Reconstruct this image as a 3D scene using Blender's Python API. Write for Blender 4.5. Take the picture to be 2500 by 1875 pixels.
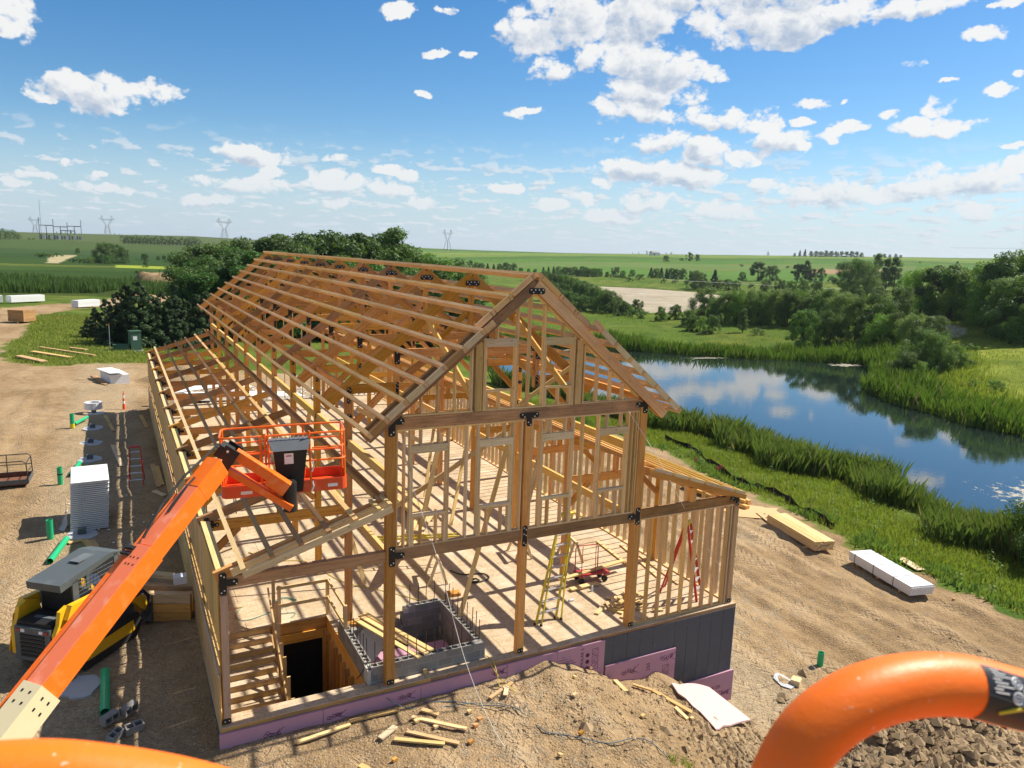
import bpy, bmesh, math, random
import numpy as np
from mathutils import Vector, Matrix, Euler, Quaternion
R_ = math.radians
random.seed(7); rng = np.random.default_rng(11)
for o in list(bpy.data.objects): bpy.data.objects.remove(o)
S = bpy.context.scene; COL = S.collection
# ---------------------------------------------------------------- camera
cam = bpy.data.cameras.new('camera'); cam.sensor_width = 36; cam.lens = 26.5; cam.clip_start = .05; cam.clip_end = 20000
co = bpy.data.objects.new('camera', cam); COL.objects.link(co)
co.matrix_world = Matrix(((.88582018, .04885745, -.46144942, -9.246), (-.46270589, .16803573, -.87044084, -16.528), (.03501247, .98456942, .17145607, 10.672), (0, 0, 0, 1)))
cam.dof.use_dof = True; cam.dof.focus_distance = 26; cam.dof.aperture_fstop = 11
S.camera = co
# ---------------------------------------------------------------- sun, sky, exposure
SUN_EL, SUN_AZ = 47.0, 87.5      # azimuth clockwise from +Y
sv = Vector((math.cos(R_(SUN_EL))*math.sin(R_(SUN_AZ)), math.cos(R_(SUN_EL))*math.cos(R_(SUN_AZ)), math.sin(R_(SUN_EL))))
sl = bpy.data.lights.new('sun', 'SUN'); sl.energy = 4.9; sl.angle = R_(.55); sl.color = (1, .925, .79)
so = bpy.data.objects.new('sun', sl); COL.objects.link(so); so.rotation_euler = sv.to_track_quat('Z', 'Y').to_euler(); so.location = (30, 0, 60)
S.view_settings.view_transform = 'Standard'; S.view_settings.look = 'None'; S.view_settings.gamma = 1; S.view_settings.exposure = .68
S.view_settings.use_curve_mapping = False
S.render.engine = 'CYCLES'; S.cycles.max_bounces = 6; S.cycles.diffuse_bounces = 3; S.cycles.glossy_bounces = 3; S.cycles.transmission_bounces = 3; S.cycles.transparent_max_bounces = 8
W = bpy.data.worlds.new('World'); S.world = W; W.use_nodes = True
CLOUD_LIST = [(-0.0818,0.2262,0.0275,0.0189),(-0.0301,0.1589,0.0375,0.0193),(0.0025,0.1579,0.0442,0.021),(0.0541,0.1639,0.0296,0.0158),(-0.058,0.1444,0.0201,0.0096),(0.0164,0.1469,0.0218,0.0086),(0.1548,0.109,0.0401,0.0109),(0.1713,0.1032,0.0297,0.0094),(0.1794,0.0868,0.0142,0.0111),(0.1428,0.0689,0.0586,0.0126),(0.105,0.0721,0.0165,0.0093),(0.2483,0.0837,0.0213,0.0129),(0.2659,0.0759,0.0381,0.0114),(0.3316,0.0954,0.0254,0.0098),(0.3167,0.0726,0.0405,0.0116),(0.2511,0.0561,0.0379,0.0099),(0.4671,0.0818,0.033,0.01),(0.3625,0.0612,0.0223,0.01),(0.3329,0.2771,0.0212,0.0085),(0.3871,0.2883,0.0149,0.0064),(0.3778,0.2348,0.0217,0.0051),(0.4137,0.2348,0.0101,0.0075),(0.3621,0.1898,0.0151,0.0046),(0.266,0.1092,0.0313,0.0042),(0.4884,0.1743,0.0188,0.0079),(-0.0415,0.0811,0.0078,0.0043),(-0.0079,0.0708,0.0067,0.0038),(-0.0859,0.0533,0.0123,0.0071),(-0.0697,0.0634,0.0151,0.0057),(-0.0311,0.0586,0.0237,0.0073),(0.007,0.0547,0.0179,0.006),(0.1041,0.0455,0.0361,0.0079),(0.4841,0.2666,0.0383,0.0329),(0.5383,0.2855,0.0665,0.0441),(0.6383,0.2858,0.0775,0.0399),(0.7223,0.2767,0.072,0.0318),(0.7977,0.2688,0.0605,0.0263),(0.8575,0.2818,0.0495,0.0179),(0.9366,0.2798,0.0615,0.0112),(0.7466,0.3069,0.2042,0.0231),(1.0012,0.2457,0.0181,0.0099),(1.0252,0.2726,0.0163,0.006),(0.593,0.2379,0.0665,0.0226),(0.5268,0.2237,0.0385,0.0172),(0.6766,0.2248,0.065,0.0267),(0.7215,0.2216,0.0243,0.0155),(0.6501,0.1987,0.0597,0.0203),(0.6343,0.1772,0.0602,0.0163),(0.7313,0.1692,0.0641,0.0161),(0.7894,0.1606,0.0266,0.013),(0.4937,0.1744,0.0211,0.0066),(0.6597,0.1419,0.057,0.0196),(0.7173,0.134,0.031,0.018),(0.7658,0.1204,0.0242,0.012),(0.8019,0.1418,0.0442,0.016),(0.837,0.1335,0.013,0.0058),(0.6387,0.108,0.0609,0.017),(0.6971,0.1005,0.0472,0.0154),(0.5927,0.0899,0.0179,0.0079),(0.837,0.1867,0.0185,0.007),(0.8729,0.1847,0.0083,0.0033),(0.9234,0.1717,0.0173,0.0055),(0.9722,0.1747,0.0164,0.012),(0.9816,0.1537,0.0527,0.0121),(0.8784,0.1561,0.0236,0.0099),(0.8629,0.1462,0.0141,0.0086),(0.8341,0.1636,0.0129,0.0057),(1.0295,0.1923,0.0177,0.0076),(1.0442,0.2081,0.0081,0.005),(1.0479,0.1304,0.0152,0.0045),(0.7926,0.0945,0.0344,0.009),(0.8809,0.0827,0.0421,0.022),(0.834,0.0824,0.0364,0.012),(0.9287,0.0801,0.0269,0.0115),(0.9703,0.0928,0.045,0.0224),(1.026,0.0996,0.0398,0.0176),(1.0534,0.1038,0.0186,0.0146),(1.0151,0.0622,0.0259,0.0125),(0.7512,0.0619,0.0509,0.014),(0.6528,0.0712,0.0386,0.0126),(0.6009,0.0495,0.054,0.0112),(0.4793,0.0807,0.0198,0.0111),(0.5342,0.0621,0.0248,0.0096),(0.5638,0.0718,0.0214,0.0096),(0.9368,0.2199,0.0169,0.0047),(0.9756,0.2031,0.01,0.0031),(0.8407,0.2747,0.0251,0.0117)]


def N(nt, t, ins=None, **kw):
    n = nt.nodes.new(t)
    for k, v in kw.items(): setattr(n, k, v)
    for k, v in (ins or {}).items():
        s = n.inputs[k]
        if isinstance(v, bpy.types.NodeSocket): nt.links.new(v, s)
        else: s.default_value = v
    return n
def MA(nt, op, a, b=0.0, c=0.0, clamp=False):
    n = N(nt, 'ShaderNodeMath', {0: a, 1: b, 2: c}, operation=op); n.use_clamp = clamp; return n.outputs[0]
def VM(nt, op, a, b=(0, 0, 0), c=None):
    ins = {0: a, 1: b}
    if c is not None: ins[2] = c
    n = N(nt, 'ShaderNodeVectorMath', ins, operation=op); return n.outputs[1] if op == 'LENGTH' else n.outputs[0]
def MIX(nt, f, a, b, mode='MIX'):
    n = nt.nodes.new('ShaderNodeMix'); n.data_type = 'RGBA'; n.blend_type = mode
    for s, v in ((n.inputs[0], f), (n.inputs[6], a), (n.inputs[7], b)):
        if isinstance(v, bpy.types.NodeSocket): nt.links.new(v, s)
        else: s.default_value = (v if not hasattr(v, '__len__') or len(v) == 4 else (*v, 1)) if hasattr(v, '__len__') else v
    return n.outputs[2]
def MR(nt, v, a, b, c=0.0, d=1.0, smooth=True):
    n = N(nt, 'ShaderNodeMapRange', {0: v, 1: a, 2: b, 3: c, 4: d}); n.interpolation_type = 'SMOOTHSTEP' if smooth else 'LINEAR'; return n.outputs[0]
nt = W.node_tree; nt.nodes.clear()
sky = N(nt, 'ShaderNodeTexSky', sky_type='NISHITA', sun_disc=False, sun_elevation=R_(SUN_EL), sun_rotation=R_(SUN_AZ), altitude=300, air_density=1.0, dust_density=.35, ozone_density=3.0)
skyc = N(nt, 'ShaderNodeHueSaturation', {'Saturation': 1.34, 'Value': .98, 'Color': sky.outputs[0]}).outputs[0]
tc = N(nt, 'ShaderNodeTexCoord'); D = N(nt, 'ShaderNodeVectorMath', {0: tc.outputs['Generated']}, operation='NORMALIZE').outputs[0]
sx = N(nt, 'ShaderNodeSeparateXYZ', {0: D})
az = MA(nt, 'ARCTAN2', sx.outputs[0], sx.outputs[1]); el = MA(nt, 'ARCSINE', sx.outputs[2])
P = N(nt, 'ShaderNodeCombineXYZ', {0: az, 1: el, 2: 0.0}).outputs[0]
# hand-placed cumulus: domes in azimuth and elevation, roughened by rounded cells
def fb(vec, sc, det, ro=.6): return N(nt, 'ShaderNodeTexNoise', {'Vector': vec, 'Scale': sc, 'Detail': det, 'Roughness': ro}, noise_dimensions='2D').outputs[0]
def vor(vec, sc): return N(nt, 'ShaderNodeTexVoronoi', {'Vector': vec, 'Scale': sc, 'Smoothness': .35}, voronoi_dimensions='2D', feature='SMOOTH_F1').outputs[0]
wn = N(nt, 'ShaderNodeTexNoise', {'Vector': VM(nt, 'MULTIPLY', P, (1, 1.35, 1)), 'Scale': 16.0, 'Detail': 5.0, 'Roughness': .6}, noise_dimensions='2D')
wv = VM(nt, 'SUBTRACT', wn.outputs[1], (.5, .5, .5))
def hfield(pp, fine):
    pw = VM(nt, 'MULTIPLY_ADD', wv, (.050, .030, 0), pp); cur = None
    for (a, e, ra, re) in CLOUD_LIST:
        if not fine and ra < .03: continue
        q = VM(nt, 'MULTIPLY_ADD', pw, (1/ra, 1/re, 0), (-a/ra, -e/re, 0)); L = N(nt, 'ShaderNodeVectorMath', {0: q, 1: q}, operation='DOT_PRODUCT').outputs[1]
        cur = L if cur is None else MA(nt, 'MINIMUM', cur, L)
    dome = MA(nt, 'MAXIMUM', MA(nt, 'SUBTRACT', 1.0, cur), -1.5)
    ps = VM(nt, 'MULTIPLY_ADD', wv, (.022, .022, 0), VM(nt, 'MULTIPLY', pp, (1, 1.35, 1)))
    bl = MA(nt, 'MULTIPLY_ADD', vor(ps, 34.0), -1.15, .50); bl = MA(nt, 'MULTIPLY_ADD', vor(ps, 84.0), -.62, MA(nt, 'ADD', bl, .26)); b0 = bl
    if fine: bl = MA(nt, 'MULTIPLY_ADD', N(nt, 'ShaderNodeTexVoronoi', {'Vector': ps, 'Scale': 210.0}, voronoi_dimensions='2D', feature='F1').outputs[0], -.34, MA(nt, 'ADD', bl, .14))
    return dome, bl, b0
dm0, bl0, b00 = hfield(P, True); dm1, bl1, b01 = hfield(VM(nt, 'ADD', P, (.0075, .0105, 0)), False)
f1 = fb(VM(nt, 'MULTIPLY', P, (1, 1.4, 1)), 12.0, 7.0, .62)
d1 = MA(nt, 'ADD', MA(nt, 'MULTIPLY', MA(nt, 'MINIMUM', dm0, .8), .95), MA(nt, 'ADD', MA(nt, 'MULTIPLY', bl0, .85), MA(nt, 'MULTIPLY_ADD', f1, 2.3, -1.33)))
dens = MR(nt, d1, -.16, .46)
grad = MA(nt, 'ADD', MA(nt, 'MULTIPLY', MA(nt, 'MAXIMUM', MA(nt, 'SUBTRACT', dm0, dm1), -.45), .95), MA(nt, 'MULTIPLY', MA(nt, 'SUBTRACT', b00, b01), .5))
# scattered small cumulus thickening towards the horizon (a flat layer seen in perspective)
dz = MA(nt, 'ADD', MA(nt, 'MAXIMUM', sx.outputs[2], 0.0), .012)
lay = N(nt, 'ShaderNodeCombineXYZ', {0: MA(nt, 'DIVIDE', sx.outputs[0], dz), 1: MA(nt, 'DIVIDE', sx.outputs[1], dz), 2: 0.0}).outputs[0]
Ph = N(nt, 'ShaderNodeCombineXYZ', {0: MA(nt, 'MULTIPLY', az, 1.0), 1: MA(nt, 'MULTIPLY', MA(nt, 'LOGARITHM', MA(nt, 'ADD', MA(nt, 'MAXIMUM', el, 0.0), .05), 2.718), .42), 2: 0.0}).outputs[0]
g1 = fb(Ph, 30.0, 6.0, .58); g2 = fb(VM(nt, 'ADD', Ph, (.004, .010, 0)), 30.0, 5.0, .58)
hm = MA(nt, 'MULTIPLY', MR(nt, el, .0, .03), MR(nt, el, .15, .075))
thr = MR(nt, az, .0, .9, .55, .48, False)
dh = MA(nt, 'MULTIPLY', MR(nt, MA(nt, 'SUBTRACT', g1, thr), -.005, .11), MA(nt, 'MULTIPLY', hm, .9))
dall = MA(nt, 'MAXIMUM', dens, dh)
# sun-facing side white, underside blue grey
thick = MR(nt, d1, .30, 1.2, 0.0, .42)
lit = MR(nt, MA(nt, 'SUBTRACT', MA(nt, 'ADD', grad, .74), thick), .0, .95)
lith = MA(nt, 'MULTIPLY_ADD', MA(nt, 'SUBTRACT', g1, g2), 6.0, .66, clamp=True)
litm = MIX(nt, MA(nt, 'GREATER_THAN', dh, dens), MIX(nt, lit, (3.5, 4.2, 5.3), (7.3, 7.3, 7.2)), MIX(nt, lith, (4.0, 4.8, 5.7), (6.7, 6.8, 6.9)))
hz = MR(nt, el, .155, -.01, 0.0, .85)
skyh = MIX(nt, hz, skyc, (4.1, 5.25, 6.4))
cl = MIX(nt, MR(nt, el, .16, .0, 0.0, .62), litm, (4.9, 5.7, 6.4))
fin = MIX(nt, MA(nt, 'MULTIPLY', dall, .96), skyh, cl)
# unseen cumulus added over the rest of the sky to whiten the ambient light
rest = MA(nt, 'MAXIMUM', MA(nt, 'MAXIMUM', MR(nt, az, -.12, -.3), MR(nt, az, 1.2, 1.4)), MR(nt, el, .60, .8))
cr = MA(nt, 'MULTIPLY', MA(nt, 'MULTIPLY', MR(nt, fb(lay, 1.3, 5.0, .55), .485, .56), rest), MR(nt, el, .10, .25))
fin = MIX(nt, cr, fin, (3.2, 3.25, 3.4))
bg = N(nt, 'ShaderNodeBackground', {'Color': fin, 'Strength': .080})
out = N(nt, 'ShaderNodeOutputWorld', {0: bg.outputs[0]})

# ---------------------------------------------------------------- materials
def mat(name, rough=.7, metal=0.0, col=(.5,.5,.5), spec=.4):
    m = bpy.data.materials.new(name); m.use_nodes = True; n = m.node_tree; b = n.nodes['Principled BSDF']
    b.inputs['Roughness'].default_value = rough; b.inputs['Metallic'].default_value = metal; b.inputs['Base Color'].default_value = (*col, 1); b.inputs['Specular IOR Level'].default_value = spec
    return m, n, b
def bump(n, b, h, dist=.01, st=.6):
    k = N(n, 'ShaderNodeBump', {'Height': h, 'Distance': dist, 'Strength': st}); n.links.new(k.outputs[0], b.inputs['Normal'])
def noise(n, vec, sc, det=4.0, ro=.55, dims='3D', w=None):
    k = N(n, 'ShaderNodeTexNoise', {'Vector': vec, 'Scale': sc, 'Detail': det, 'Roughness': ro}, noise_dimensions=dims); return k.outputs[0]
def objco(n): return N(n, 'ShaderNodeTexCoord').outputs['Object']
def worldp(n): return N(n, 'ShaderNodeNewGeometry').outputs['Position']
def rnd(n): return N(n, 'ShaderNodeObjectInfo').outputs['Random']
def wood(name, c1, c2, knot=.35, var=.25, rough=.75, grime=0.0):
    m, n, b = mat(name, .92, spec=.06)
    r = rnd(n); oc = objco(n); off = N(n, 'ShaderNodeCombineXYZ', {0: MA(n,'MULTIPLY',r,37.0), 1: MA(n,'MULTIPLY',r,11.0), 2: MA(n,'MULTIPLY',r,5.0)}).outputs[0]
    v = VM(n, 'ADD', oc, off)
    g = noise(n, VM(n,'MULTIPLY',v,(1.1,26,26)), 1.0, 5.0, .6)
    g2 = noise(n, VM(n,'MULTIPLY',v,(.5,2.2,2.2)), 1.0, 3.0, .5)
    f = MR(n, MA(n,'MULTIPLY_ADD', g, .75, MA(n,'MULTIPLY',g2,.45)), .32, .78)
    c = MIX(n, f, c1, c2)
    kn = N(n, 'ShaderNodeTexVoronoi', {'Vector': VM(n,'MULTIPLY',v,(2.6,9,9)), 'Scale': 1.0, 'Randomness': 1.0}).outputs[0]
    c = MIX(n, MA(n,'MULTIPLY',MR(n,kn,.20,.06),knot), c, tuple(x*.28 for x in c1))
    ck = noise(n, VM(n,'MULTIPLY',v,(.7,14,14)), 1.7, 2.0, .4)
    c = MIX(n, MA(n,'MULTIPLY',MR(n, MA(n,'ABSOLUTE',MA(n,'SUBTRACT',ck,.5)), .012, .003), .4), c, tuple(x*.3 for x in c1))
    if grime: c = MIX(n, MA(n,'MULTIPLY',MR(n,noise(n,v,1.3,4.0),.42,.62),grime), c, (.10,.085,.07))
    h = N(n, 'ShaderNodeHueSaturation', {'Hue': MA(n,'MULTIPLY_ADD',r,.016,.492), 'Saturation': MA(n,'MULTIPLY_ADD',r,.14,.93), 'Value': MA(n,'MULTIPLY_ADD',MA(n,'FRACT',MA(n,'MULTIPLY',r,7.31)),var*2,1-var), 'Color': c}).outputs[0]
    n.links.new(h, b.inputs['Base Color']); bump(n, b, g, .004, .5); return m
fir = wood('fir_timber', (.48,.205,.052), (.72,.38,.12))
firdark = wood('weathered_fir', (.28,.145,.06), (.50,.285,.13), grime=.35)
purl = wood('purlin_wood', (.56,.32,.135), (.74,.48,.245), var=.14, grime=.08)
greyw = wood('greyed_shaded_wood', (.33,.18,.08), (.52,.31,.145), var=.12, grime=.08)
stud = wood('stud_wood', (.58,.37,.17), (.78,.55,.29), var=.16)
pine = wood('pale_pine', (.60,.41,.185), (.76,.56,.285), var=.12)
gold = wood('laminated_beam', (.62,.36,.10), (.78,.50,.18), knot=.1, var=.08)
pale = wood('bleached_board', (.56,.41,.24), (.76,.61,.39), knot=.5, var=.10)
wallw = wood('wall_board', (.46,.285,.115), (.66,.45,.215), knot=.5, var=.10)
# OSB subfloor
osb, n, b = mat('floor_osb', .92, spec=.06)
oc = worldp(n); r = rnd(n)
vo = N(n,'ShaderNodeTexVoronoi',{'Vector':VM(n,'MULTIPLY',oc,(14,30,14)),'Scale':1.0}); vo2 = N(n,'ShaderNodeTexVoronoi',{'Vector':VM(n,'MULTIPLY',oc,(34,12,20)),'Scale':1.0})
fl = MA(n,'ADD',MA(n,'MULTIPLY',N(n,'ShaderNodeSeparateColor',{0:vo.outputs[1]}).outputs[0],.5),MA(n,'MULTIPLY',N(n,'ShaderNodeSeparateColor',{0:vo2.outputs[1]}).outputs[0],.5))
c = MIX(n, fl, (.40,.295,.18), (.60,.475,.325))
c = MIX(n, MA(n,'MULTIPLY',MR(n,noise(n,oc,.8,6.0,.65),.45,.66),.5), c, (.70,.60,.47))
c = MIX(n, MA(n,'MULTIPLY',MR(n,noise(n,oc,2.3,5.0,.6),.52,.70),.45), c, (.34,.235,.14))
sxyz = N(n,'ShaderNodeSeparateXYZ',{0:oc})
ln = MA(n,'ABSOLUTE',MA(n,'SUBTRACT',MA(n,'FRACT',MA(n,'DIVIDE',MA(n,'ADD',sxyz.outputs[1],.2),.6096)),.5))
c = MIX(n, MA(n,'MULTIPLY',MR(n,ln,.016,.006),.55), c, (.22,.15,.09))
c = N(n,'ShaderNodeHueSaturation',{'Value':MA(n,'MULTIPLY_ADD',r,.16,.92),'Color':c}).outputs[0]
n.links.new(c, b.inputs['Base Color']); bump(n, b, fl, .002, .4)
def paint(name, col, rough=.38, fade=None, dirt=.25, sc=3.0, dc=(.25,.2,.15)):
    m, n, b = mat(name, rough, spec=.5); oc = objco(n)
    a = noise(n, oc, sc, 6.0, .6)
    c = MIX(n, MA(n,'MULTIPLY',MR(n,a,.5,.72),dirt), col, fade or tuple(min(1,x*1.25+.04) for x in col))
    sp = noise(n, oc, sc*14, 3.0, .6); c = MIX(n, MA(n,'MULTIPLY',MR(n,sp,.66,.74),dirt), c, dc)
    n.links.new(c, b.inputs['Base Color']); r = MA(n,'MULTIPLY_ADD',a,.25,rough-.1); n.links.new(r, b.inputs['Roughness']); bump(n,b,a,.002,.3); return m
orange = paint('orange_paint', (.93,.155,.008), .34, (.95,.30,.10), .6, 5.0)
orange_r, n, b = mat('worn_orange_paint', .36, 0, (.93,.155,.008), .35); oc = objco(n)
c = MIX(n, MA(n,'MULTIPLY',MR(n,noise(n,oc,9.0,5.0,.6),.45,.7),.4), (.95,.175,.008), (.97,.25,.03))
sc_ = noise(n, VM(n,'MULTIPLY',oc,(1.0,1.0,3.2)), 46.0, 5.0, .7); c = MIX(n, MA(n,'MULTIPLY',MR(n,sc_,.66,.71),.75), c, (.80,.62,.50))
sp = N(n,'ShaderNodeTexVoronoi',{'Vector':oc,'Scale':95.0}).outputs[0]; spn = noise(n, oc, 30.0, 2.0); c = MIX(n, MA(n,'MULTIPLY',MA(n,'MULTIPLY',MR(n,sp,.13,.07),MR(n,spn,.52,.6)),.85), c, (.86,.60,.42))
du = noise(n, oc, 170.0, 4.0, .7); c = MIX(n, MA(n,'MULTIPLY',MR(n,du,.56,.72),.25), c, (.45,.25,.12)); n.links.new(c, b.inputs['Base Color']); n.links.new(MA(n,'MULTIPLY_ADD',noise(n,oc,25.0,5.0,.7),.35,.32), b.inputs['Roughness']); bump(n,b,MA(n,'ADD',sc_,MA(n,'MULTIPLY',du,.4)),.0012,.35)
orangef = paint('faded_orange_paint', (.88,.20,.085), .55, (.92,.36,.24), .8, 4.0)
orangehot = paint('bright_orange_paint', (.96,.175,.006), .45, (.93,.27,.06), .6, 5.0, (.45,.12,.03))
orangered = paint('red_orange_paint', (.74,.075,.012), .45, (.85,.2,.09), .5, 5.0)
cream = paint('cream_paint', (.78,.66,.40), .45, (.84,.74,.5), .3)
yellow = paint('yellow_paint', (.82,.46,.012), .35, (.85,.55,.06), .4)
yelfg = paint('yellow_fibreglass', (.74,.58,.03), .5, (.8,.66,.2), .4, 9)
redfg = paint('red_fibreglass', (.52,.035,.02), .5, (.6,.12,.07), .4, 9)
redp = paint('red_paint', (.42,.03,.03), .5, (.5,.1,.08), .4)
darkgrey = paint('dark_grey_steel', (.085,.10,.105), .45, (.14,.155,.155), .5)
midgrey = paint('mid_grey_steel', (.12,.135,.15), .55, (.18,.2,.2), .4)
black = paint('black_steel', (.008,.008,.009), .6, (.02,.02,.02), .3)
rubber = paint('black_rubber', (.02,.02,.02), .8, (.06,.055,.05), .6)
alum = paint('aluminium', (.62,.63,.64), .35, (.5,.5,.5), .3); alum.node_tree.nodes['Principled BSDF'].inputs['Metallic'].default_value = .6
bolt = mat('zinc_bolt', .3, .3, (.75,.75,.75))[0]
white = paint('white_wrap', (.74,.745,.76), .45, (.62,.62,.64), .35)
foamw = paint('white_foam', (.80,.80,.80), .6, (.74,.76,.78), .3)
silver = paint('silver_edge', (.55,.62,.68), .3, (.8,.85,.9), .6, 8)
green = paint('green_pvc', (.015,.40,.17), .4, (.06,.5,.27), .35)
tape = mat('black_tape', .5, 0, (.015,.015,.015))[0]; ytape = mat('yellow_tape', .5, 0, (.7,.6,.02))[0]
pinkf = paint('pink_foam', (.50,.27,.36), .7, (.56,.34,.42), .4, 2.5, (.35,.2,.26))
pinkl = paint('pale_pink_foam', (.60,.41,.39), .7, (.64,.46,.43), .4, 2.0)
inkp = mat('purple_ink', .8, 0, (.10,.02,.07))[0]; inkw = mat('white_ink', .6, 0, (.8,.8,.8))[0]; inkk = mat('black_ink', .6, 0, (.02,.02,.02))[0]
conc = paint('grey_membrane', (.080,.088,.105), .7, (.13,.14,.16), .5, 2.0, (.2,.19,.17))
concp = paint('pale_concrete', (.42,.43,.45), .85, (.5,.5,.5), .5, 6)
mortar = mat('mortar', .9, 0, (.50,.47,.42))[0]
cmu, n, b = mat('concrete_block', .9, spec=.2); oc = worldp(n); r = rnd(n)
c = MIX(n, noise(n, oc, 30.0, 4.0, .7), (.19,.18,.165), (.33,.31,.285)); c = N(n,'ShaderNodeHueSaturation',{'Value':MA(n,'MULTIPLY_ADD',r,.3,.85),'Color':c}).outputs[0]
n.links.new(c, b.inputs['Base Color']); bump(n,b,noise(n,oc,70.0,3.0,.7),.004,.6)
rust = paint('rusty_steel', (.16,.06,.03), .8, (.28,.12,.06), .7, 6); rebarm = mat('rebar_steel', .7, .3, (.06,.035,.028))[0]
redorange = mat('marker_orange', .5, 0, (.85,.10,.02))[0]; whitep = mat('white_plastic', .5, 0, (.8,.8,.8))[0]
flagm = mat('pink_flag', .6, 0, (.9,.12,.12))[0]; cordg = mat('green_hose', .5, 0, (.03,.25,.22))[0]; cordy = mat('yellow_cord', .5, 0, (.62,.50,.08))[0]; cordb = mat('blue_hose', .7, 0, (.13,.18,.21))[0]; ropew = mat('white_rope', .7, 0, (.72,.70,.66))[0]; cordk = mat('dark_cable', .6, 0, (.03,.035,.035))[0]
siltm = mat('silt_fabric', .8, 0, (.018,.018,.018))[0]; trans_g = mat('transformer_green', .55, 0, (.05,.12,.08))[0]
def leafmat(name, c1, c2, tr=.25, var=.25, dead=0.0):
    m, n, b = mat(name, .55, spec=.3); g = N(n,'ShaderNodeNewGeometry'); r = rnd(n)
    f = noise(n, g.outputs['Position'], .9, 3.0, .6); f2 = N(n,'ShaderNodeAttribute',attribute_name='tone').outputs['Fac']
    c = MIX(n, MA(n,'MULTIPLY_ADD',f,.7,MA(n,'MULTIPLY',f2,.5),clamp=True), c1, c2)
    c = N(n,'ShaderNodeHueSaturation',{'Hue':MA(n,'MULTIPLY_ADD',r,.03,.485),'Saturation':MA(n,'MULTIPLY_ADD',r,.2,.9),'Value':MA(n,'MULTIPLY_ADD',MA(n,'FRACT',MA(n,'MULTIPLY',r,5.7)),var*2,1-var),'Color':c}).outputs[0]
    c = MIX(n, MA(n,'MULTIPLY',MR(n,f2,.86,.90),dead), c, (.30,.22,.10))
    n.links.new(c, b.inputs['Base Color'])
    t = N(n,'ShaderNodeBsdfTranslucent',{'Color':MIX(n,.5,c,(.25,.35,.03),'ADD')}); mx = N(n,'ShaderNodeMixShader',{0:tr,1:b.outputs[0],2:t.outputs[0]}); n.links.new(mx.outputs[0], n.nodes['Material Output'].inputs[0]); return m
leafd = leafmat('dark_leaves', (.020,.058,.012), (.075,.155,.030)); leafm = leafmat('leaves', (.040,.100,.016), (.12,.225,.038)); leafy = leafmat('light_leaves', (.075,.16,.022), (.19,.30,.045))
cedl = leafmat('cedar_foliage', (.022,.045,.018), (.060,.105,.038), .1); bark = paint('bark', (.06,.045,.03), .9, (.1,.08,.06), .5, 3)
grassm = leafmat('grass_blades', (.13,.20,.022), (.30,.33,.055), .3, .1, .7); reedm = leafmat('reed_blades', (.035,.09,.013), (.12,.20,.032), .25, .1, .8); cornm = leafmat('corn_leaves', (.03,.07,.014), (.075,.12,.03), .2, .1)

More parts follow.
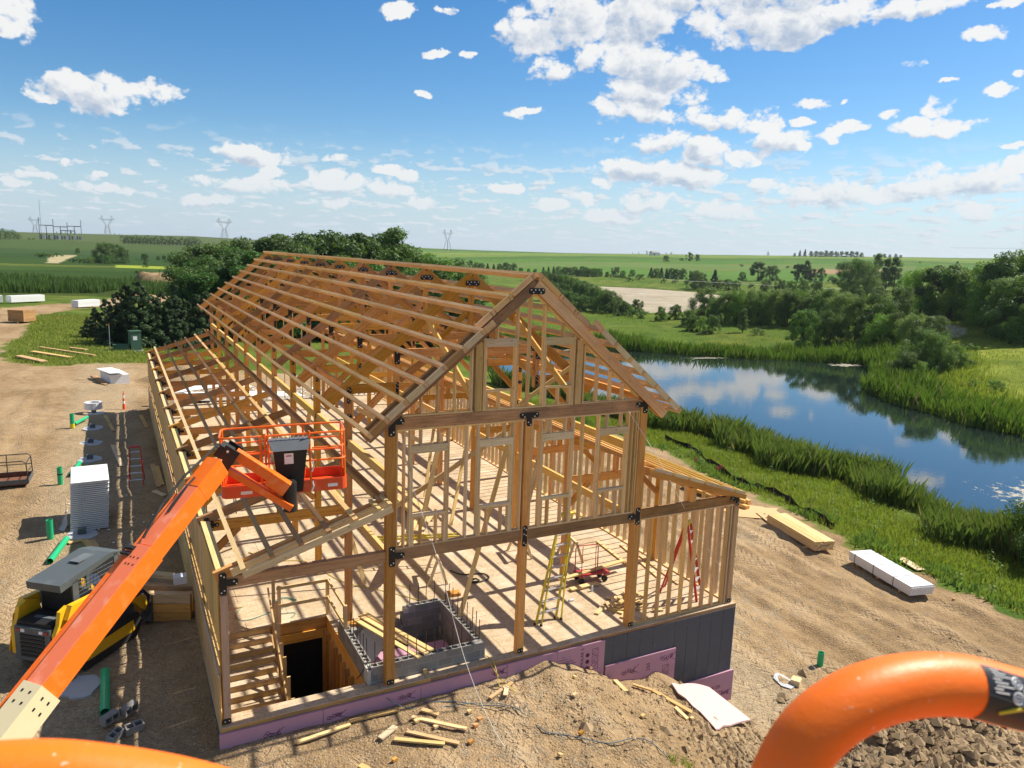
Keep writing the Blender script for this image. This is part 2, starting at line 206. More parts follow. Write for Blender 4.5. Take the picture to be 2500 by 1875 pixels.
# ---------------------------------------------------------------- helpers
class MB:
    def __init__(s): s.v = []; s.f = []; s.m = []; s.mi = 0
    def add(s, vs, fs):
        k = len(s.v); s.v += [tuple(v) for v in vs]; s.f += [tuple(i+k for i in f) for f in fs]; s.m += [s.mi]*len(fs); return s
    def box(s, c, d, rot=None):
        x, y, z = d[0]/2, d[1]/2, d[2]/2; vs = [Vector((a*x, b*y, e*z)) for a in (-1,1) for b in (-1,1) for e in (-1,1)]
        if rot is not None: vs = [rot @ v for v in vs]
        return s.add([v+Vector(c) for v in vs], [(0,1,3,2),(4,6,7,5),(0,4,5,1),(2,3,7,6),(0,2,6,4),(1,5,7,3)])
    def bar(s, p0, p1, wy, wz, ref=(0,0,1)):
        M_, L = frame(p0, p1, ref); return s.box((Vector(p0)+Vector(p1))/2, (L, wy, wz), M_)
    def tube(s, path, r, n=8, closed=False):
        P = [Vector(p) for p in path]; rs = r if hasattr(r, '__len__') else [r]*len(P); rings = []; up = Vector((.13,.07,1)); k0 = len(s.v)
        for i, p in enumerate(P):
            t = (P[min(i+1,len(P)-1)]-P[max(i-1,0)]).normalized(); a = up.cross(t)
            if a.length < .2: a = Vector((1,0,.1)).cross(t)
            a.normalize(); b2 = t.cross(a); rings.append([p+(a*math.cos(6.28318*j/n)+b2*math.sin(6.28318*j/n))*rs[i] for j in range(n)])
            up = b2
        vs = [v for R in rings for v in R]; fs = []
        for i in range(len(P)-1):
            for j in range(n): fs.append((i*n+j, i*n+(j+1)%n, (i+1)*n+(j+1)%n, (i+1)*n+j))
        fs.append(tuple(reversed(range(n)))); fs.append(tuple((len(P)-1)*n+j for j in range(n)))
        return s.add(vs, fs)
    def pipe(s, p0, p1, ro, ri, n=14):
        M_, L = frame(p0, p1, (0,0,1)); vs = []; fs = []
        for x, r in ((0,ro),(L,ro),(L,ri),(0,ri)):
            for j in range(n): vs.append(Vector(p0)+M_ @ Vector((x, r*math.cos(6.28318*j/n), r*math.sin(6.28318*j/n))))
        for q in range(4):
            for j in range(n): fs.append((q*n+j, q*n+(j+1)%n, ((q+1)%4)*n+(j+1)%n, ((q+1)%4)*n+j))
        return s.add(vs, fs)
    def prism(s, poly, d, M_=None):
        "poly in local xz plane extruded along local y from 0 to d"
        n = len(poly); vs = [Vector((x, 0, z)) for x, z in poly]+[Vector((x, d, z)) for x, z in poly]
        if M_ is not None: vs = [M_ @ v for v in vs]
        return s.add(vs, [tuple(range(n)), tuple(reversed(range(n, 2*n)))]+[(j, j+n, (j+1)%n+n, (j+1)%n) for j in range(n)])
    def build(s, name, mats, parent=None, smooth=False, label=None, kind=None, loc=None):
        me = bpy.data.meshes.new(name); me.from_pydata(s.v, [], s.f)
        mats = mats if isinstance(mats, (list, tuple)) else [mats]
        for m in mats: me.materials.append(m)
        if len(mats) > 1: me.polygons.foreach_set('material_index', s.m)
        bm = bmesh.new(); bm.from_mesh(me); bmesh.ops.recalc_face_normals(bm, faces=bm.faces); bm.to_mesh(me); bm.free()
        if smooth: me.polygons.foreach_set('use_smooth', [True]*len(me.polygons)); 
        return link(name, me, parent, label=label, kind=kind)
def frame(p0, p1, ref=(0,0,1)):
    a = Vector(p1)-Vector(p0); L = a.length; x = a/L; r = Vector(ref)
    if abs(x.dot(r)) > .995: r = Vector((0,1,0)) if abs(x.y) < .9 else Vector((1,0,0))
    y = r.cross(x).normalized(); z = x.cross(y); return Matrix((x, y, z)).transposed(), L
WM = {}
def wmat(o): return WM.get(o.name, Matrix.Identity(4)) if o else Matrix.Identity(4)
def link(name, data, parent=None, mw=None, label=None, kind=None):
    "mw = the object's wanted world matrix"
    o = bpy.data.objects.new(name, data); COL.objects.link(o); mw = mw or Matrix.Identity(4)
    WM[o.name] = mw
    if parent: o.parent = parent; o.matrix_basis = wmat(parent).inverted() @ mw
    else: o.matrix_basis = mw
    if label: o['label'] = label
    if kind: o['kind'] = kind
    return o
def thing(name, label, cat, loc=(0,0,0), rz=0.0, group=None, rot=None):
    mw = Matrix.Translation(loc) @ (rot.to_4x4() if rot is not None else Matrix.Rotation(rz, 4, 'Z'))
    o = link(name, None, mw=mw); o.empty_display_size = .3; o['label'] = label; o['category'] = cat
    if group: o['group'] = group
    return o
def tag(o, label, cat, group=None, kind=None):
    o['label'] = label; o['category'] = cat
    if group: o['group'] = group
    if kind: o['kind'] = kind
    return o
BC = {}
def boxmesh(L, wy, wz, m):
    k = (round(L,2), round(wy,3), round(wz,3), m.name)
    if k not in BC:
        me = bpy.data.meshes.new('board'); x, y, z = k[0]/2, k[1]/2, k[2]/2
        me.from_pydata([(a*x, b*y, c*z) for a in (-1,1) for b in (-1,1) for c in (-1,1)], [], [(0,1,3,2),(4,6,7,5),(0,4,5,1),(2,3,7,6),(0,2,6,4),(1,5,7,3)]); me.materials.append(m); BC[k] = me
    return BC[k]
def bar(name, p0, p1, wy, wz, m, parent=None, ref=(0,0,1), label=None):
    "board from p0 to p1, wz thick along ref, wy across"
    M_, L = frame(p0, p1, ref); mw = Matrix.Translation((Vector(p0)+Vector(p1))/2) @ M_.to_4x4()
    return link(name, boxmesh(L, wy, wz, m), parent, mw, label)
def inw(parent, p): return wmat(parent) @ Vector(p)
def text(name, body, size, m, parent, mw, ext=.001):
    cu = bpy.data.curves.new(name, 'FONT'); cu.body = body; cu.size = size; cu.extrude = ext; cu.align_x = 'CENTER'; cu.align_y = 'CENTER'
    t = bpy.data.objects.new('tmp_text', cu); COL.objects.link(t); dg = bpy.context.evaluated_depsgraph_get(); me = bpy.data.meshes.new_from_object(t.evaluated_get(dg)); bpy.data.objects.remove(t)
    me.materials.clear(); me.materials.append(m); return link(name, me, parent, mw)
def copy_tree(root, mw, label=None, group=None):
    "obj.copy() of a thing, its parts and their sub-parts"
    r = root.copy(); COL.objects.link(r); r.matrix_basis = mw; WM[r.name] = mw
    if label: r['label'] = label
    if group: r['group'] = group
    for ch in list(root.children):
        c = ch.copy(); COL.objects.link(c); c.parent = r
        for g in ch.children: d = g.copy(); COL.objects.link(d); d.parent = c
    return r
def npmesh(name, V, F, m, attrs=None, smooth=False):
    "V (n,3), F (k,3 or 4) numpy -> mesh"
    me = bpy.data.meshes.new(name); k = F.shape[1]; me.vertices.add(len(V)); me.vertices.foreach_set('co', np.ascontiguousarray(V, np.float32).ravel())
    me.loops.add(F.size); me.loops.foreach_set('vertex_index', np.ascontiguousarray(F, np.int32).ravel()); me.polygons.add(len(F)); me.polygons.foreach_set('loop_start', np.arange(0, F.size, k, dtype=np.int32))
    me.polygons.foreach_set('loop_total', np.full(len(F), k, np.int32)); me.polygons.foreach_set('use_smooth', np.full(len(F), smooth))
    for nm, (ty, dom, arr) in (attrs or {}).items():
        a = me.attributes.new(nm, ty, dom); a.data.foreach_set('color' if 'COLOR' in ty else 'value', np.ascontiguousarray(arr, np.float32).ravel())
    me.update(); me.validate(); me.materials.append(m); return me
def L3(a, b, t): return tuple(a[i]*(1-t)+b[i]*t for i in range(3))

CX, CY = -9.246, -16.528
def _azr(r, az, z):
    a = math.radians(az); return (CX + r*math.sin(a), CY + r*math.cos(a), z)
CTRL = [(-15,-2,-.5),(-15,20,-.35),(-10,10,-.3),(-9,30,-.25),(-15,60,-.4),(-40,60,-.6),(-40,20,-.5),(-20,120,-.6),(-40,180,-1.0),(-10,180,-1.0),
 (0,110,-1.0),(-100,-50,-1),(-12,-30,-.8),(-60,-10,-.6),(-8,4,-.35),(-8,18,-.2),(-8,34,-.2),(-9,-3,-.65),(-4,-6,-1.0),
 (0,20,-1.2),(8,20,-3.3),(8.5,0,-3.5),(18,0,-3.4),(18,15,-3.35),(23,10,-3.35),(23,-8,-3.5),(25,25,-3.3),(0,40,-.9),(8,36,-2.6),(10,48,-2.4),(25,45,-3.2),(14,-10,-3.7),(30,-20,-3.8),(30,-50,-4),
 (0,70,-1.4),(-10,75,-.6),(20,75,-2.6),(0,-9,-1.5),(5,-9,-3.0),
 (30,5,-4.1),(31,25,-4.1),(29,38,-4.0),(35,-30,-4.8),
 (36,10,-4.85),(37,30,-4.85),(33,58,-4.7),(45,96,-4.7),(67,91,-4.6),(98,66,-4.6),(74,34,-4.6),(71,18,-4.6),(75,-30,-4.7),
 (50,30,-5.8),(50,60,-5.8),(80,60,-5.5),(60,0,-5.8),
 (110,100,-4.3),(100,130,-4.3),(128,152,-4.9),(238,262,-4.9),(200,330,-4.6),(185,165,-3.9),(300,300,-2.4),(60,120,-4.0),(40,150,-3.5),(80,200,-4.2),
 (86,46,-2.9),(85,25,-2.7),(98,48,-1.6),(110,30,.2),(125,60,.4),(160,60,3.2),(140,100,-.8),(250,120,6.5),(110,0,1.0),(180,20,5),
 (84,10,-3.2)] + [_azr(*t) for t in [
 (450,25,-2.2),(450,33,-2),(450,40,-2),(450,50,-1),(800,25,3.0),(800,33,5),(800,40,7.5),(800,50,11.5),(800,60,15),(1400,25,9),(1400,33,14),(1400,40,18.5),(1400,46,21.5),(1400,52,24.5),(1400,62,29),
 (450,62,6),(3000,30,5),(3000,60,10),(7000,30,0),(7000,60,0),(3000,0,16),(7000,0,6),(7000,-30,6),
 (350,-8,-1),(350,5,-1.2),(350,15,-1.6),(700,-8,.5),(700,5,2.5),(700,15,1.5),(1500,-8,14),(1500,5,20),(1500,15,15),(1500,-30,10),(2000,90,10),(2000,130,5),(2000,180,0),(2000,-120,0),(2000,-70,5),(7000,120,0),(7000,180,0),(7000,-90,0)]]
def _lp(x, y):
    dx = x-CX; dy = y-CY; r = np.sqrt(dx*dx+dy*dy+9.0)
    a = np.arctan2(dx, dy); l = np.log(r)
    return l, np.cos(a)*1.0, np.sin(a)*1.0
_C = np.array(CTRL, float); _P = np.stack(_lp(_C[:,0], _C[:,1]), 1)
def _phi(d): return d
_D = np.sqrt(((_P[:,None]-_P[None])**2).sum(-1)); _n = len(_C)
_A = np.zeros((_n+4,_n+4)); _A[:_n,:_n] = _phi(_D) + np.eye(_n)*-.002; _A[:_n,_n] = 1; _A[:_n,_n+1:] = _P; _A[_n,:_n] = 1; _A[_n+1:,:_n] = _P.T
_W = np.linalg.solve(_A, np.concatenate([_C[:,2], np.zeros(4)]))
def rbf(x, y):
    x = np.asarray(x, float); y = np.asarray(y, float); sh = x.shape; q = np.stack(_lp(x.ravel(), y.ravel()), 1); out = np.empty(len(q))
    for i in range(0, len(q), 20000):
        d = np.sqrt(((q[i:i+20000,None]-_P[None])**2).sum(-1)); out[i:i+20000] = _phi(d)@_W[:_n] + _W[_n] + q[i:i+20000]@_W[_n+1:]
    return out.reshape(sh)
def sst(a, b, x): t = np.clip((x-a)/(b-a), 0, 1); return t*t*(3-2*t)
def _hash(i, j, s):
    h = (i.astype(np.int64)*374761393 + j.astype(np.int64)*668265263 + s*974711) & 0x7fffffff
    h = ((h ^ (h >> 13))*1274126177) & 0x7fffffff
    return ((h ^ (h >> 16)) & 0xffff)/65535.0
def vnoise(x, y, s=0):
    i = np.floor(x); j = np.floor(y); fx = x-i; fy = y-j; fx = fx*fx*(3-2*fx); fy = fy*fy*(3-2*fy)
    a = _hash(i,j,s); b = _hash(i+1,j,s); c = _hash(i,j+1,s); d = _hash(i+1,j+1,s)
    return (a*(1-fx)+b*fx)*(1-fy)+(c*(1-fx)+d*fx)*fy
def fbm(x, y, o=4, s=0):
    r = 0; a = .5; t = 0
    for k in range(o): r = r + a*vnoise(x*2**k+k*17.3, y*2**k-k*9.1, s+k); t += a; a *= .5
    return r/t
POND1 = [(36.3,-60),(36.3,0),(36.0,8),(37,12),(38.5,16),(41.5,18.5),(39.5,21.5),(38.3,27),(38.3,33),(36.5,38),(34,48),(33,62),(36,80),(45,93),(58,92),(67,87),(79.6,74.5),(88.8,69),(96.5,63),(86,53),(75.5,47),(70,39),(69,33),(67,28),(67.5,22.8),(70,5),(74,-60)]
POND2 = [(127,158),(140,154),(152,168),(178,186),(205,205),(233,242),(239,264),(232,297),(212,314),(188,280),(166,230)]
POND3 = [(252,158),(262,160),(275,178),(268,184),(250,170)]
DIRT = [(-120,-80),(24.5,-80),(25,-12),(23.8,-2),(23.8,4),(23.5,7),(24.4,10),(25.3,15),(25.3,20),(26.4,26),(27,32),(24,42),(19,50),(8,57),(-5,61.5),(-9.4,61.7),(-12,60.4),(-13.8,58.6),(-15.5,59.5),(-17.7,61.8),(-18.9,66),(-19.4,76),(-18.6,86),(-19.3,100),(-20.6,107),(-16.6,120),(-14,127),(-10,131.5),(-7,142),(0,150),(6,160),(0,170),(-9,158),(-13.4,142),(-20,135),(-26,122),(-40,112),(-120,100)]
def sdist(poly, x, y):
    "signed distance to polygon, negative inside"
    x = np.asarray(x, float); y = np.asarray(y, float); d = np.full(x.shape, 1e9); ins = np.zeros(x.shape, bool); n = len(poly)
    for k in range(n):
        ax, ay = poly[k]; bx, by = poly[(k+1) % n]; ex, ey = bx-ax, by-ay
        t = np.clip(((x-ax)*ex+(y-ay)*ey)/(ex*ex+ey*ey), 0, 1); d = np.minimum(d, (x-ax-t*ex)**2+(y-ay-t*ey)**2)
        c = ((ay > y) != (by > y)) & (x < (bx-ax)*(y-ay)/((by-ay) if by != ay else 1e-9)+ax); ins ^= c
    d = np.sqrt(d); return np.where(ins, -d, d)
FX = [-12,-9,-7.6,-5,-3.3,-2.4,-.3,.8,1.6,2.5,3.2,4,4.6,5.24,5.7,6.2,7,7.9,9.5,12]
FZ = [-.5,-.5,-.5,-.53,-.5,-.47,-.3,-.22,-.47,-1.0,-1.5,-1.6,-1.5,-1.85,-2.2,-2.6,-3.1,-3.42,-3.5,-3.5]
GX = [-12,-7,-4,-1,1,3,5,7,10]; GZF = [-.55,-.8,-1.0,-1.25,-1.6,-2.1,-2.8,-3.4,-3.7]
WATER = -5.0
def ground(x, y, detail=True):
    x = np.asarray(x, float); y = np.asarray(y, float)
    z = rbf(x, y)
    t = np.clip(-y/6.5, 0, 1.3); f = np.interp(x, FX, FZ)*(1-t)+np.interp(x, GX, GZF)*t
    f = f + .40*np.exp(-((x-3.2-.25*y)/1.6)**2)*sst(-.3,-2,y)*sst(-7,-4,y)
    w = sst(-11,-8.2,x)*(1-sst(9.5,12,x))*sst(-11,-8,y)*(1-sst(.3,.6,y))
    z = z*(1-w)+f*w
    # beside the left wall and the right wall
    w = (1-sst(-10.5,-8.5,x))*0
    wl = sst(-9.5,-7.9,x)*(1-sst(-7.0,-6.9,x))*sst(0,.5,y)*(1-sst(37,39,y)); z = z*(1-wl)+(np.interp(y,[0,3,8,20,37],[-.48,-.32,-.22,-.1,-.1]))*wl
    wr = sst(6.9,7.4,x)*(1-sst(9,13,x))*sst(-.5,.5,y)*(1-sst(30,38,y)); z = z*(1-wr)+(-3.4)*wr
    ins = (x>-7.25)&(x<7.4)&(y>.35)&(y<36.3); z = np.where(ins, -3.4, z)
    for P, mr in ((POND1,3.0),(POND2,5.0),(POND3,4.0)):
        bb = (x>min(p[0] for p in P)-12)&(x<max(p[0] for p in P)+12)&(y>min(p[1] for p in P)-12)&(y<max(p[1] for p in P)+12)
        if not bb.any(): continue
        s = sdist(P, x[bb], y[bb]); zb = z[bb]
        lo = WATER+.12*s  # inside s<0: below the water, outside rises
        k = 1-sst(0, mr, s); zb = np.where(s < 0, np.maximum(lo,WATER-1.0)-.05, zb*(1-k)+np.minimum(zb, WATER+.05+.15*s)*k); z[bb] = zb
    return z

# ---------------------------------------------------------------- the land, one sheet
def near_detail(x, y, z):
    "clods, ruts and footprints of the building site"
    sd = sdist(DIRT, x, y); k = 1-sst(-1.0, .5, sd); r = np.hypot(x-CX, y-CY)
    d = (fbm(x*2.1, y*2.1, 4, 3)-.5)*.10 + (fbm(x*.35, y*.35, 3, 9)-.5)*.22
    mound = np.exp(-((x-1.5)/5.5)**2-((y+3)/3.4)**2); d = d + mound*((fbm(x*1.4, y*2.2, 5, 21)-.5)*.42 - .10*np.exp(-((np.mod(x*.9+y*.35+.15*np.sin(y*3),1.4)-.7)/.22)**2)*np.exp(-((np.mod(y*1.1,.62)-.31)/.16)**2))
    clod = np.exp(-((x-10.5)/4.5)**2-((y+4.2)/2.4)**2); d = d + clod*(np.abs(fbm(x*1.9, y*1.9, 5, 33)-.5)*1.6-.1+.25)
    # ruts of the east yard run along the building and bend towards the front
    u = (x-8.5) + .012*(y-4)**2*0 + .6*fbm(x*.05, y*.08, 2, 5)*4
    ye = sst(8.8, 11, x)*(1-sst(22.5, 24, x))*(1-sst(30, 36, y))
    rut = np.sin(u*2.6)*.5+np.sin(u*4.1+1.3)*.3+np.sin(u*7.7+.3)*.2
    d = d + ye*rut*.095 + ye*np.maximum(0, fbm(x*.9, y*.35, 3, 41)-.55)*.5
    yw = sst(-11.8, -13, x)*(1-sst(40, 50, y))
    u = x+.8*fbm(x*.05, y*.06, 2, 8); d = d + yw*(np.sin(u*3.3)*.5+np.sin(u*5.1))*.018
    return z + d*k*(1-sst(60, 110, r)*.8)
azs = np.concatenate([np.arange(-10, 66, .16), np.arange(66, 350, 2.2)]); azs = np.concatenate([azs, [350.0]])
rs = [1.0]
while rs[-1] < 14500:
    r = rs[-1]; rs.append(r+(1.2 if r < 10 else .14 if r < 42 else .3 if r < 75 else r*.0085 if r < 500 else r*.022))
rs = np.array(rs); A_, Rr = np.meshgrid(np.radians(azs), rs, indexing='ij'); gx = CX+Rr*np.sin(A_); gy = CY+Rr*np.cos(A_)
gz = ground(gx, gy); nearm = Rr < 115; inside = (gx > -7.3) & (gx < 7.45) & (gy > .3) & (gy < 36.4)
gz[nearm] = np.where(inside[nearm], gz[nearm], near_detail(gx[nearm], gy[nearm], gz[nearm]))
far = sst(150, 400, Rr); sdp = [sdist(P, gx, gy) for P in (POND1, POND2)]
wet = (sdp[0] < 2) | (sdp[1] < 2); gz = gz + np.where(wet, 0, (fbm(gx*.02, gy*.02, 3, 77)-.5)*1.2*sst(60, 200, Rr)*(1-sst(1500, 4000, Rr)) + (fbm(gx*.4, gy*.4, 3, 70)-.5)*.3*(1-sst(100, 250, Rr))*sst(-1, 2, sdist(DIRT, gx, gy))*sst(0, 4, sdp[0]))
# cover: base albedo of what grows or lies on the land
def lerp3(a, b, t): return a*(1-t[..., None])+np.array(b)*t[..., None]
c = np.zeros(gx.shape+(3,))+np.array((.105,.165,.030))
c = lerp3(c, (.17,.20,.045), sst(.42, .68, fbm(gx*.11, gy*.11, 4, 55))*.8)
c = lerp3(c, (.05,.10,.02), sst(.5, .75, fbm(gx*.3+9, gy*.3, 3, 58))*.6)
azg = np.degrees(A_); e = (azg > 18) & (Rr > 400)
rowc = [(.085,.18,.035),(.10,.20,.042),(.16,.24,.055),(.075,.155,.032),(.13,.20,.06),(.20,.27,.06),(.14,.23,.05)]
w1 = Rr*(1+.10*np.sin(azg*.11)+.04*np.sin(azg*.31+1)); edges = [430, 560, 690, 800, 905, 980, 1040, 1100, 1180, 1260, 1400, 1700]
for i in range(len(edges)-1):
    m = (e & (w1 > edges[i]) & (w1 <= edges[i+1])); c[m] = rowc[(i*3+1) % 7]
    m2 = e & (np.abs(w1-edges[i]) < edges[i]*.006) ; c[m2] = (.16,.17,.05)
wl = (azg <= 18) & (gy > 160)
cw = [(.065,.095,.024),(.05,.095,.024),(.042,.08,.02),(.055,.10,.025),(.12,.15,.035),(.045,.085,.022),(.04,.08,.025),(.05,.09,.03),(.07,.11,.035)]
ew = [155, 215, 250, 300, 330, 345, 420, 520, 640, 900]; w2 = gy*(1+.03*np.sin(gx*.02))
for i in range(len(ew)-1):
    m = wl & (w2 > ew[i]) & (w2 <= ew[i+1]); c[m] = cw[i]
m = wl & (w2 > 900); c[m] = (.09,.12,.045)
m = wl & (gx > -8) & (gy > 330) & (gy < 362) & (gx < 60); c[m] = (.30,.36,.05)
m = wl & (gy > 372) & (gy < 520) & (np.abs(gx+33+ (gy-391)*.017) < 2.2+ (gy-372)*.03); c[m] = (.42,.36,.22)
c = c*(.86+.28*fbm(gx*.05, gy*.05, 4, 66))[..., None]
bank = (gx > 75) & (gy < 75) & (gx < 150) & (sdp[0] > 3) & (azg > 50); c[bank] = lerp3(c[bank], (.30,.34,.06), np.full(bank.sum(), .85)*sst(.25, .6, fbm(gx[bank]*.15, gy[bank]*.15, 3, 91)))
tr = [(117,63.8),(120,63.7),(126,67.5),(129,72),(136,86),(150,104)]; tm = np.zeros(gx.shape)
for k in range(len(tr)-1):
    ax, ay = tr[k]; bx, by = tr[k+1]; t = np.clip(((gx-ax)*(bx-ax)+(gy-ay)*(by-ay))/((bx-ax)**2+(by-ay)**2), 0, 1); tm = np.maximum(tm, 1-sst(1.6, 2.2, np.hypot(gx-ax-t*(bx-ax), gy-ay-t*(by-ay))))
c = lerp3(c, (.55,.47,.38), tm)
mud = (1-sst(-.3, .8, np.minimum(sdp[0], sdp[1]))); c = lerp3(c, (.05,.05,.025), mud)
bare = (azg > 18) & (Rr > 560) & (Rr < 640) & (azg > 49) & (azg < 53.5); c[bare] = (.35,.24,.15)
sdd = sdist(DIRT, gx, gy) + (fbm(gx*.8, gy*.8, 3, 15)-.5)*2.4; dm = 1-sst(-.25, .25, sdd)
hp = np.maximum(1-sst(7, 9.5, np.hypot((gx-6)*.8, gy-209)), 0); gz = gz+hp*3.6*(.8+.4*fbm(gx*.3, gy*.3, 3, 6)); dm = np.maximum(dm, hp)
hp2 = np.maximum(1-sst(0, 7, np.hypot((gx+7), gy-166)), 0); gz = gz+hp2*1.2
hp3 = np.maximum(1-sst(.5, 3.4, np.hypot((gx+4.6), (gy-51)*.8)), 0); gz = gz+hp3*1.5*(.7+.6*fbm(gx*.9, gy*.9, 3, 6)); dm = np.maximum(dm, hp3)
rocky = np.maximum(1-sst(2, 6, np.abs(gy-46))-sst(16, 22, gx)-sst(-3, -6, gx), 0)*0
col = np.concatenate([c, dm[..., None]], -1).reshape(-1, 4)
na, nr = gx.shape; idx = np.arange(na*nr).reshape(na, nr)
F_ = np.stack([idx[:-1,:-1], idx[:-1,1:], idx[1:,1:], idx[1:,:-1]], -1).reshape(-1, 4)
GM, n, b = mat('ground', .97, spec=.03)
at = N(n, 'ShaderNodeAttribute', attribute_name='cover'); P = worldp(n)
n1 = noise(n, P, .18, 6.0, .62); n2 = noise(n, P, 2.2, 6.0, .7); n3 = noise(n, P, 14.0, 5.0, .75)
dc = MIX(n, MR(n, n1, .35, .66), (.285,.19,.098), (.425,.295,.165)); dc = MIX(n, MA(n,'MULTIPLY',MR(n,n2,.40,.66),.6), dc, (.19,.13,.08)); dc = MIX(n, MA(n,'MULTIPLY',MR(n,n3,.5,.72),.6), dc, (.46,.36,.23))
gv = N(n,'ShaderNodeTexVoronoi',{'Vector':P,'Scale':16.0}); pos = N(n,'ShaderNodeSeparateXYZ',{0:P})
grav = MIX(n, N(n,'ShaderNodeSeparateColor',{0:gv.outputs[1]}).outputs[0], (.27,.205,.13), (.49,.40,.27))
ge = MR(n, MA(n,'ADD',MA(n,'ABSOLUTE',MA(n,'SUBTRACT',pos.outputs[0],8.9)),MA(n,'MULTIPLY',n2,1.2)), 2.9, 1.6)
gw = MR(n, MA(n,'ADD',MA(n,'ABSOLUTE',MA(n,'ADD',pos.outputs[0],10.4)),MA(n,'MULTIPLY',n2,2.0)), 3.6, 2.2)
gn = MR(n, MA(n,'MULTIPLY_ADD',n2,.6,MA(n,'MULTIPLY',n1,.6)), .62, .74)
dc = MIX(n, MA(n,'MULTIPLY',MA(n,'MAXIMUM',MA(n,'MAXIMUM',MA(n,'MULTIPLY',ge,MR(n,pos.outputs[1],12,6)),MA(n,'MULTIPLY',gw,.8)),gn),.7), dc, grav)
uu = MA(n,'MULTIPLY_ADD',noise(n,P,.07,2.0),3.2,MA(n,'MULTIPLY',pos.outputs[0],.46)); tm = MR(n, MA(n,'ABSOLUTE',MA(n,'SUBTRACT',MA(n,'FRACT',uu),.5)), .30, .18)
trd = MR(n, MA(n,'SINE',MA(n,'ADD',MA(n,'MULTIPLY',pos.outputs[1],17.0),MA(n,'MULTIPLY',MA(n,'SINE',MA(n,'MULTIPLY',uu,27.0)),2.2))), -.1, .7)
tm = MA(n,'MULTIPLY',tm,MR(n,noise(n,P,.35,3.0),.42,.58))
dc = MIX(n, MA(n,'MULTIPLY',MA(n,'MULTIPLY',tm,trd),.55), dc, (.27,.18,.105)); dc = MIX(n, MA(n,'MULTIPLY',tm,.25), dc, (.60,.44,.27))
damp = MR(n, N(n,'ShaderNodeVectorMath',{0:VM(n,'MULTIPLY_ADD',P,(.20,.42,0),(-2.0,1.9,0))},operation='LENGTH').outputs[1], 1.15, .4)
dc = MIX(n, MA(n,'MULTIPLY',damp,.65), dc, (.20,.145,.095))
gc = MIX(n, MR(n, noise(n,P,7.0,4.0,.75), .35, .68), at.outputs['Color'], MIX(n,.5,at.outputs['Color'],(.5,.5,.3),'MULTIPLY')); 
rowf = MR(n, MA(n,'ABSOLUTE',MA(n,'SUBTRACT',MA(n,'FRACT',MA(n,'MULTIPLY',MA(n,'MULTIPLY_ADD',pos.outputs[1],.8,MA(n,'MULTIPLY',pos.outputs[0],-.6)),.22)),.5)), .1, .4)
n.links.new(MIX(n, at.outputs['Alpha'], gc, dc), b.inputs['Base Color'])
# tread marks and clods as relief
tw = N(n,'ShaderNodeTexWave',{'Vector':VM(n,'ADD',P,(0,0,0)),'Scale':2.2,'Distortion':7.0,'Detail':3.0,'Detail Scale':2.2},bands_direction='Y'); 
hh = MA(n,'ADD',MA(n,'MULTIPLY',n2,1.0),MA(n,'ADD',MA(n,'MULTIPLY',n3,.4),MA(n,'ADD',MA(n,'MULTIPLY_ADD',tw.outputs[1],.15,MA(n,'MULTIPLY',MA(n,'MULTIPLY',tm,trd),-.35)),MA(n,'MULTIPLY',gv.outputs[0],-.3))))
bump(n, b, hh, .14, .8)
me = npmesh('ground', np.stack([gx, gy, gz], -1).reshape(-1, 3), F_, GM, {'cover': ('FLOAT_COLOR', 'POINT', col)}, True)
link('ground', me, kind='structure')
def GZ(x, y):
    x = np.atleast_1d(np.asarray(x, float)); y = np.atleast_1d(np.asarray(y, float)); z = ground(x.copy(), y.copy()); r = np.hypot(x-CX, y-CY); m = r < 115
    if m.any(): z[m] = near_detail(x[m], y[m], z[m])
    return z
def gz1(x, y): return float(GZ(x, y)[0])
# water
def poly_mesh(name, poly, z, m, margin):
    cx = sum(p[0] for p in poly)/len(poly); V = [(x, y, z) for x, y in poly]; me = bpy.data.meshes.new(name); me.from_pydata(V, [], [tuple(range(len(V)))]); me.materials.append(m); return me
wm, n, b = mat('pond_water', .02, spec=.5, col=(.012,.022,.02)); P = worldp(n)
pn = noise(n, P, .16, 5.0, .65); ps = N(n,'ShaderNodeSeparateXYZ',{0:P})
b.inputs['IOR'].default_value = 2.1
n1 = noise(n, P, 1.3, 6.0, .75)
def patch(cx, cy, rx, ry, th):
    l = VM(n,'LENGTH',VM(n,'MULTIPLY_ADD',P,(1/rx,1/ry,0),(-cx/rx,-cy/ry,0))); return MR(n, MA(n,'ADD',MA(n,'SUBTRACT',1.0,l),MA(n,'MULTIPLY_ADD',n1,3.4,-1.9-th)), 0, .12)
sc = MA(n,'MAXIMUM',patch(48,10,7,8,.45),MA(n,'MAXIMUM',patch(93,63.5,5,2.6,.35),MA(n,'MAXIMUM',patch(43,3,5,5,.5),patch(64,89.5,16,1.2,.15))))
sc = MA(n,'MAXIMUM',sc,patch(80,76,13,1.6,.25))
n.links.new(MIX(n, sc, (.012,.022,.02), MIX(n,noise(n,P,3.0,3.0),(.12,.115,.06),(.27,.22,.14))), b.inputs['Base Color']); n.links.new(MA(n,'MULTIPLY_ADD',sc,.7,.015), b.inputs['Roughness'])
bump(n, b, MA(n,'ADD',noise(n,VM(n,'MULTIPLY',P,(1,1,1)),2.4,3.0,.5),MA(n,'MULTIPLY',noise(n,P,.35,2.0),1.2)), .010, .22)
link('near_pond_water', poly_mesh('water', POND1, WATER, wm, 0), kind='structure')
wm2, n, b = mat('algae_water', .7, spec=.5); P = worldp(n)
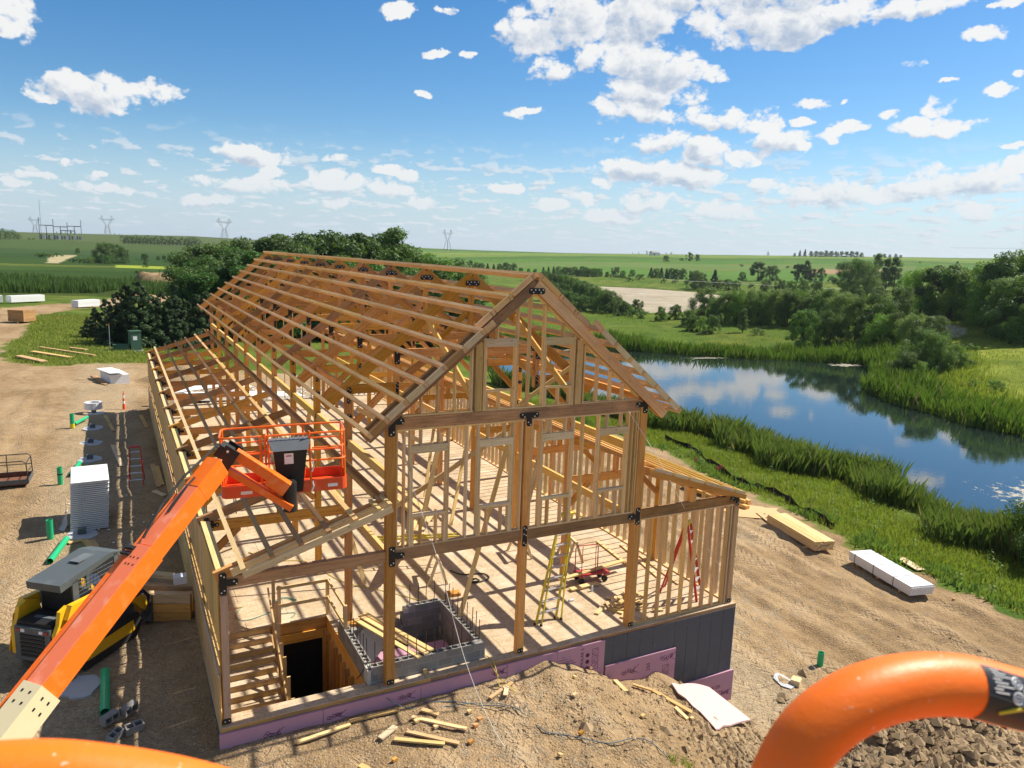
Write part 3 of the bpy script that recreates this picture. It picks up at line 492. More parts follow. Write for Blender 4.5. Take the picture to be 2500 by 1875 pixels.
c = MIX(n, MR(n,noise(n,VM(n,'MULTIPLY',P,(.5,1,1)),.09,5.0,.7),.4,.62), (.26,.22,.13), (.38,.31,.21)); c = MIX(n, MR(n,noise(n,VM(n,'MULTIPLY',P,(.3,1,1)),.35,5.0,.7),.62,.68), c, (.7,.7,.66))
n.links.new(c, b.inputs['Base Color'])
link('far_pond_water', poly_mesh('water2', POND2, WATER, wm2, 0), kind='structure'); link('small_pond_water', poly_mesh('water3', POND3, WATER, wm2, 0), kind='structure')

# ---------------------------------------------------------------- timber frame barn
B = thing('timber_frame_building', 'long unfinished timber frame building with open rafters, stud walls and a bare subfloor', 'building')
W_, BAY, XL, XR, NB = 3.66, 3.657, -7.47, 7.50, 10
YB = NB*BAY
def rz(x): return 9.95-.833*abs(x)           # centre line of the main rafters
def lz(x): return 4.87-.318*(abs(x)-3.95)     # top of the lean-to roofs
def bb(name, p0, p1, wy, wz, m=fir, ref=(0,0,1), parent=None): return bar(name, p0, p1, wy, wz, m, parent or B, ref)
# steel plates with bolts
def plate_mesh(rects, t=.014):
    mb = MB()
    for (x0, z0, x1, z1) in rects:
        c = .03; mb.prism([(x0+c,z0),(x1-c,z0),(x1,z0+c),(x1,z1-c),(x1-c,z1),(x0+c,z1),(x0,z1-c),(x0,z0+c)], t)
    me = bpy.data.meshes.new('plate'); me.from_pydata(mb.v, [], mb.f); me.materials.append(black); return me
def bolt_mesh(pts):
    mb = MB()
    for (x, z) in pts:
        mb.prism([(x+.017*math.cos(a*1.0472), z+.017*math.sin(a*1.0472)) for a in range(6)], .016)
    me = bpy.data.meshes.new('bolts'); me.from_pydata(mb.v, [], mb.f); me.materials.append(bolt); return me
PL = {'tr': ([(-.075,-.24,.075,.24),(.074,-.07,.30,.07)], [(-.03,.19),(.03,.15),(-.03,-.19),(.03,-.15),(.22,.03),(.27,-.03)]),
      'tl': ([(-.075,-.24,.075,.24),(-.30,-.07,-.074,.07)], [(-.03,.19),(.03,.15),(-.03,-.19),(.03,-.15),(-.22,.03),(-.27,-.03)]),
      'td': ([(-.26,-.065,.26,.065),(-.07,-.27,.07,-.064)], [(-.2,.03),(-.14,-.03),(.2,.03),(.14,-.03),(-.03,-.17),(.03,-.23)]),
      'lr': ([(-.09,-.30,.07,.10),(.069,-.04,.28,.10)], [(-.03,-.25),(.03,-.2),(.2,.06),(.24,0),(-.02,.03)]),
      'll': ([(-.07,-.30,.09,.10),(-.28,-.04,-.069,.10)], [(-.03,-.25),(.03,-.2),(-.2,.06),(-.24,0),(.02,.03)]),
      'pk': ([(-.21,-.07,.21,.07)], [(-.16,.03),(-.1,-.03),(-.05,.03),(.05,.03),(.1,-.03),(.16,.03)]),
      'iv': ([(-.065,-.27,.065,.27)], [(-.03,.22),(.03,.17),(-.03,.06),(.03,.02),(-.03,-.17),(.03,-.22)]),
      'bs': ([(-.10,-.07,.10,.07)], [(-.05,0),(.05,.01)]),
      'sq': ([(-.085,-.085,.085,.085)], [(-.04,.04),(.04,-.04)]),
      'tg': ([(-.06,-.13,.06,.13),(.059,-.05,.19,.05)], [(-.03,.09),(.03,-.09),(.14,.0)])}
PLM = {k: (plate_mesh(v[0]), bolt_mesh(v[1])) for k, v in PL.items()}
def plate(k, x, y, z, yaw=0.0, roll=0.0, sc=1.0, bolts=True):
    "front face of the plate at y, facing -y when yaw is 0"
    mw = Matrix.Translation((x, y, z)) @ Matrix.Rotation(yaw, 4, 'Z') @ Matrix.Rotation(roll, 4, 'Y') @ Matrix.Scale(sc, 4) @ Matrix.Translation((0,-.014,0))
    o = link('steel_plate', PLM[k][0], B, mw)
    if bolts: link('bolts', PLM[k][1], o, mw @ Matrix.Translation((0,-.010,0)))
PW = .225; F0 = -.11   # front row faces
# main posts
for k in range(NB+1):
    y = k*BAY
    for x in (-W_, W_): bb('post', (x, y, .0), (x, y, 6.62), PW*.82 if k else PW, PW*.9 if k else PW, fir, (0,1,0))
    for x in (XL, XR): bb('post', (x, y, .0), (x, y, 3.50), .16, .19, fir if x < 0 or k else wallw, (0,1,0))
bb('post', (0,0,0), (0,0,6.47), .19, .20, fir, (0,1,0))
# rafters, hammer beams, collars
for k in range(NB+1):
    y = k*BAY; 
    for s in (-1, 1):
        bb('rafter', (0, y, 9.95), (s*4.32, y, rz(4.32)), .13, .27, fir if k%3 else firdark)
        # lean-to rafter and tie
        xo, xi = s*7.62, s*3.79
        bb('lean_to_rafter', (xo, y, lz(xo)-.07-.125), (xi, y, lz(xi)-.07-.125), .13, .24, firdark if k%2 and s<0 else fir)
        if k: 
            bb('tie_beam', (s*7.38, y, 3.36), (s*3.76, y, 3.36), .13, .26, fir)
            bb('strut', (s*5.55, y, 3.50), (s*5.55, y, lz(5.55)-.32), .13, .18, fir, (0,1,0))
            bb('knee_brace', (s*7.36, y, 2.55), (s*6.62, y, 3.24), .12, .17, fir)
            bb('knee_brace', (s*3.78, y, 2.55), (s*4.5, y, 3.24), .12, .17, fir)
            # hammer beam truss
            bb('hammer_beam', (s*3.56, y, 6.80), (s*2.36, y, 6.80), .14, .24, fir)
            bb('hammer_post', (s*2.27, y, 6.56), (s*2.27, y, 7.86), .14, .17, fir, (0,1,0))
            bb('knee_brace', (s*3.56, y, 5.75), (s*2.62, y, 6.70), .12, .17, fir)
            bb('truss_strut', (s*2.18, y, 7.0), (s*1.25, y, 7.64), .12, .17, fir)
            bb('truss_strut', (s*.12, y, 8.9), (s*1.15, y, 7.98), .11, .15, fir)
            if k < 8:
                plate('ll' if s > 0 else 'lr', s*2.27, y-.09, 7.76); plate('iv', s*2.27, y-.09, 6.76, sc=.7, bolts=k<4); plate('iv', s*W_, y-.105, 6.65, sc=.85)
                plate('sq', s*W_, y-.105, 6.05, roll=.78, sc=.8)
            plate('tg', s*7.30, y-.075, 3.40, sc=1.0 if s < 0 else .8, bolts=k < 4)
            if s < 0: plate('sq', s*7.52+.1, y-.10, 3.56, sc=.8, bolts=False)
            if k < 9: plate('sq', s*W_, y-.105, 5.3, sc=.9)
    if k:
        bb('collar_beam', (-2.18, y, 7.76), (2.18, y, 7.76), .14, .24, fir)
        bb('king_post', (0, y, 7.9), (0, y, 9.7), .13, .15, fir, (0,1,0)); plate('sq', 0, y-.08, 7.8, bolts=False)
    plate('pk', 0, y-(.235 if not k else .085), 9.76, sc=1.05)
# purlins with a joint every two bays
xs = [.10,.72,1.18,1.66,2.14,2.62,3.08,3.54,4.0,4.38]
for s in (-1, 1):
    for j, x in enumerate(xs):
        zc = rz(x)+.27/2/.77+.075+.01; y0 = -.74 if j > 2 else -.24
        ys = [y0]+[BAY*q+(.9 if j % 2 else .1) for q in (2,4,6,8)]+[37.45]
        for a, b2 in zip(ys[:-1], ys[1:]):
            bb('purlin', (s*x, a, zc+random.uniform(-.006,.006)), (s*x, b2-.006, zc+random.uniform(-.006,.006)), .09, .14, purl, ref=(s*.64,0,.77))
# second front rafter pair, ledger boards and the fly boards between the purlin ends
for s in (-1, 1):
    bb('rafter', (0, -.185, 9.93), (s*4.30, -.185, rz(4.30)-.02), .09, .25, firdark if s < 0 else purl)
    for a, c2 in zip(xs[:3], xs[1:4]):
        m1, m2 = s*(a+.055), s*(c2-.055); bb('blocking', (m1, -.20, rz(m1)+.27), (m2, -.20, rz(m2)+.27), .075, .135, purl)
    for i, (a, c2) in enumerate(zip(xs[3:-1], xs[4:])):
        m1, m2 = s*(a+.04), s*(c2-.04); bb('fly_board', (m1, -.70, rz(m1)+.265), (m2, -.70, rz(m2)+.265), .045, .15, [pale, greyw, pale, pale][i % 4] if s < 0 else pale)
    bb('fly_board', (s*1.62, -.752, rz(1.62)+.265), (s*1.40, -.752, rz(1.40)+.265), .03, .15, purl)
    bb('ridge_board', (s*.001, -.2, 10.1), (s*.001, .2, 10.1), .02, .12, purl)
    bb('rafter', (s*.05, 37.35, 9.95), (s*4.32, 37.35, rz(4.32)), .05, .2, fir)
# front beams
bb('beam', (-3.55, 0, 6.63), (3.55, 0, 6.63), .16, .29, firdark)
bb('beam', (-3.55, 0, 3.37), (-.10, 0, 3.37), .16, .28, wood('front_beam', (.22,.12,.055), (.38,.23,.12), grime=.15)); bb('beam', (.10, 0, 3.37), (3.55, 0, 3.37), .16, .28, bpy.data.materials['front_beam'])
bb('beam', (XL+.09, .01, 3.37), (-3.78, .01, 3.37), .16, .25, greyw); bb('beam', (3.78, .01, 3.42), (XR-.09, .01, 3.42), .16, .25, firdark)
# front plates
plate('tr', XL, -.10, 3.37, sc=1.05); plate('tr', -W_+.02, F0-.004, 3.37, sc=1.05); plate('iv', 0, -.104, 3.35, sc=1.05); plate('tl', W_, F0-.004, 3.40, sc=1.05); plate('lr', -W_, F0-.004, 6.66, sc=1.05); plate('td', 0, -.104, 6.60, sc=1.05); plate('tl', W_+.02, F0-.004, 6.66, sc=1.05); plate('tl', XR-.02, -.10, 3.46, sc=.95)
for x, w in ((XL,.10),(-W_,F0),(0,.10),(W_,F0),(XR,.10)): plate('bs', x, -abs(w)-.004, .09, sc=.9)
# upper front wall, between the two beams
def st(x, z0, z1, y=0.0, w=.04, m=None, dp=.14): bb('stud', (x, y, z0), (x, y, z1), w, dp, m or (stud if random.random() < .8 else pale), (0,1,0))
def pl_(x0, x1, z, y=0.0, name='wall_plate', h=.04, m=None, dp=.14): bb(name, (x0, y, z), (x1, y, z), dp, h, m or stud)
for (x0, x1) in ((-3.54,-.105), (.105, 3.54)):
    pl_(x0, x1, 3.53); pl_(x0, x1, 6.46)
zb, zt = 3.551, 6.439
for x in (-3.52,-3.33,-1.70,-.165,.13,1.70,3.33,3.45,3.52): st(x, zb, zt)
for c_ in (-2.69,-.90,.90,2.70):
    hw = .43
    for s in (-1, 1): st(c_+s*(hw+.062), zb, zt); st(c_+s*(hw+.02), zb, 5.86)
    bb('header', (c_-hw-.04, 0, 5.96), (c_+hw+.04, 0, 5.96), .14, .19, pale); pl_(c_-hw+.001, c_+hw-.001, 4.27, name='sill_plate'); pl_(c_-hw+.001, c_+hw-.001, 4.309, name='sill_plate', h=.036, m=pale)
    for x in (c_-.22, c_+.24): st(x, 6.056, zt)
    for x in (c_-hw+.02, c_-.2, c_+.2, c_+hw-.02): st(x, zb, 4.249)
# gable wall
for a, c2 in ((-3.40,-1.57),(-1.33,1.33),(1.57,3.40)): pl_(a, c2, 6.80)
for s in (-1, 1):
    bb('gable_plate', (s*.03, 0, rz(.03)-.20), (s*3.45, 0, rz(3.45)-.20), .14, .04, pine)
    bb('gable_post', (s*1.45, -.01, 6.79), (s*1.45, -.01, rz(1.45)-.235), .18, .17, wallw, (0,1,0))
    for x in (1.62, 2.06, 2.50, 2.92): st(s*x, 6.821, rz(x)-.235)
    for x in (1.30, .385): st(s*x, 6.821, rz(x)-.235)
    for x in (1.255, .43): st(s*x, 6.821, 8.38)
    bb('header', (s*1.275, 0, 8.48), (s*.41, 0, 8.48), .14, .19, pale); pl_(min(s*1.23,s*.45), max(s*1.23,s*.45), 7.28, name='sill_plate')
    for x in (.95,): st(s*x, 8.577, rz(x)-.235)
    for x in (1.21, .86, .47): st(s*x, 6.821, 7.259)
st(-.04, 6.821, rz(.04)-.235)
bb('collar_stud', (.0, .1, 6.9), (0, .1, 6.95), .04, .04, stud)
# right lean-to front wall
pl_(3.78, 7.40, .021, h=.04, dp=.14); pl_(3.78, 7.40, 3.26)
for x in (3.80, 4.24, 4.68, 5.12, 5.56, 5.98, 6.42, 6.82, 7.22, 7.33): st(x, .042, 3.239, w=.045)
bb('post', (5.72, .02, 3.55), (5.72, .02, lz(5.72)-.33), .2, .16, fir, (0,1,0))
# long beams through the building
for s in (-1, 1):
    for k in range(NB):
        y0, y1 = k*BAY+.10, (k+1)*BAY-.10
        bb('long_beam', (s*3.66, y0, 5.30), (s*3.66, y1, 5.30), .11, .24, gold); bb('long_beam', (s*3.66, y0, 3.30), (s*3.66, y1, 3.30), .11, .22, gold)
        if s > 0 or k: bb('eave_beam', (s*3.66, y0, 6.80), (s*3.66, y1, 6.80), .09, .2, fir)
    for q in range(5):
        y0, y1 = -.1+q*7.5, 7.39+q*7.5
        bb('roof_ledger', (s*3.86, max(y0,.13), 4.86), (s*3.86, y1, 4.86), .05, .13, greyw); bb('roof_ledger', (s*4.02, max(y0,.1), 4.86), (s*4.02, y1, 4.86), .05, .13, greyw if s < 0 else purl)
    # lean-to purlins
    for j, x in enumerate((4.66, 5.27, 5.88, 6.50, 7.10)+((7.50,) if s > 0 else ())):
        for q in range(5):
            y0, y1 = (-.62 if s < 0 else -.34)*(q == 0)+q*7.45, 7.44+q*7.45
            m_ = (greyw if j in (1,2,3) else pine if j == 4 else purl) if s < 0 else gold  # roof shade put into the colour of the three middle left purlins
            bb('lean_to_purlin', (s*x, y0, lz(x)-.035), (s*x, y1, lz(x)-.035), .11, .07, m_, ref=(s*.3,0,.95))
# left lean-to overhang: fly rafter, blocking
bb('fly_rafter', (-7.12, -.60, lz(7.12)-.15), (-3.80, -.60, lz(3.80)-.15), .05, .16, pale); bb('fly_rafter', (-7.3, -.20, lz(7.3)-.17), (-3.80, -.20, lz(3.80)-.17), .05, .18, pale)
for x in (3.86,): bb('blocking', (-x, -.62, lz(x)-.035), (-x, .1, lz(x)-.035), .09, .07, pine)
bb('blocking', (-4.12, -.62, lz(4.12)-.035), (-4.12, .1, lz(4.12)-.035), .09, .07, pine)
# right lean-to fly boards between the purlin ends
xr = [3.95,4.66,5.27,5.88,6.50,7.10,7.56]
for a, c2 in zip(xr[:-1], xr[1:]): bb('fly_board', (a+.05, -.32, lz(a+.05)-.045), (c2-.05, -.32, lz(c2-.05)-.045), .05, .10, pale)
bb('lean_to_rafter', (3.80, -.30, lz(3.8)-.16), (7.60, -.30, lz(7.6)-.16), .06, .15, fir)
# gable bracing seen through the front
for s in (-1, 1): bb('roof_brace', (s*1.42, .16, 6.95), (s*1.42, 3.55, 8.75), .05, .20, gold)
for p0, p1 in (((-3.4,1.6,3.75),(.2,1.6,5.75)),((-2.35,1.3,3.5),(-1.75,1.5,5.9)),((-1.1,1.7,.05),(.7,1.9,6.2)),((.9,1.5,3.3),(1.7,1.7,6.3)),((-3.5,3.4,6.3),(-1.6,3.4,5.2)),((1.6,3.4,6.1),(3.5,3.5,7.2)),((-2.6,5.6,.05),(-3.55,6.9,4.6)),((2.0,9.4,.05),(3.5,10.8,4.4)),((2.3,13.0,.05),(3.5,14.5,4.6)),((-3.5,9,5.2),(-3.5,10.8,2.1))): bb('temporary_brace', p0, p1, .13, .045, pine, ref=(0,1,0))
# side walls: studs, plates, boards
def side_wall(x, sgn):
    n = 0
    for k in range(NB):
        y0, y1 = k*BAY+.09, (k+1)*BAY-.09
        bb('wall_plate', (x, y0, .021), (x, y1, .021), .14, .04, stud); bb('wall_plate', (x, y0, 3.26), (x, y1, 3.26), .14, .04, stud)
        bb('top_plate', (x, y0-.08, 3.52 if sgn < 0 else 3.60), (x, y1+.08, 3.52 if sgn < 0 else 3.60), .20, .05, pine if sgn < 0 else fir)
        bb('wall_beam', (x, y0, 3.385 if sgn<0 else 3.42), (x, y1, 3.385 if sgn<0 else 3.42), .15, .19, gold)
        for q in range(9): bb('stud', (x, y0+.02+q*(y1-y0-.04)/8, .042), (x, y0+.02+q*(y1-y0-.04)/8, 3.239), .14, .042, stud, (0,1,0)); n += 1
side_wall(XL+.01, -1); side_wall(XR-.01, 1)
# left wall cladding: sheathing sheets with a silver taped edge, boards above with two slots
yy = -.10
while yy < YB-.1:
    y1 = min(yy+1.215, YB+.1)
    top = 1.215+random.uniform(-.02,.02)
    o = bb('sheathing_panel', (XL-.13, yy, (top-.42)/2), (XL-.13, y1-.006, (top-.42)/2), .022, top+.42, wallw)
    bb('taped_edge', (XL-.147, yy, top-.02), (XL-.147, y1-.008, top-.02), .012, .05, silver); yy = y1
yy = -.05
while yy < YB:
    y1 = min(yy+.405, YB+.1); bb('wall_board', (XL-.098, (yy+y1)/2, 1.96), (XL-.098, (yy+y1)/2, 3.47), .395, .022, wallw, (1,0,0)); yy = y1
for k in range(5):
    bb('wall_board', (XL-.098, k*7.35-.02, 1.64), (XL-.098, k*7.35+7.32, 1.64), .022, .16, wallw)
    bb('wall_board', (XL-.098, k*7.35-.02, 1.28), (XL-.098, k*7.35+7.32, 1.28), .022, .14, wallw)
bb('corner_board', (XL-.02, -.155, .2), (XL-.02, -.155, 3.15), .19, .04, pale, (0,1,0)) if False else None
bb('post_cladding', (XL+.01, -.125, .18), (XL+.01, -.125, 3.10), .15, .04, wood('pinkish_board', (.50,.32,.20), (.66,.46,.32), knot=.6), (0,1,0))
# back wall and back stud walls
for x in np.arange(-3.3, 3.4, .61): st(float(x), .04, 6.4, y=YB)
for x in list(np.arange(3.95, 7.3, .45)): st(float(x), .04, 3.2, y=YB)
bb('beam', (-3.55, YB, 6.63), (3.55, YB, 6.63), .16, .29, fir); bb('beam', (XL+.1, YB, 3.36), (-3.78, YB, 3.36), .14, .25, fir) if False else None
# subfloor in sheets, with the stair and block pit openings cut out
holes = [(-7.36,-4.20,.28,4.12), (-4.19,-.97,.10,3.02)]
def cut(r, hs):
    out = [r]
    for (a, b2, c2, d) in hs:
        nx = []
        for (x0, x1, y0, y1) in out:
            if x1 <= a or x0 >= b2 or y1 <= c2 or y0 >= d: nx.append((x0,x1,y0,y1)); continue
            if y0 < c2: nx.append((x0,x1,y0,c2))
            if y1 > d: nx.append((x0,x1,d,y1))
            ya, yb_ = max(y0,c2), min(y1,d)
            if x0 < a: nx.append((x0,a,ya,yb_))
            if x1 > b2: nx.append((b2,x1,ya,yb_))
        out = nx
    return [q for q in out if q[1]-q[0] > .02 and q[3]-q[2] > .02]
row = 0; y = -.20
while y < 36.9:
    y1 = min(y+1.22, 36.9); x = -7.62-(1.22 if row % 2 else 0)
    while x < 7.72:
        x1 = min(x+2.44, 7.72)
        if x1 > -7.6:
            for (a, b2, c2, d) in cut((max(x,-7.62), x1, y, y1), holes): bb('floor_panel', ((a+.003), (c2+d)/2, -.011+random.uniform(-.0015,.0015)), (b2-.003, (c2+d)/2, -.011), d-c2-.007, .02, osb)
        x = x1
    row += 1; y = y1
for a, b2 in ((-7.62,-2.6),(-2.59,2.6),(2.61,7.72)): bb('rim_board', (a, -.17, -.16), (b2, -.17, -.16), .04, .27, firdark)
for y in (4.14,): bb('floor_header', (-7.3, y, -.19), (-4.2, y, -.19), .045, .33, fir)
bb('floor_header', (-4.17, .3, -.19), (-4.17, 4.1, -.19), .04, .33, fir)
for i, y in enumerate(np.arange(4.6, 36.5, .61)): bb('floor_joist', (-7.5, float(y), -.19), (7.6, float(y), -.19), .045, .33, fir) if i < 20 else None
# foundation and insulation boards
fd = MB(); fd.box((.05, .0, -1.95), (15.2, .24, 3.3)); fd.box((-7.5, 18.3, -1.95), (.24, 36.6, 3.3)); fd.box((7.56, 18.3, -1.95), (.24, 36.6, 3.3)); fd.box((.05, 36.7, -1.95), (15.2, .24, 3.3)); fd.build('foundation_wall', conc, B)
cutoff = fd
xs2 = [2.62,3.02,3.50,3.98,4.46,5.28,5.76,6.24,6.72,7.20,7.69]
for a, c2 in zip(xs2[:-1], xs2[1:]): bb('membrane_panel', (a+.004, -.205, -1.79), (c2-.004, -.205, -1.79), .02, 3.36, conc)
for y in np.arange(0, 36, 1.22): bb('membrane_panel', (7.70, float(y)-.1, -1.87), (7.70, float(y)+1.11, -1.87), .02, 3.12, conc)
bb('sill_plate', (-7.62, -.11, -.315), (7.7, -.11, -.315), .2, .035, pine)
fb_ = []
x = -7.66
for x1 in (-5.35,-2.90,-.45,1.10,2.69): fb_.append(bb('foam_board', (x, -.235, -.93), (x1-.008, -.235, -.93), .06, 1.62, pinkf)); x = x1
fb_.append(bb('foam_board', (2.74, -.247, -2.1), (5.32, -.247, -2.1), .06, 2.3, pinkf)); fb_.append(bb('foam_board', (5.36, -.247, -3.0), (7.80, -.247, -3.0), .06, 1.46, pinkf))
bb('corner_trim', (7.735, -.135, -3.5), (7.735, -.135, -.3), .05, .05, foamw, (0,1,0))
def ink(name, body, size, x, y, z, par, rot=0.0, m=inkp): return text(name, body, size, m, par, Matrix.Translation((x,y,z)) @ Matrix.Rotation(R_(90),4,'X') @ Matrix.Rotation(rot,4,'Z'), .0008)
ink('printed_word', 'FOAMULAR 250', .15, 6.75, -.2795, -2.72, fb_[6]); ink('printed_word', '250', .17, 4.30, -.2795, -1.33, fb_[5], R_(90)); ink('printed_word', 'FOAMULAR 2', .14, 1.92, -.268, -.62, fb_[4], R_(90))
def scribble(par, x, z, sc, y, mir=1):
    mb = MB()
    for i in range(7):
        cx, cz, r = x+mir*(-.13+.05*i+random.uniform(-.02,.02))*sc, z+(random.uniform(-.05,.05))*sc, .045*sc
        mb.tube([(cx+r*math.cos(a), y, cz+r*math.sin(a)) for a in np.linspace(0, 6, 9)], .006, 4)
    mb.tube([(x+.13*sc*mir, y, z-.02*sc), (x+.33*sc*mir, y, z+.13*sc)], .007, 4); mb.tube([(x+.33*sc*mir, y, z-.1*sc), (x+.15*sc*mir, y, z-.03*sc), (x+.2*sc*mir, y, z+.1*sc)], .007, 4)
    mb.build('printed_mark', inkp, par)
for i, (x, z, s_) in enumerate([(-6.55,-.40,.9),(-5.1,-.36,.9),(-3.35,-.32,.9),(-.75,-.28,.9)]): scribble(fb_[min(i,3)] if i < 3 else fb_[2], x, z, s_, -.267)
scribble(fb_[5], 3.55, -1.3, 1.2, -.279); scribble(fb_[5], 4.95, -1.2, 1.2, -.279); scribble(fb_[6], 7.45, -3.0, .9, -.279)
def boxes_print(par, x, y, z, w, h):
    mb = MB()
    for q in range(3):
        z0 = z-q*h*1.25
        for (a, c2) in (((x,z0),(x+w,z0)),((x+w,z0),(x+w,z0-h)),((x+w,z0-h),(x,z0-h)),((x,z0-h),(x,z0)),((x+.02,z0-h+.03),(x+w-.03,z0-.03))): mb.tube([(a[0],y,a[1]),(c2[0],y,c2[1])], .006, 4)
    mb.build('printed_diagram', inkp, par)
boxes_print(fb_[4], 2.26, -.267, -.30, .20, .18); boxes_print(fb_[5], 4.85, -.279, -1.42, .22, .2)
mb = MB()
for q in range(3): mb.prism([(2.10+.065*math.cos(a*.5236), -.45-q*.2+.065*math.sin(a*.5236)) for a in range(12)], .001, Matrix.Translation((0,-.267,0)))
for q in range(16): mb.box((1.2+random.uniform(0,.45), -.266, -.33-random.uniform(0,.35)), (random.uniform(.02,.3), .001, .012))
mb.box((6.35, -.278, -2.50), (.13, .001, .10)); 
for q in range(12): mb.box((6.9+random.uniform(-.2,.5), -.278, -2.85-random.uniform(0,.2)), (random.uniform(.05,.14), .001, .012))
mb.build('printed_symbols', inkp, fb_[4])

# ---------------------------------------------------------------- stair, guard rail, block pit and things on the floor
T = thing('staircase', 'rough wooden stair going down through the floor opening beside the left corner post', 'staircase', (-6.5, 3, -1))
for i in range(10):
    z = -.18*(i+1); y = 4.10-.235*i
    bar('riser', (-7.32, y-.0, z+.085), (-5.80, y-.0, z+.085), .02, .17, wallw, T); bar('tread', (-7.32, y-.125, z-.012), (-5.80, y-.125, z-.012), .27, .035, osb, T)
for x in (-7.34, -5.77): bar('stringer', (x, 4.1, -.30), (x, 1.75, -2.10), .04, .28, wallw, T)
bar('landing', (-7.3, 1.05, -2.0), (-5.75, 1.05, -2.0), 1.5, .03, osb, T)
for i, (y, zt) in enumerate(((4.02,1.95),(3.62,.95),(3.3,.45),(2.95,.05),(2.55,-.15),(2.05,-.45),(1.5,-.75),(.9,-.9),(.45,-.2))): bar('stair_stud', (-5.70, y, -2.9), (-5.70, y, zt), .09, .045, stud if i % 2 else wallw, T, (0,1,0))
bar('handrail', (-5.76, 4.55, .95), (-5.76, 1.6, -1.35), .04, .09, pine, T); bar('baseboard', (-5.66, 4.1, -.25), (-5.66, .4, -.25-2.3), .03, .12, pine, T)
T = thing('guard_rail', 'low timber guard rail around the dark stair opening', 'railing', (-4.8, 3.9, 0))
for x, y in ((-5.52,4.18),(-4.14,4.18),(-4.12,2.3)): bar('rail_post', (x, y, -.3), (x, y, 1.12), .09, .09, stud, T, (0,1,0))
for z in (.55, 1.09): bar('rail_board', (-5.6, 4.12, z), (-4.08, 4.12, z), .04, .09, pine, T); bar('rail_board', (-4.14, 4.13, z-.01), (-4.14, 2.25, z-.01), .04, .09, pine, T)
T = thing('stud_partition', 'dark stud partition lining the right side of the stair shaft', 'partition', (-4.25, 2, -2))
for y in np.arange(.45, 4.1, .4): bar('stud', (-4.26, float(y), -3.1), (-4.26, float(y), -.37), .14, .045, fir, T, (0,1,0))
bar('header', (-5.65, 4.08, -.5), (-4.2, 4.08, -.5), .04, .28, fir, T)
bar('backing_panel', (-4.19, .3, -1.7), (-4.19, 4.1, -1.7), .01, 2.7, wallw, T)
mb = MB(); mb.box((-5.7, 4.3, -1.9), (3.3, .03, 2.9)); mb.box((-5.7, 4.25, -3.05), (3.2, .02, .02)); mb.build('basement_shade_sheet', black, T)  # black sheet stands in for the dark of the open basement
# block pit
T = thing('concrete_block_pit', 'open shaft of grey concrete blocks with upright rebar, rising through the floor', 'masonry', (-2.6, 1.6, .2))
def hollow():
    mb = MB(); L, H, D_ = .39, .19, .19; t = .032
    for s in (-1, 1): mb.box((0, s*(D_/2-t/2), 0), (L, t, H))
    for x in (-L/2+t/2, 0, L/2-t/2): mb.box((x, 0, -.0005), (t, D_-2*t-.0002, H-.001))
    mb.box((0, 0, -H/2+.01), (L-.07, D_-.07, .01))
    me = bpy.data.meshes.new('block'); me.from_pydata(mb.v, [], mb.f); me.materials.append(cmu); return me
hol = hollow(); solid = boxmesh(.39, .19, .19, cmu)
def course(x0, y0, x1, y1, z, top, off):
    d = Vector((x1-x0, y1-y0, 0)); L = d.length; d.normalize(); n = int(L/.4+.3); a = math.atan2(d.y, d.x)
    for i in range(n + (1 if off else 0)):
        s0 = i*.4 - (.2 if off else 0); s1 = s0+.39; s0 = max(s0, 0); s1 = min(s1, L)
        if s1-s0 < .1: continue
        c = Vector((x0, y0, z))+d*((s0+s1)/2); mw = Matrix.Translation(c) @ Matrix.Rotation(a, 4, 'Z')
        if s1-s0 > .35: link('block', hol if top else solid, T, mw @ Matrix.Rotation(random.uniform(-.006,.006),4,'Z'))
        else: link('block', boxmesh(s1-s0, .19, .19, cmu), T, mw)
X0, X1, Y0, Y1 = -4.08, -1.06, .20, 2.92
for k in range(12):
    z = .36-.2*k; top = k == 0
    if k < 3: course(X0, Y0, X1+.1, Y0, z, top, k % 2)
    course(X0, Y0+.2, X0, Y1, z, top, k % 2)
    if k < 7: course(X1, Y0+.1 if not top else Y0+.2, X1, Y1, z, top, k % 2); course(-2.32+.2*(k == 0), Y1, X1-.1, Y1, z, top, (k+1) % 2)
    if 1 < k < 7: course(-3.9, Y1, -2.35, Y1, z, False, k % 2)
mo = MB(); mo.box(((X0+X1)/2, Y0, -1.27), (X1-X0+.17, .183, 3.3)); mo.box((X0, (Y0+Y1)/2, -1.25), (.183, Y1-Y0, 3.3)); mo.box((X1, (Y0+Y1)/2, -1.25), (.183, Y1-Y0, 3.3)); mo.box((-1.65, Y1, -1.25), (1.2, .183, 3.3)); mo.box((-3.1, Y1, -1.5), (1.6, .183, 2.8))
mo.build('mortar_joints', mortar, T)
def reb(x, y, h=.85):
    mb = MB(); mb.tube([(x,y,.1),(x+random.uniform(-.02,.02),y+random.uniform(-.02,.02),.45+h)], .011, 6); mb.build('rebar', rebarm, T)
for y in (.45,.75,1.05,1.35,1.65,1.95,2.3,2.65): reb(X0, y, .62)
for x in (-3.95,-3.1,-2.85,-2.6,-2.35,-2.1,-1.85,-1.6,-1.35,-1.1): reb(x, Y0, .62)
for x in (-2.05,-1.8,-1.55,-1.3): reb(x, Y1, .62)
for y in (.5,.75,1.1,1.4,1.75,2.05,2.35,2.6): reb(X1, y, .72)
def board(name, label, p0, p1, wy, wz, m, ref=(0,0,1), cat='board', group=None): 
    o = bar(name, p0, p1, wy, wz, m, None, ref); return tag(o, label, cat, group)
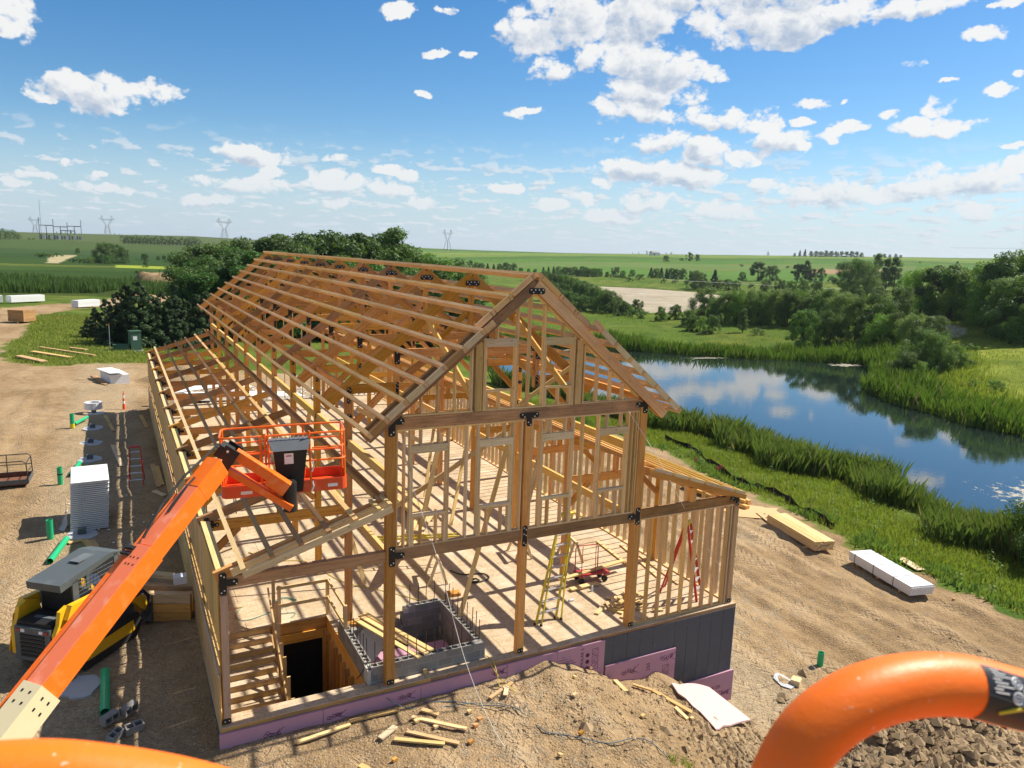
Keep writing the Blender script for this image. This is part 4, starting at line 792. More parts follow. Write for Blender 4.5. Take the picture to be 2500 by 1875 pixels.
for i, (a, b2) in enumerate((((-3.55,3.35,.10),(-2.83,.05,.48)),((-3.37,3.48,.12),(-2.62,.12,.50)),((-3.20,3.55,.12),(-2.44,.22,.50)))): board('plank', ['left plank of three laid across the concrete block pit', 'middle plank of three laid across the concrete block pit', 'right plank of three laid across the concrete block pit'][i], a, b2, .14, .04, pine, group='planks across the block pit')
board('plywood_sheet', 'grey sheet leaning inside the block pit under the planks', (-3.8,2.1,-.35), (-3.1,2.5,.1), 1.0, .02, concp, cat='sheet')
board('foam_sheet', 'pink printed foam sheet lying inside the block pit', (-3.85,1.25,-.35), (-1.3,1.25,-.42), 1.7, .05, pinkf, cat='foam sheet')
mb = MB(); mb.tube([(-3.72,.62,-.25),(-3.72,.62,.0),(-3.72,.62,.04),(-3.72,.62,.08)], [.045,.045,.02,.015], 10); tag(mb.build('bottle', mat('orange_drink', .3, 0, (.85,.22,.02))[0]), 'orange drink bottle standing at the left corner of the block pit', 'bottle')
# step ladders
def rail_ladder(T, w0, w1, h, sp, m, steps=True, step=.305, n=None, depth=.08):
    "frame leaning: base at local y=0, top at y=sp"
    for s in (-1, 1): bar('side_rail', inw(T,(s*w0/2, 0, 0)), inw(T,(s*w1/2, sp, h)), .03, depth, m, T, (wmat(T).to_3x3() @ Vector((1,0,0))).cross(Vector((0,0,1))) if 0 else (0,0,1))
    n = n or int(h/step)
    for i in range(1, n+1):
        t = i*step/h; 
        if t > .97: break
        w = w0+(w1-w0)*t; bar('step' if steps else 'rung', inw(T,(-w/2, sp*t, h*t)), inw(T,(w/2, sp*t, h*t)), .085 if steps else .03, .028, alum, T)
T = thing('step_ladder', 'tall yellow step ladder with metal treads standing on the subfloor right of the centre post', 'ladder', (1.55, 1.2, 0))
La, Lb, Ta, Tb = Vector((1.16,1.10,0)), Vector((1.90,1.20,0)), Vector((2.22,1.72,3.0)), Vector((2.68,1.78,3.0))
for a, b2 in ((La,Ta),(Lb,Tb)):
    bar('side_rail', a, b2, .09, .035, yelfg, T, (1,0,0)); bar('foot', a+Vector((0,-.02,.03)), a+Vector((0,.06,.03)), .07, .06, rubber, T); bar('back_leg', a+Vector((.13,-.10,0)), b2+Vector((.02,.05,-.02)), .05, .03, yelfg, T, (1,0,0)); bar('foot', a+Vector((.13,-.14,.03)), a+Vector((.13,-.06,.03)), .05, .05, rubber, T)
for i in range(1, 10): t = i/9.8; bar('step', La.lerp(Ta, t), Lb.lerp(Tb, t), .10, .03, alum, T)
bar('ladder_cap', Ta+Vector((0,0,.02)), Tb+Vector((0,0,.02)), .2, .06, yelfg, T)
T = thing('step_ladder', 'red step ladder with a yellow cap standing inside the right stud wall', 'ladder', (6.85, .55, 0), R_(35))
rail_ladder(T, .6, .34, 2.4, .5, redfg)
for s in (-1, 1): bar('back_leg', inw(T,(s*.28, 1.2, 0)), inw(T,(s*.17, .58, 2.4)), .03, .06, redfg, T)
bar('ladder_cap', inw(T,(-.18, .55, 2.44)), inw(T,(.18, .55, 2.44)), .2, .07, yelfg, T)
T = thing('step_ladder', 'red and silver step ladder standing in the shade beside the left wall', 'ladder', (-8.80, 19.7, -.2), R_(-4))
rail_ladder(T, .60, .4, 1.72, .42, redfg)
for s in (-1, 1): bar('back_leg', inw(T,(s*.30, 1.1, .02)), inw(T,(s*.2, .48, 1.72)), .03, .06, redfg, T)
bar('ladder_cap', inw(T,(-.2, .45, 1.75)), inw(T,(.2, .45, 1.75)), .2, .06, redfg, T)
# drywall cart
T = thing('panel_cart', 'red panel cart with an upright hoop handle, boards lying on it', 'cart', (4.35, 3.05, 0), R_(-8))
bar('deck', inw(T,(-.55,0,.30)), inw(T,(.60,0,.30)), .42, .05, redp, T)
for x, y in ((-.42,-.2),(.42,-.2),(-.42,.2),(.42,.2)):
    mb = MB(); mb.pipe(inw(T,(x,y-.03,.11)), inw(T,(x,y+.03,.11)), .105, .03); w = mb.build('wheel', rubber, T); mb = MB(); mb.box(inw(T,(x,y,.20)), (.06,.05,.13)); mb.build('fork', redp, T)
mb = MB(); mb.tube([inw(T,q) for q in ((-.52,.12,.3),(-.52,.14,1.12),(-.46,.14,1.2),(.24,.14,1.2),(.30,.14,1.12),(.30,.12,.3))], .018, 8); mb.build('handle', redp, T); mb = MB(); mb.tube([inw(T,q) for q in ((-.4,-.12,.3),(-.28,.1,1.18))], .013, 6); mb.tube([inw(T,q) for q in ((.1,-.12,.3),(.2,.1,1.18))], .013, 6); mb.build('handle_strut', redp, T)
board('board', 'long pale board resting across the red panel cart', (3.0,2.85,.35), (5.9,3.3,.36), .15, .04, pine); board('board', 'short board under the long one on the red panel cart', (3.3,2.62,.06), (4.4,2.7,.06), .2, .05, pine)
# saw horses
def sawhorse(loc, rz_, label):
    T = thing('saw_horse', label, 'sawhorse', loc, rz_)
    bar('top_beam', inw(T,(-.55,0,.78)), inw(T,(.55,0,.78)), .09, .09, pale, T)
    for x in (-.42,.42):
        for s in (-1,1): bar('leg', inw(T,(x+.06*(1 if x>0 else -1),s*.30,0)), inw(T,(x,s*.04,.76)), .04, .09, pale, T)
sawhorse((4.7,4.9,0), R_(80), 'wooden saw horse behind the red cart and yellow ladder'); sawhorse((3.2,5.9,0), R_(80), 'wooden saw horse left of the one behind the cart'); sawhorse((-.3,5.2,0), R_(75), 'wooden saw horse behind the front middle beam left of the centre post'); sawhorse((-1.3,7.4,0), R_(70), 'wooden saw horse carrying long boards inside the main hall')
for i in range(6): board('board', ['long board on the saw horses inside the hall, nearest','long board on the saw horses, second row','long board on the saw horses, third row','long board on the saw horses, fourth row','long board on the saw horses, fifth row','long board on the saw horses, farthest'][i], (-1.9+i*.17,5.0+i*.13,.86+.045*(i%2)), (.2+i*.2,8.6+i*.1,.86+.045*(i%2)), .14, .04, pine if i%2 else stud, group='boards on the saw horses')
T = thing('lumber_bundle', 'bundle of long studs stacked on the hall floor behind the window frames', 'lumber', (1.4, 12, 0))
for i in range(5):
    for j in range(3): bar('board', (1.0+i*.15, 10.2+.1*(i%2), .1+.05*j), (1.0+i*.15, 14.6, .1+.05*j), .14, .045, stud if (i+j)%2 else pine, T)
T = thing('yellow_level_beam', 'yellow folded fibreglass extension lying on the boards in the hall', 'ladder', (-1.2,6.8,1))
for s in (-1,1): bar('side_rail', (-1.9,7.0+s*.12,.97), (.9,6.2+s*.12,.97), .03, .07, yelfg, T)
for t in np.linspace(.05,.95,8): bar('rung', (-1.9+2.8*t,6.88-.8*t,.97), (-1.9+2.8*t,7.12-.8*t,.97), .03, .03, alum, T)
# off-cut pile behind the right main post
k = 0
for i in range(26):
    a = random.uniform(0, 3.14); L = random.uniform(.3,.55); x, y = 4.3+random.gauss(0,.36), 1.05+random.gauss(0,.26); z = .03+.045*int(max(0, 6-((x-4.3)**2+(y-1.05)**2)*26)*random.random()*2)
    board('offcut', 'short pale lumber offcut in the heap behind the right main post', (x-L/2*math.cos(a),y-L/2*math.sin(a),z), (x+L/2*math.cos(a),y+L/2*math.sin(a),z+random.uniform(0,.05)), .13, .042, pine if i % 3 else stud, cat='offcut', group='lumber offcuts heaped by the right post')
for i, (a, b2) in enumerate((((6.6,2.3,.03),(7.15,5.2,.03)),((6.9,1.6,.03),(7.2,4.3,.03)),((6.2,3.0,.03),(6.5,5.8,.03)))): board('board', ['board lying along the right wall beside the red ladder','second board on the floor at the foot of the right wall','board on the floor a step away from the right wall'][i], a, b2, .12, .04, stud)
board('block', 'square wood block lying on the subfloor behind the pit', (-.45,3.9,.05), (-.05,3.85,.05), .28, .09, fir, cat='wood block'); board('block', 'small wood block on the deck edge in front of the pit', (-2.75,-.02,.08), (-2.65,-.02,.08), .05, .14, wallw, cat='wood block'); board('block', 'square wood block at the foot of the post beside the stair opening', (-3.88,3.3,.06), (-3.5,3.2,.06), .3, .1, fir, cat='wood block')
def cord(name, label, cat, pts, r, m):
    P_ = [Vector(p) for p in pts]; out = []
    for i in range(len(P_)-1):
        p0, p1, p2, p3 = P_[max(i-1,0)], P_[i], P_[i+1], P_[min(i+2,len(P_)-1)]
        for t in np.linspace(0, 1, 7)[:-1]: out.append(.5*((2*p1)+(-p0+p2)*t+(2*p0-5*p1+4*p2-p3)*t*t+(-p0+3*p1-3*p2+p3)*t**3))
    out.append(P_[-1]); mb = MB(); mb.tube(out, r, 6); return tag(mb.build(name, m, smooth=True), label, cat)
cord('hose', 'yellow air hose winding from the hall to the block pit', 'hose', [(-5.2,8.6,.02),(-3.9,8.2,.02),(-3.2,6.2,.02),(-2.2,5.0,.02),(-1.5,4.1,.02),(-1.0,3.3,.02),(-.75,2.2,.02),(-.6,1.2,.02),(-.9,.3,.02),(-.85,-.22,.01),(-.9,-.7,-.45)], .012, cordy)
cord('hose', 'dark yellow air hose lying parallel behind the first one', 'hose', [(-2.0,7.6,.02),(-1.6,6.4,.02),(-1.9,5.6,.02),(-1.2,4.6,.02),(-1.1,3.5,.02)], .010, cordy); cord('hose', 'short yellow cord on the floor left of the centre post', 'hose', [(-.6,6.6,.02),(-.5,5.6,.02),(-.7,4.9,.02),(-.6,3.8,.02),(-.9,3.2,.02)], .010, cordy)
th = np.linspace(0, 12, 26); cord('hose', 'green hose looped on the floor behind the stair guard rail', 'hose', [(-6.35,5.6,.02),(-6.6,5.0,.02),(-6.2,4.7,.02)]+[(-5.15+.28*math.cos(a), 5.35+.3*math.sin(a)+.01*a, .02) for a in th]+[(-5.5,4.8,.02),(-5.0,4.6,.02),(-5.15,4.35,.02)], .010, cordg)
cord('cable', 'tangled dark cable with a loop on the floor left of the centre post', 'cable', [(.35,5.55,.03),(.6,5.1,.03),(1.25,4.9,.03),(1.3,4.5,.03),(.85,4.35,.03),(.6,4.4,.05),(.75,4.55,.08),(.9,4.4,.06),(.7,4.3,.1),(.62,4.5,.04),(.85,4.5,.1)], .022, cordk)
cord('guy_rope', 'thin white rope running down from the front wall to the dirt', 'rope', [(-3.45,-.16,6.4),(-3.2,-.2,5.2),(-2.62,-.5,3.3),(-2.2,-1.3,1.0),(-1.75,-2.2,-.55),(-1.5,-3.6,-.9)], .008, ropew)
cord('guy_rope', 'thin white rope slanting from the upper right beam to the yard', 'rope', [(3.1,-.13,6.5),(4.2,-.25,5.0),(6.6,.1,1.9),(9.2,.1,-.9),(12.0,-.1,-3.4)], .008, ropew)
cord('hose', 'blue hose draped from the block pit over the foam onto the dirt', 'hose', [(-4.15,.25,.5),(-3.95,-.1,.05),(-3.7,-.33,-.3),(-3.2,-.55,-.50),(-2.6,-.75,-.5),(-1.9,-.95,-.47),(-1.2,-1.3,-.45),(-.8,-1.7,-.5)], .011, cordb)
cord('cable', 'black cord hanging down the left face of the block pit', 'cable', [(-4.1,.35,.5),(-4.2,.45,.2),(-4.22,.9,-.25)], .010, cordk)
for i in range(34):
    x, y = random.uniform(-7,7), random.uniform(4.5,30); board('offcut', 'small scrap of lumber lying on the subfloor', (x,y,.02), (x+random.uniform(.1,.35),y+random.uniform(-.2,.2),.02), .07, .035, stud, cat='offcut', group='lumber scraps on the subfloor')
mb = MB(); mb.tube([(2.85,2.0,.035),(3.05,2.02,.035)], .03, 8); tag(mb.build('bottle', mat('clear_plastic', .1, 0, (.6,.7,.8))[0]), 'clear plastic bottle lying on the floor by the yellow ladder', 'bottle'); mb = MB(); mb.tube([(3.95,2.35,0),(3.95,2.35,.16),(3.95,2.35,.2)], [.035,.035,.015], 8); tag(mb.build('bottle', bpy.data.materials['clear_plastic']), 'clear plastic bottle standing in front of the red cart', 'bottle')
# work table deep in the left lean-to
T = thing('work_table', 'low metal work table in the left lean-to', 'table', (-5.9,14.3,0))
bar('table_top', (-6.5,14.3,.8), (-5.3,14.3,.8), .7, .03, alum, T)
for x in (-6.45,-5.35):
    for y in (14.0,14.6): bar('leg', (x,y,0), (x,y,.79), .04, .04, cordk, T, (0,1,0))
board('foam_board', 'white foam sheet laid at the back of the left lean-to', (-7.0,38.2,.6), (-3.0,38.6,.9), 1.6, .06, foamw, cat='foam sheet')

# ---------------------------------------------------------------- boom lift in front of the building
T = thing('boom_lift', 'orange boom lift: long telescopic boom, folded jib and basket reaching in front of the building', 'boom lift', (-11.5, -12, 5.6))
A0, A1 = Vector((-13.9,-8.63,1.52)), Vector((-7.86,-3.28,6.90)); ax = (A1-A0).normalized()
def ap(d): return A0+ax*d
LB = (A1-A0).length; BU = frame(A0, A1)[0].col[2]; BS = frame(A0, A1)[0].col[1]
mb = MB(); mb.bar(ap(0), ap(LB-.3), .26, .33); mb.bar(ap(0)+Vector((0,0,0)), ap(LB-1.75), .285, .36); mb.build('boom_section', orangehot, T)
mb = MB(); mb.bar(ap(3.0)+BU*.187, ap(LB-1.76)+BU*.187, .282, .012); mb.bar(ap(LB-1.74)+BU*.172, ap(LB-.5)+BU*.172, .257, .012); mb.build('boom_top_plate', orangef, T)
mb = MB(); mb.bar(ap(-.5), ap(LB-4.02), .335, .43); mb.build('boom_collar', cream, T)
mb = MB(); mb.bar(ap(0)+BS*.255, ap(LB-1.85)+BS*.255, .15, .24); mb.bar(ap(LB-1.85)+BS*.24+BU*.02, ap(LB-.7)+BS*.23+BU*.02, .10, .15); mb.build('cable_carrier', orange, T)
mb = MB()
for d in (LB-1.85, LB-1.95): mb.bar(ap(d)+BS*.27+BU*.19, ap(d)+BS*.10+BU*.20, .08, .04)
for d in (LB-4.15,LB-4.3):
    for o in (-.07,.07):
        mb.bar(ap(d)+BS*o+BU*.218, ap(d+.03)+BS*o+BU*.218, .03, .006); mb.bar(ap(d)-BS*.170+BU*o, ap(d+.04)-BS*.170+BU*o, .006, .03)
for d in (LB-2.0,LB-2.12):  # tiny black plates give the shade inside the boom's holes
    for o in (-.05,.03,.09): mb.bar(ap(d)+BS*(o-.03)+BU*.196, ap(d+.025)+BS*(o-.03)+BU*.196, .02, .006)
fo = mb.build('fittings_and_holes', black, T); fo['kind'] = 'stuff'
tipj = Vector((-7.62,-2.95,6.98))
mb = MB(); mb.bar(ap(LB-.55), A1+ax*.06, .265, .37); mb.build('boom_head', orangehot, T)
jM = Matrix.Translation(tipj)
mb = MB(); jd = (Vector((-6.60,-3.30,6.25))-tipj).normalized()
side = Vector((0,0,1)).cross(jd).normalized(); upj = jd.cross(side)
Mj = Matrix((jd, side, upj)).transposed()
for s in (-1, 1): mb.box(tipj+side*s*.165+upj*-.06, (.27,.03,.56), Mj)
mb.box(tipj+upj*.05-jd*.1, (.24,.31,.22), Mj); mb.build('knuckle_plate', black, T)
mb = MB()
for s in (-1,1):
    for u, v in ((-.05,.14),(.06,-.18),(-.06,-.05)): mb.tube([tipj+side*s*.17+jd*u+upj*v, tipj+side*s*.20+jd*u+upj*v], .022, 8)
mb.build('pin', bolt, T)
mb = MB(); mb.bar(tipj+upj*.12+jd*.06, tipj+jd*1.12+upj*.10, .17, .17); mb.bar(tipj+jd*.80+upj*.07, tipj+jd*1.16+upj*.06, .20, .24); mb.build('jib_arm', orange, T)
mb = MB(); mb.bar(tipj-upj*.20+jd*.05+side*-.02, tipj+jd*1.42-upj*.19+side*-.02, .12, .11); mb.bar(tipj-upj*.22+jd*.0+side*.12, tipj+jd*1.25-upj*.24+side*.12, .04, .13); mb.build('jib_link', orange, T)
mb = MB(); e = tipj+jd*1.25; mb.tube([e+Vector((.02,.10,-.34)), e+Vector((.02,.10,.20))], .12, 14); mb.box(e+Vector((.03,.22,.0)), (.22,.28,.36)); mb.build('rotator', black, T)
mb = MB(); mb.tube([ap(LB-1.7)+Vector((-.12,0,.2)), ap(LB-1.2)+Vector((-.16,0,.30)), ap(LB-.6)+Vector((-.14,0,.34)), tipj+Vector((-.16,-.02,.24)), tipj+Vector((0,.0,.16))], .022, 8); mb.tube([ap(LB-1.2)+Vector((-.05,0,.2)), ap(LB-.8)+Vector((.0,0,.30)), ap(LB-.5)+Vector((-.05,0,.22))], .018, 8); mb.build('hydraulic_hose', rubber, T)
# basket
b0 = Vector((-7.72,-2.62,6.10)); e1 = Vector((.985,-.165,.03)).normalized(); e2 = Vector((.165,.985,0)).normalized(); e3 = e1.cross(e2)
def bk(u, v, w): return b0+e1*u+e2*v+e3*w
BWd, BDp = 2.24, .80
def rr(u0, u1, v0, v1, w, r=.14, n=4, closed=True):
    pts = []
    for (cu, cv, a0) in ((u1-r,v0+r,-90),(u1-r,v1-r,0),(u0+r,v1-r,90),(u0+r,v0+r,180)):
        for i in range(n+1): a = R_(a0+90*i/n); pts.append((cu+r*math.cos(a), cv+r*math.sin(a)))
    return [bk(p[0], p[1], w) for p in pts]+([bk(pts[0][0], pts[0][1], w)] if closed else [])
mb = MB(); mb.add([q for q in rr(0,BWd,0,BDp,.045,closed=False)]+[q for q in rr(0,BWd,0,BDp,.015,closed=False)], [tuple(range(20)), tuple(reversed(range(20,40)))]); mb.build('basket_floor', orangered, T)
mb = MB(); lo = rr(0,BWd,0,BDp,.0); hi = rr(0,BWd,0,BDp,.23); n_ = len(lo)
lo2 = rr(.012,BWd-.012,.012,BDp-.012,.0); hi2 = rr(.012,BWd-.012,.012,BDp-.012,.23)
mb.add(lo+hi+lo2+hi2, [(i,i+1,n_+i+1,n_+i) for i in range(n_-1)]+[(2*n_+i,3*n_+i,3*n_+i+1,2*n_+i+1) for i in range(n_-1)]+[(n_+i,n_+i+1,3*n_+i+1,3*n_+i) for i in range(n_-1)]); mb.build('toe_board', orangered, T)
for w in (1.12, .60):
    mb = MB(); mb.tube(rr(.02,BWd-.02,.02,BDp-.02,w,.12), .019, 8); mb.build('guard_rail', orange, T)
for w in (.84,):
    mb = MB(); mb.tube([bk(.02,.12,w)]+[bk(.02,BDp-.14,w),bk(.12,BDp-.03,w),bk(BWd-.14,BDp-.03,w),bk(BWd-.02,BDp-.16,w),bk(BWd-.02,.14,w),bk(BWd-.10,.03,w),bk(1.62,.02,w)], .016, 8); mb.tube([bk(.02,.12,w),bk(.1,.02,w),bk(.82,.02,w)], .016, 8); mb.build('guard_rail', orange, T)
for u, v in ((.04,.13),(BWd-.03,.13),(.04,BDp-.13),(BWd-.03,BDp-.13),(.80,.01),(1.58,.01),(.72,.01),(.85,BDp-.02),(1.5,BDp-.02)):
    mb = MB(); mb.tube([bk(u,v,.02), bk(u,v,1.12+(.05 if u in (.80,1.58) else 0))], .021, 8); mb.build('upright', orange, T)
mb = MB(); mb.add([bk(.86,-.02,1.02),bk(1.60,-.02,1.02),bk(1.54,-.16,.86),bk(.92,-.16,.86),bk(.86,.12,1.04),bk(1.60,.12,1.04),bk(1.54,.1,.80),bk(.92,.1,.80)], [(0,1,2,3),(4,5,1,0),(3,2,6,7),(0,3,7,4),(1,5,6,2),(4,7,6,5)]); mb.build('control_box', midgrey, T)
mb = MB(); mb.add([bk(.93,-.10,.86),bk(1.53,-.10,.86),bk(1.42,-.08,.05),bk(1.0,-.08,.05),bk(.93,.05,.86),bk(1.53,.05,.86),bk(1.42,.05,.05),bk(1.0,.05,.05)], [(0,1,2,3),(4,5,1,0),(3,2,6,7),(0,3,7,4),(1,5,6,2),(4,7,6,5)]); mb.build('control_cabinet', black, T)
mb = MB()
for i in range(9): mb.tube([bk(.92+i*.078,.02,1.03), bk(.92+i*.078,.02,1.09)], .012, 6)
mb.build('levers', bolt, T)
def card(u0, u1, w0, w1, v, m, nm): 
    q = MB(); q.add([bk(u0,v,w0),bk(u1,v,w0),bk(u1,v,w1),bk(u0,v,w1)], [(0,1,2,3)]); return q.build(nm, m, T)
card(1.12,1.28,.60,.80,-.108,whitep,'label_plate'); q = MB(); q.add([bk(1.15,-.110,.76),bk(1.25,-.110,.76),bk(1.25,-.110,.74),bk(1.15,-.110,.74)],[(0,1,2,3)]); q.build('label_stripe', redp, T)
card(.34,.54,.06,.12,-.003,whitep,'decal'); card(1.88,2.06,.07,.13,-.003,whitep,'decal')
for u, w in ((1.62,.60),(1.60,.22)): mb = MB(); mb.tube([bk(u,-.03,w), bk(u+.02,-.03,w-.1), bk(u-.02,-.03,w-.2)], .016, 6); mb.build('latch', bolt, T)
board('offcut', 'small chip of wood lying on the basket floor', bk(.34,.25,.07), bk(.50,.4,.07), .05, .03, pine, cat='offcut')
# ---------------------------------------------------------------- platform the photo was taken from
T = thing('work_platform', 'rounded orange guard rail of the work platform in the foreground', 'guard rail', (-9.2,-16.4,9.2))
cp = [(-9.9, -16.35, 10.331), (-9.72, -16.12, 10.341), (-9.5, -16.03, 10.343), (-9.4, -16.01, 10.343), (-9.325, -16.012, 10.337), (-9.27, -16.02, 10.323), (-9.2, -16.035, 10.293), (-9.12, -16.06, 10.241), (-9.0145, -16.1029, 10.1691), (-8.929, -16.1458, 10.1583), (-8.8685, -16.1837, 10.2024), (-8.851, -16.1976, 10.2665), (-8.844, -16.2006, 10.3115), (-8.823, -16.2016, 10.3415), (-8.788, -16.2066, 10.3605), (-8.743, -16.2146, 10.3665), (-8.693, -16.2266, 10.3615), (-8.643, -16.2436, 10.3465), (-8.578, -16.2666, 10.3285), (-8.428, -16.3216, 10.2965), (-8.178, -16.4616, 10.2765)]
P_ = [Vector(p) for p in cp]; sm = []
for i in range(len(P_)-1):
    p0, p1, p2, p3 = P_[max(i-1,0)], P_[i], P_[i+1], P_[min(i+2,len(P_)-1)]
    for t in np.linspace(0, 1, 9)[:-1]: sm.append(.5*((2*p1)+(-p0+p2)*t+(2*p0-5*p1+4*p2-p3)*t*t+(-p0+3*p1-3*p2+p3)*t**3))
sm.append(P_[-1]); mb = MB(); mb.tube(sm, .0228, 28); mb.build('top_rail', orange_r, T, smooth=True)
# wrapped instruction sticker on the right end of the rail
def rfr(t):
    i = min(int(t*8), len(sm)-2); f = t*8-i; p = sm[i].lerp(sm[i+1], f); tg = (sm[i+1]-sm[i]).normalized(); v = (Vector(co.matrix_world.translation)-p).normalized(); v = (v-tg*v.dot(tg)).normalized(); return p, tg, v, tg.cross(v)
def onrail(t, ang, off=.0234):
    "point on the tube surface; ang 0 faces back to the platform, positive is downwards"
    p, tg, v, w = rfr(t); w = -w if w.z > 0 else w; d = v*math.cos(ang)+w*math.sin(ang); return p+d*off, tg, d, v*-math.sin(ang)+w*math.cos(ang)
def patch(name, t0, t1, a0, a1, off, m, nt_=14, na_=14):
    mb = MB(); vs = []
    for i in range(nt_+1):
        for j in range(na_+1): vs.append(onrail(t0+(t1-t0)*i/nt_, a0+(a1-a0)*j/na_, off)[0])
    mb.add(vs, [(i*(na_+1)+j, i*(na_+1)+j+1, (i+1)*(na_+1)+j+1, (i+1)*(na_+1)+j) for i in range(nt_) for j in range(na_)]); return mb.build(name, m, T, smooth=True)
st_ = patch('sticker', 16.05, 18.3, -.82, 1.25, .0232, mat('black_sticker', .4, 0, (.022,.022,.028))[0]); patch('sticker_band', 16.05, 18.3, .12, .16, .0234, midgrey)
def ring(t, a, r_, nm='sticker_symbol'):
    mb = MB(); p, tg, d, w = onrail(t, a); mb.tube([p+(tg*math.cos(q)+w*math.sin(q))*r_ for q in np.linspace(0,6.28,10)], .0007, 4); mb.tube([p+(tg*math.cos(q)+w*math.sin(q))*r_*.45 for q in np.linspace(0,6.28,8)], .0006, 4); mb.build(nm, inkw, T)
ring(16.55, -.48, .0042); ring(16.72, -.22, .0042); ring(16.55, -.02, .0042)
mb = MB()
for k in range(8):
    p, tg, d, w = onrail(16.14+.02*(k%3), -.70+k*.10); mb.tube([p, p+tg*(.008+.004*(k%3))], .0004, 4)
for k in range(7):
    p, tg, d, w = onrail(16.95+.03*(k%2), -.60+k*.10); mb.tube([p, p+tg*(.014+.004*(k%3))], .0005, 4)
_sp = mb.build('sticker_print', inkw, T); _sp['kind'] = 'stuff'
mb = MB(); p, tg, d, w = onrail(16.32, .62); mb.tube([p, p+tg*.016-w*.008], .0016, 5); mb.build('sticker_picture', yelfg, T); mb = MB(); mb.tube([p+tg*.016-w*.009, p+tg*.020-w*.013], .0022, 5); mb.build('sticker_picture', midgrey, T)
for p in ((-9.9,-16.35),(-8.2,-16.45),(-9.9,-17.3),(-8.2,-17.3)): bar('rail_post', (p[0],p[1],9.2), (p[0],p[1],10.34), .045, .045, orange, T, (0,1,0))
bar('platform_floor', (-9.9,-16.85,9.2), (-8.2,-16.85,9.2), .95, .05, orange, T)
# ---------------------------------------------------------------- skid steer
SKP = (-10.55, 5.52, -.27)
T = thing('skid_steer_loader', 'yellow and dark grey tracked skid steer loader parked beside the left wall under the boom', 'skid steer', SKP, R_(50))
WM[T.name] = WM[T.name] @ Matrix.Diagonal((1.10,1.08,1.24,1)); T.matrix_basis = WM[T.name]
def sp(x, y, z): return inw(T, (x, y, z))
def sbox(name, c, d, m, par=None): mb = MB(); R3 = wmat(T).to_3x3(); mb.box(sp(*c), d, R3); return mb.build(name, m, par or T)
def sprof(name, poly, y0, y1, m, par=None):
    "profile in the x-z plane of the machine extruded across"
    mb = MB(); mb.prism(poly, y1-y0, wmat(T) @ Matrix.Translation((0,y0,0))); return mb.build(name, m, par or T)
for s in (-1, 1):
    y0, y1 = (s*.55, s*.90) if s > 0 else (-.90, -.55)
    tr_ = sprof('track', [(-1.02,.25),(-.85,.02),(.85,.0),(1.08,.28),(.95,.55),(.6,.66),(-.8,.60),(-1.0,.48)], y0, y1, rubber)
    sprof('track_frame', [(-.8,.2),(.8,.18),(.75,.44),(-.78,.44)], y0-.006, y1+.006, yellow, tr_)
    # rear tower and lift arm
    ya, yb_ = (.52,.62) if s > 0 else (-.62,-.52)
    sprof('rear_tower', [(-1.32,.45),(-.55,.45),(-.50,.9),(-.62,1.34),(-.95,1.46),(-1.16,1.40),(-1.22,1.15),(-1.34,.98)], ya, yb_, yellow)
    ya, yb_ = (.60,.74) if s > 0 else (-.74,-.60)
    sprof('lift_arm', [(-1.10,1.22),(-.95,1.48),(-.2,1.44),(.85,1.22),(1.35,.72),(1.62,.45),(1.52,.30),(1.22,.52),(.75,.98),(-.3,1.18)], ya, yb_, yellow)
    sprof('side_panel', [(-1.3,.45),(-.55,.45),(-.68,1.22),(-1.12,1.20)], (.745 if s>0 else -.755), (.755 if s>0 else -.745), yellow)
rear = sbox('rear_door', (-1.30,0,.72), (.12,.98,.72), darkgrey)
for i in range(6): sbox('grille_slat', (-1.37,0,.48+i*.085), (.02,.66,.055), black, rear)
for y in (-.38,.38): sbox('tail_light', (-1.368,y,1.01), (.02,.10,.05), redp, rear)
for y in (-.25,.25): sbox('reverse_light', (-1.368,y,1.01), (.02,.10,.06), whitep, rear)
sbox('engine_cover', (-.98,0,1.11), (.62,.94,.10), black); sbox('cover_vent', (-1.0,-.05,1.165), (.10,.6,.015), midgrey)
sbox('body', (-.1,0,.62), (2.1,1.04,.62), darkgrey)
# cab
cabm = sprof('cab_roof', [(-.98,1.88),(.62,2.04),(.98,1.96),(.96,1.90),(.60,1.93),(-.96,1.72)], -.47, .47, darkgrey)
sbox('roof_panel', (.25,0,2.012), (.62,.28,.02), midgrey, cabm)
for s in (-1, 1):
    sc_ = sprof('cab_side', [(-.60,1.0),(-.62,1.80),(-.45,1.84),(-.42,1.0)], s*.45-.02, s*.45+.02, darkgrey); sprof('cab_pillar', [(.75,1.0),(.70,1.98),(.84,1.98),(.88,1.0)], s*.45-.02, s*.45+.02, darkgrey)
    sprof('cab_lower', [(-.42,.9),(-.42,1.16),(.76,1.12),(.8,.9)], s*.45-.02, s*.45+.02, darkgrey)
    mb = MB()
    for i in range(11): x = -.40+i*.11; mb.bar(sp(x,s*.45,1.13), sp(x,s*.45,1.90), .012, .012)
    for i in range(8): z = 1.18+i*.09; mb.bar(sp(-.42,s*.45,z), sp(.74,s*.45,z), .012, .012)
    mb.build('side_mesh', midgrey, T)
sbox('cab_back', (-.60,0,1.42), (.03,.86,.8), black); sbox('seat', (.05,0,1.1), (.4,.45,.35), black)
bk_ = sprof('bucket_plate', [(1.5,.05),(1.72,.02),(1.74,.62),(1.6,.66)], -.8, .8, darkgrey)
mb = MB(); mb.tube([sp(.9,-.80,.9),sp(1.2,-.86,.95),sp(1.4,-.84,.75),sp(1.45,-.82,.5),sp(1.3,-.84,.3)], .05, 8); mb.build('hydraulic_hose', rubber, T)
RT = wmat(T).to_3x3()
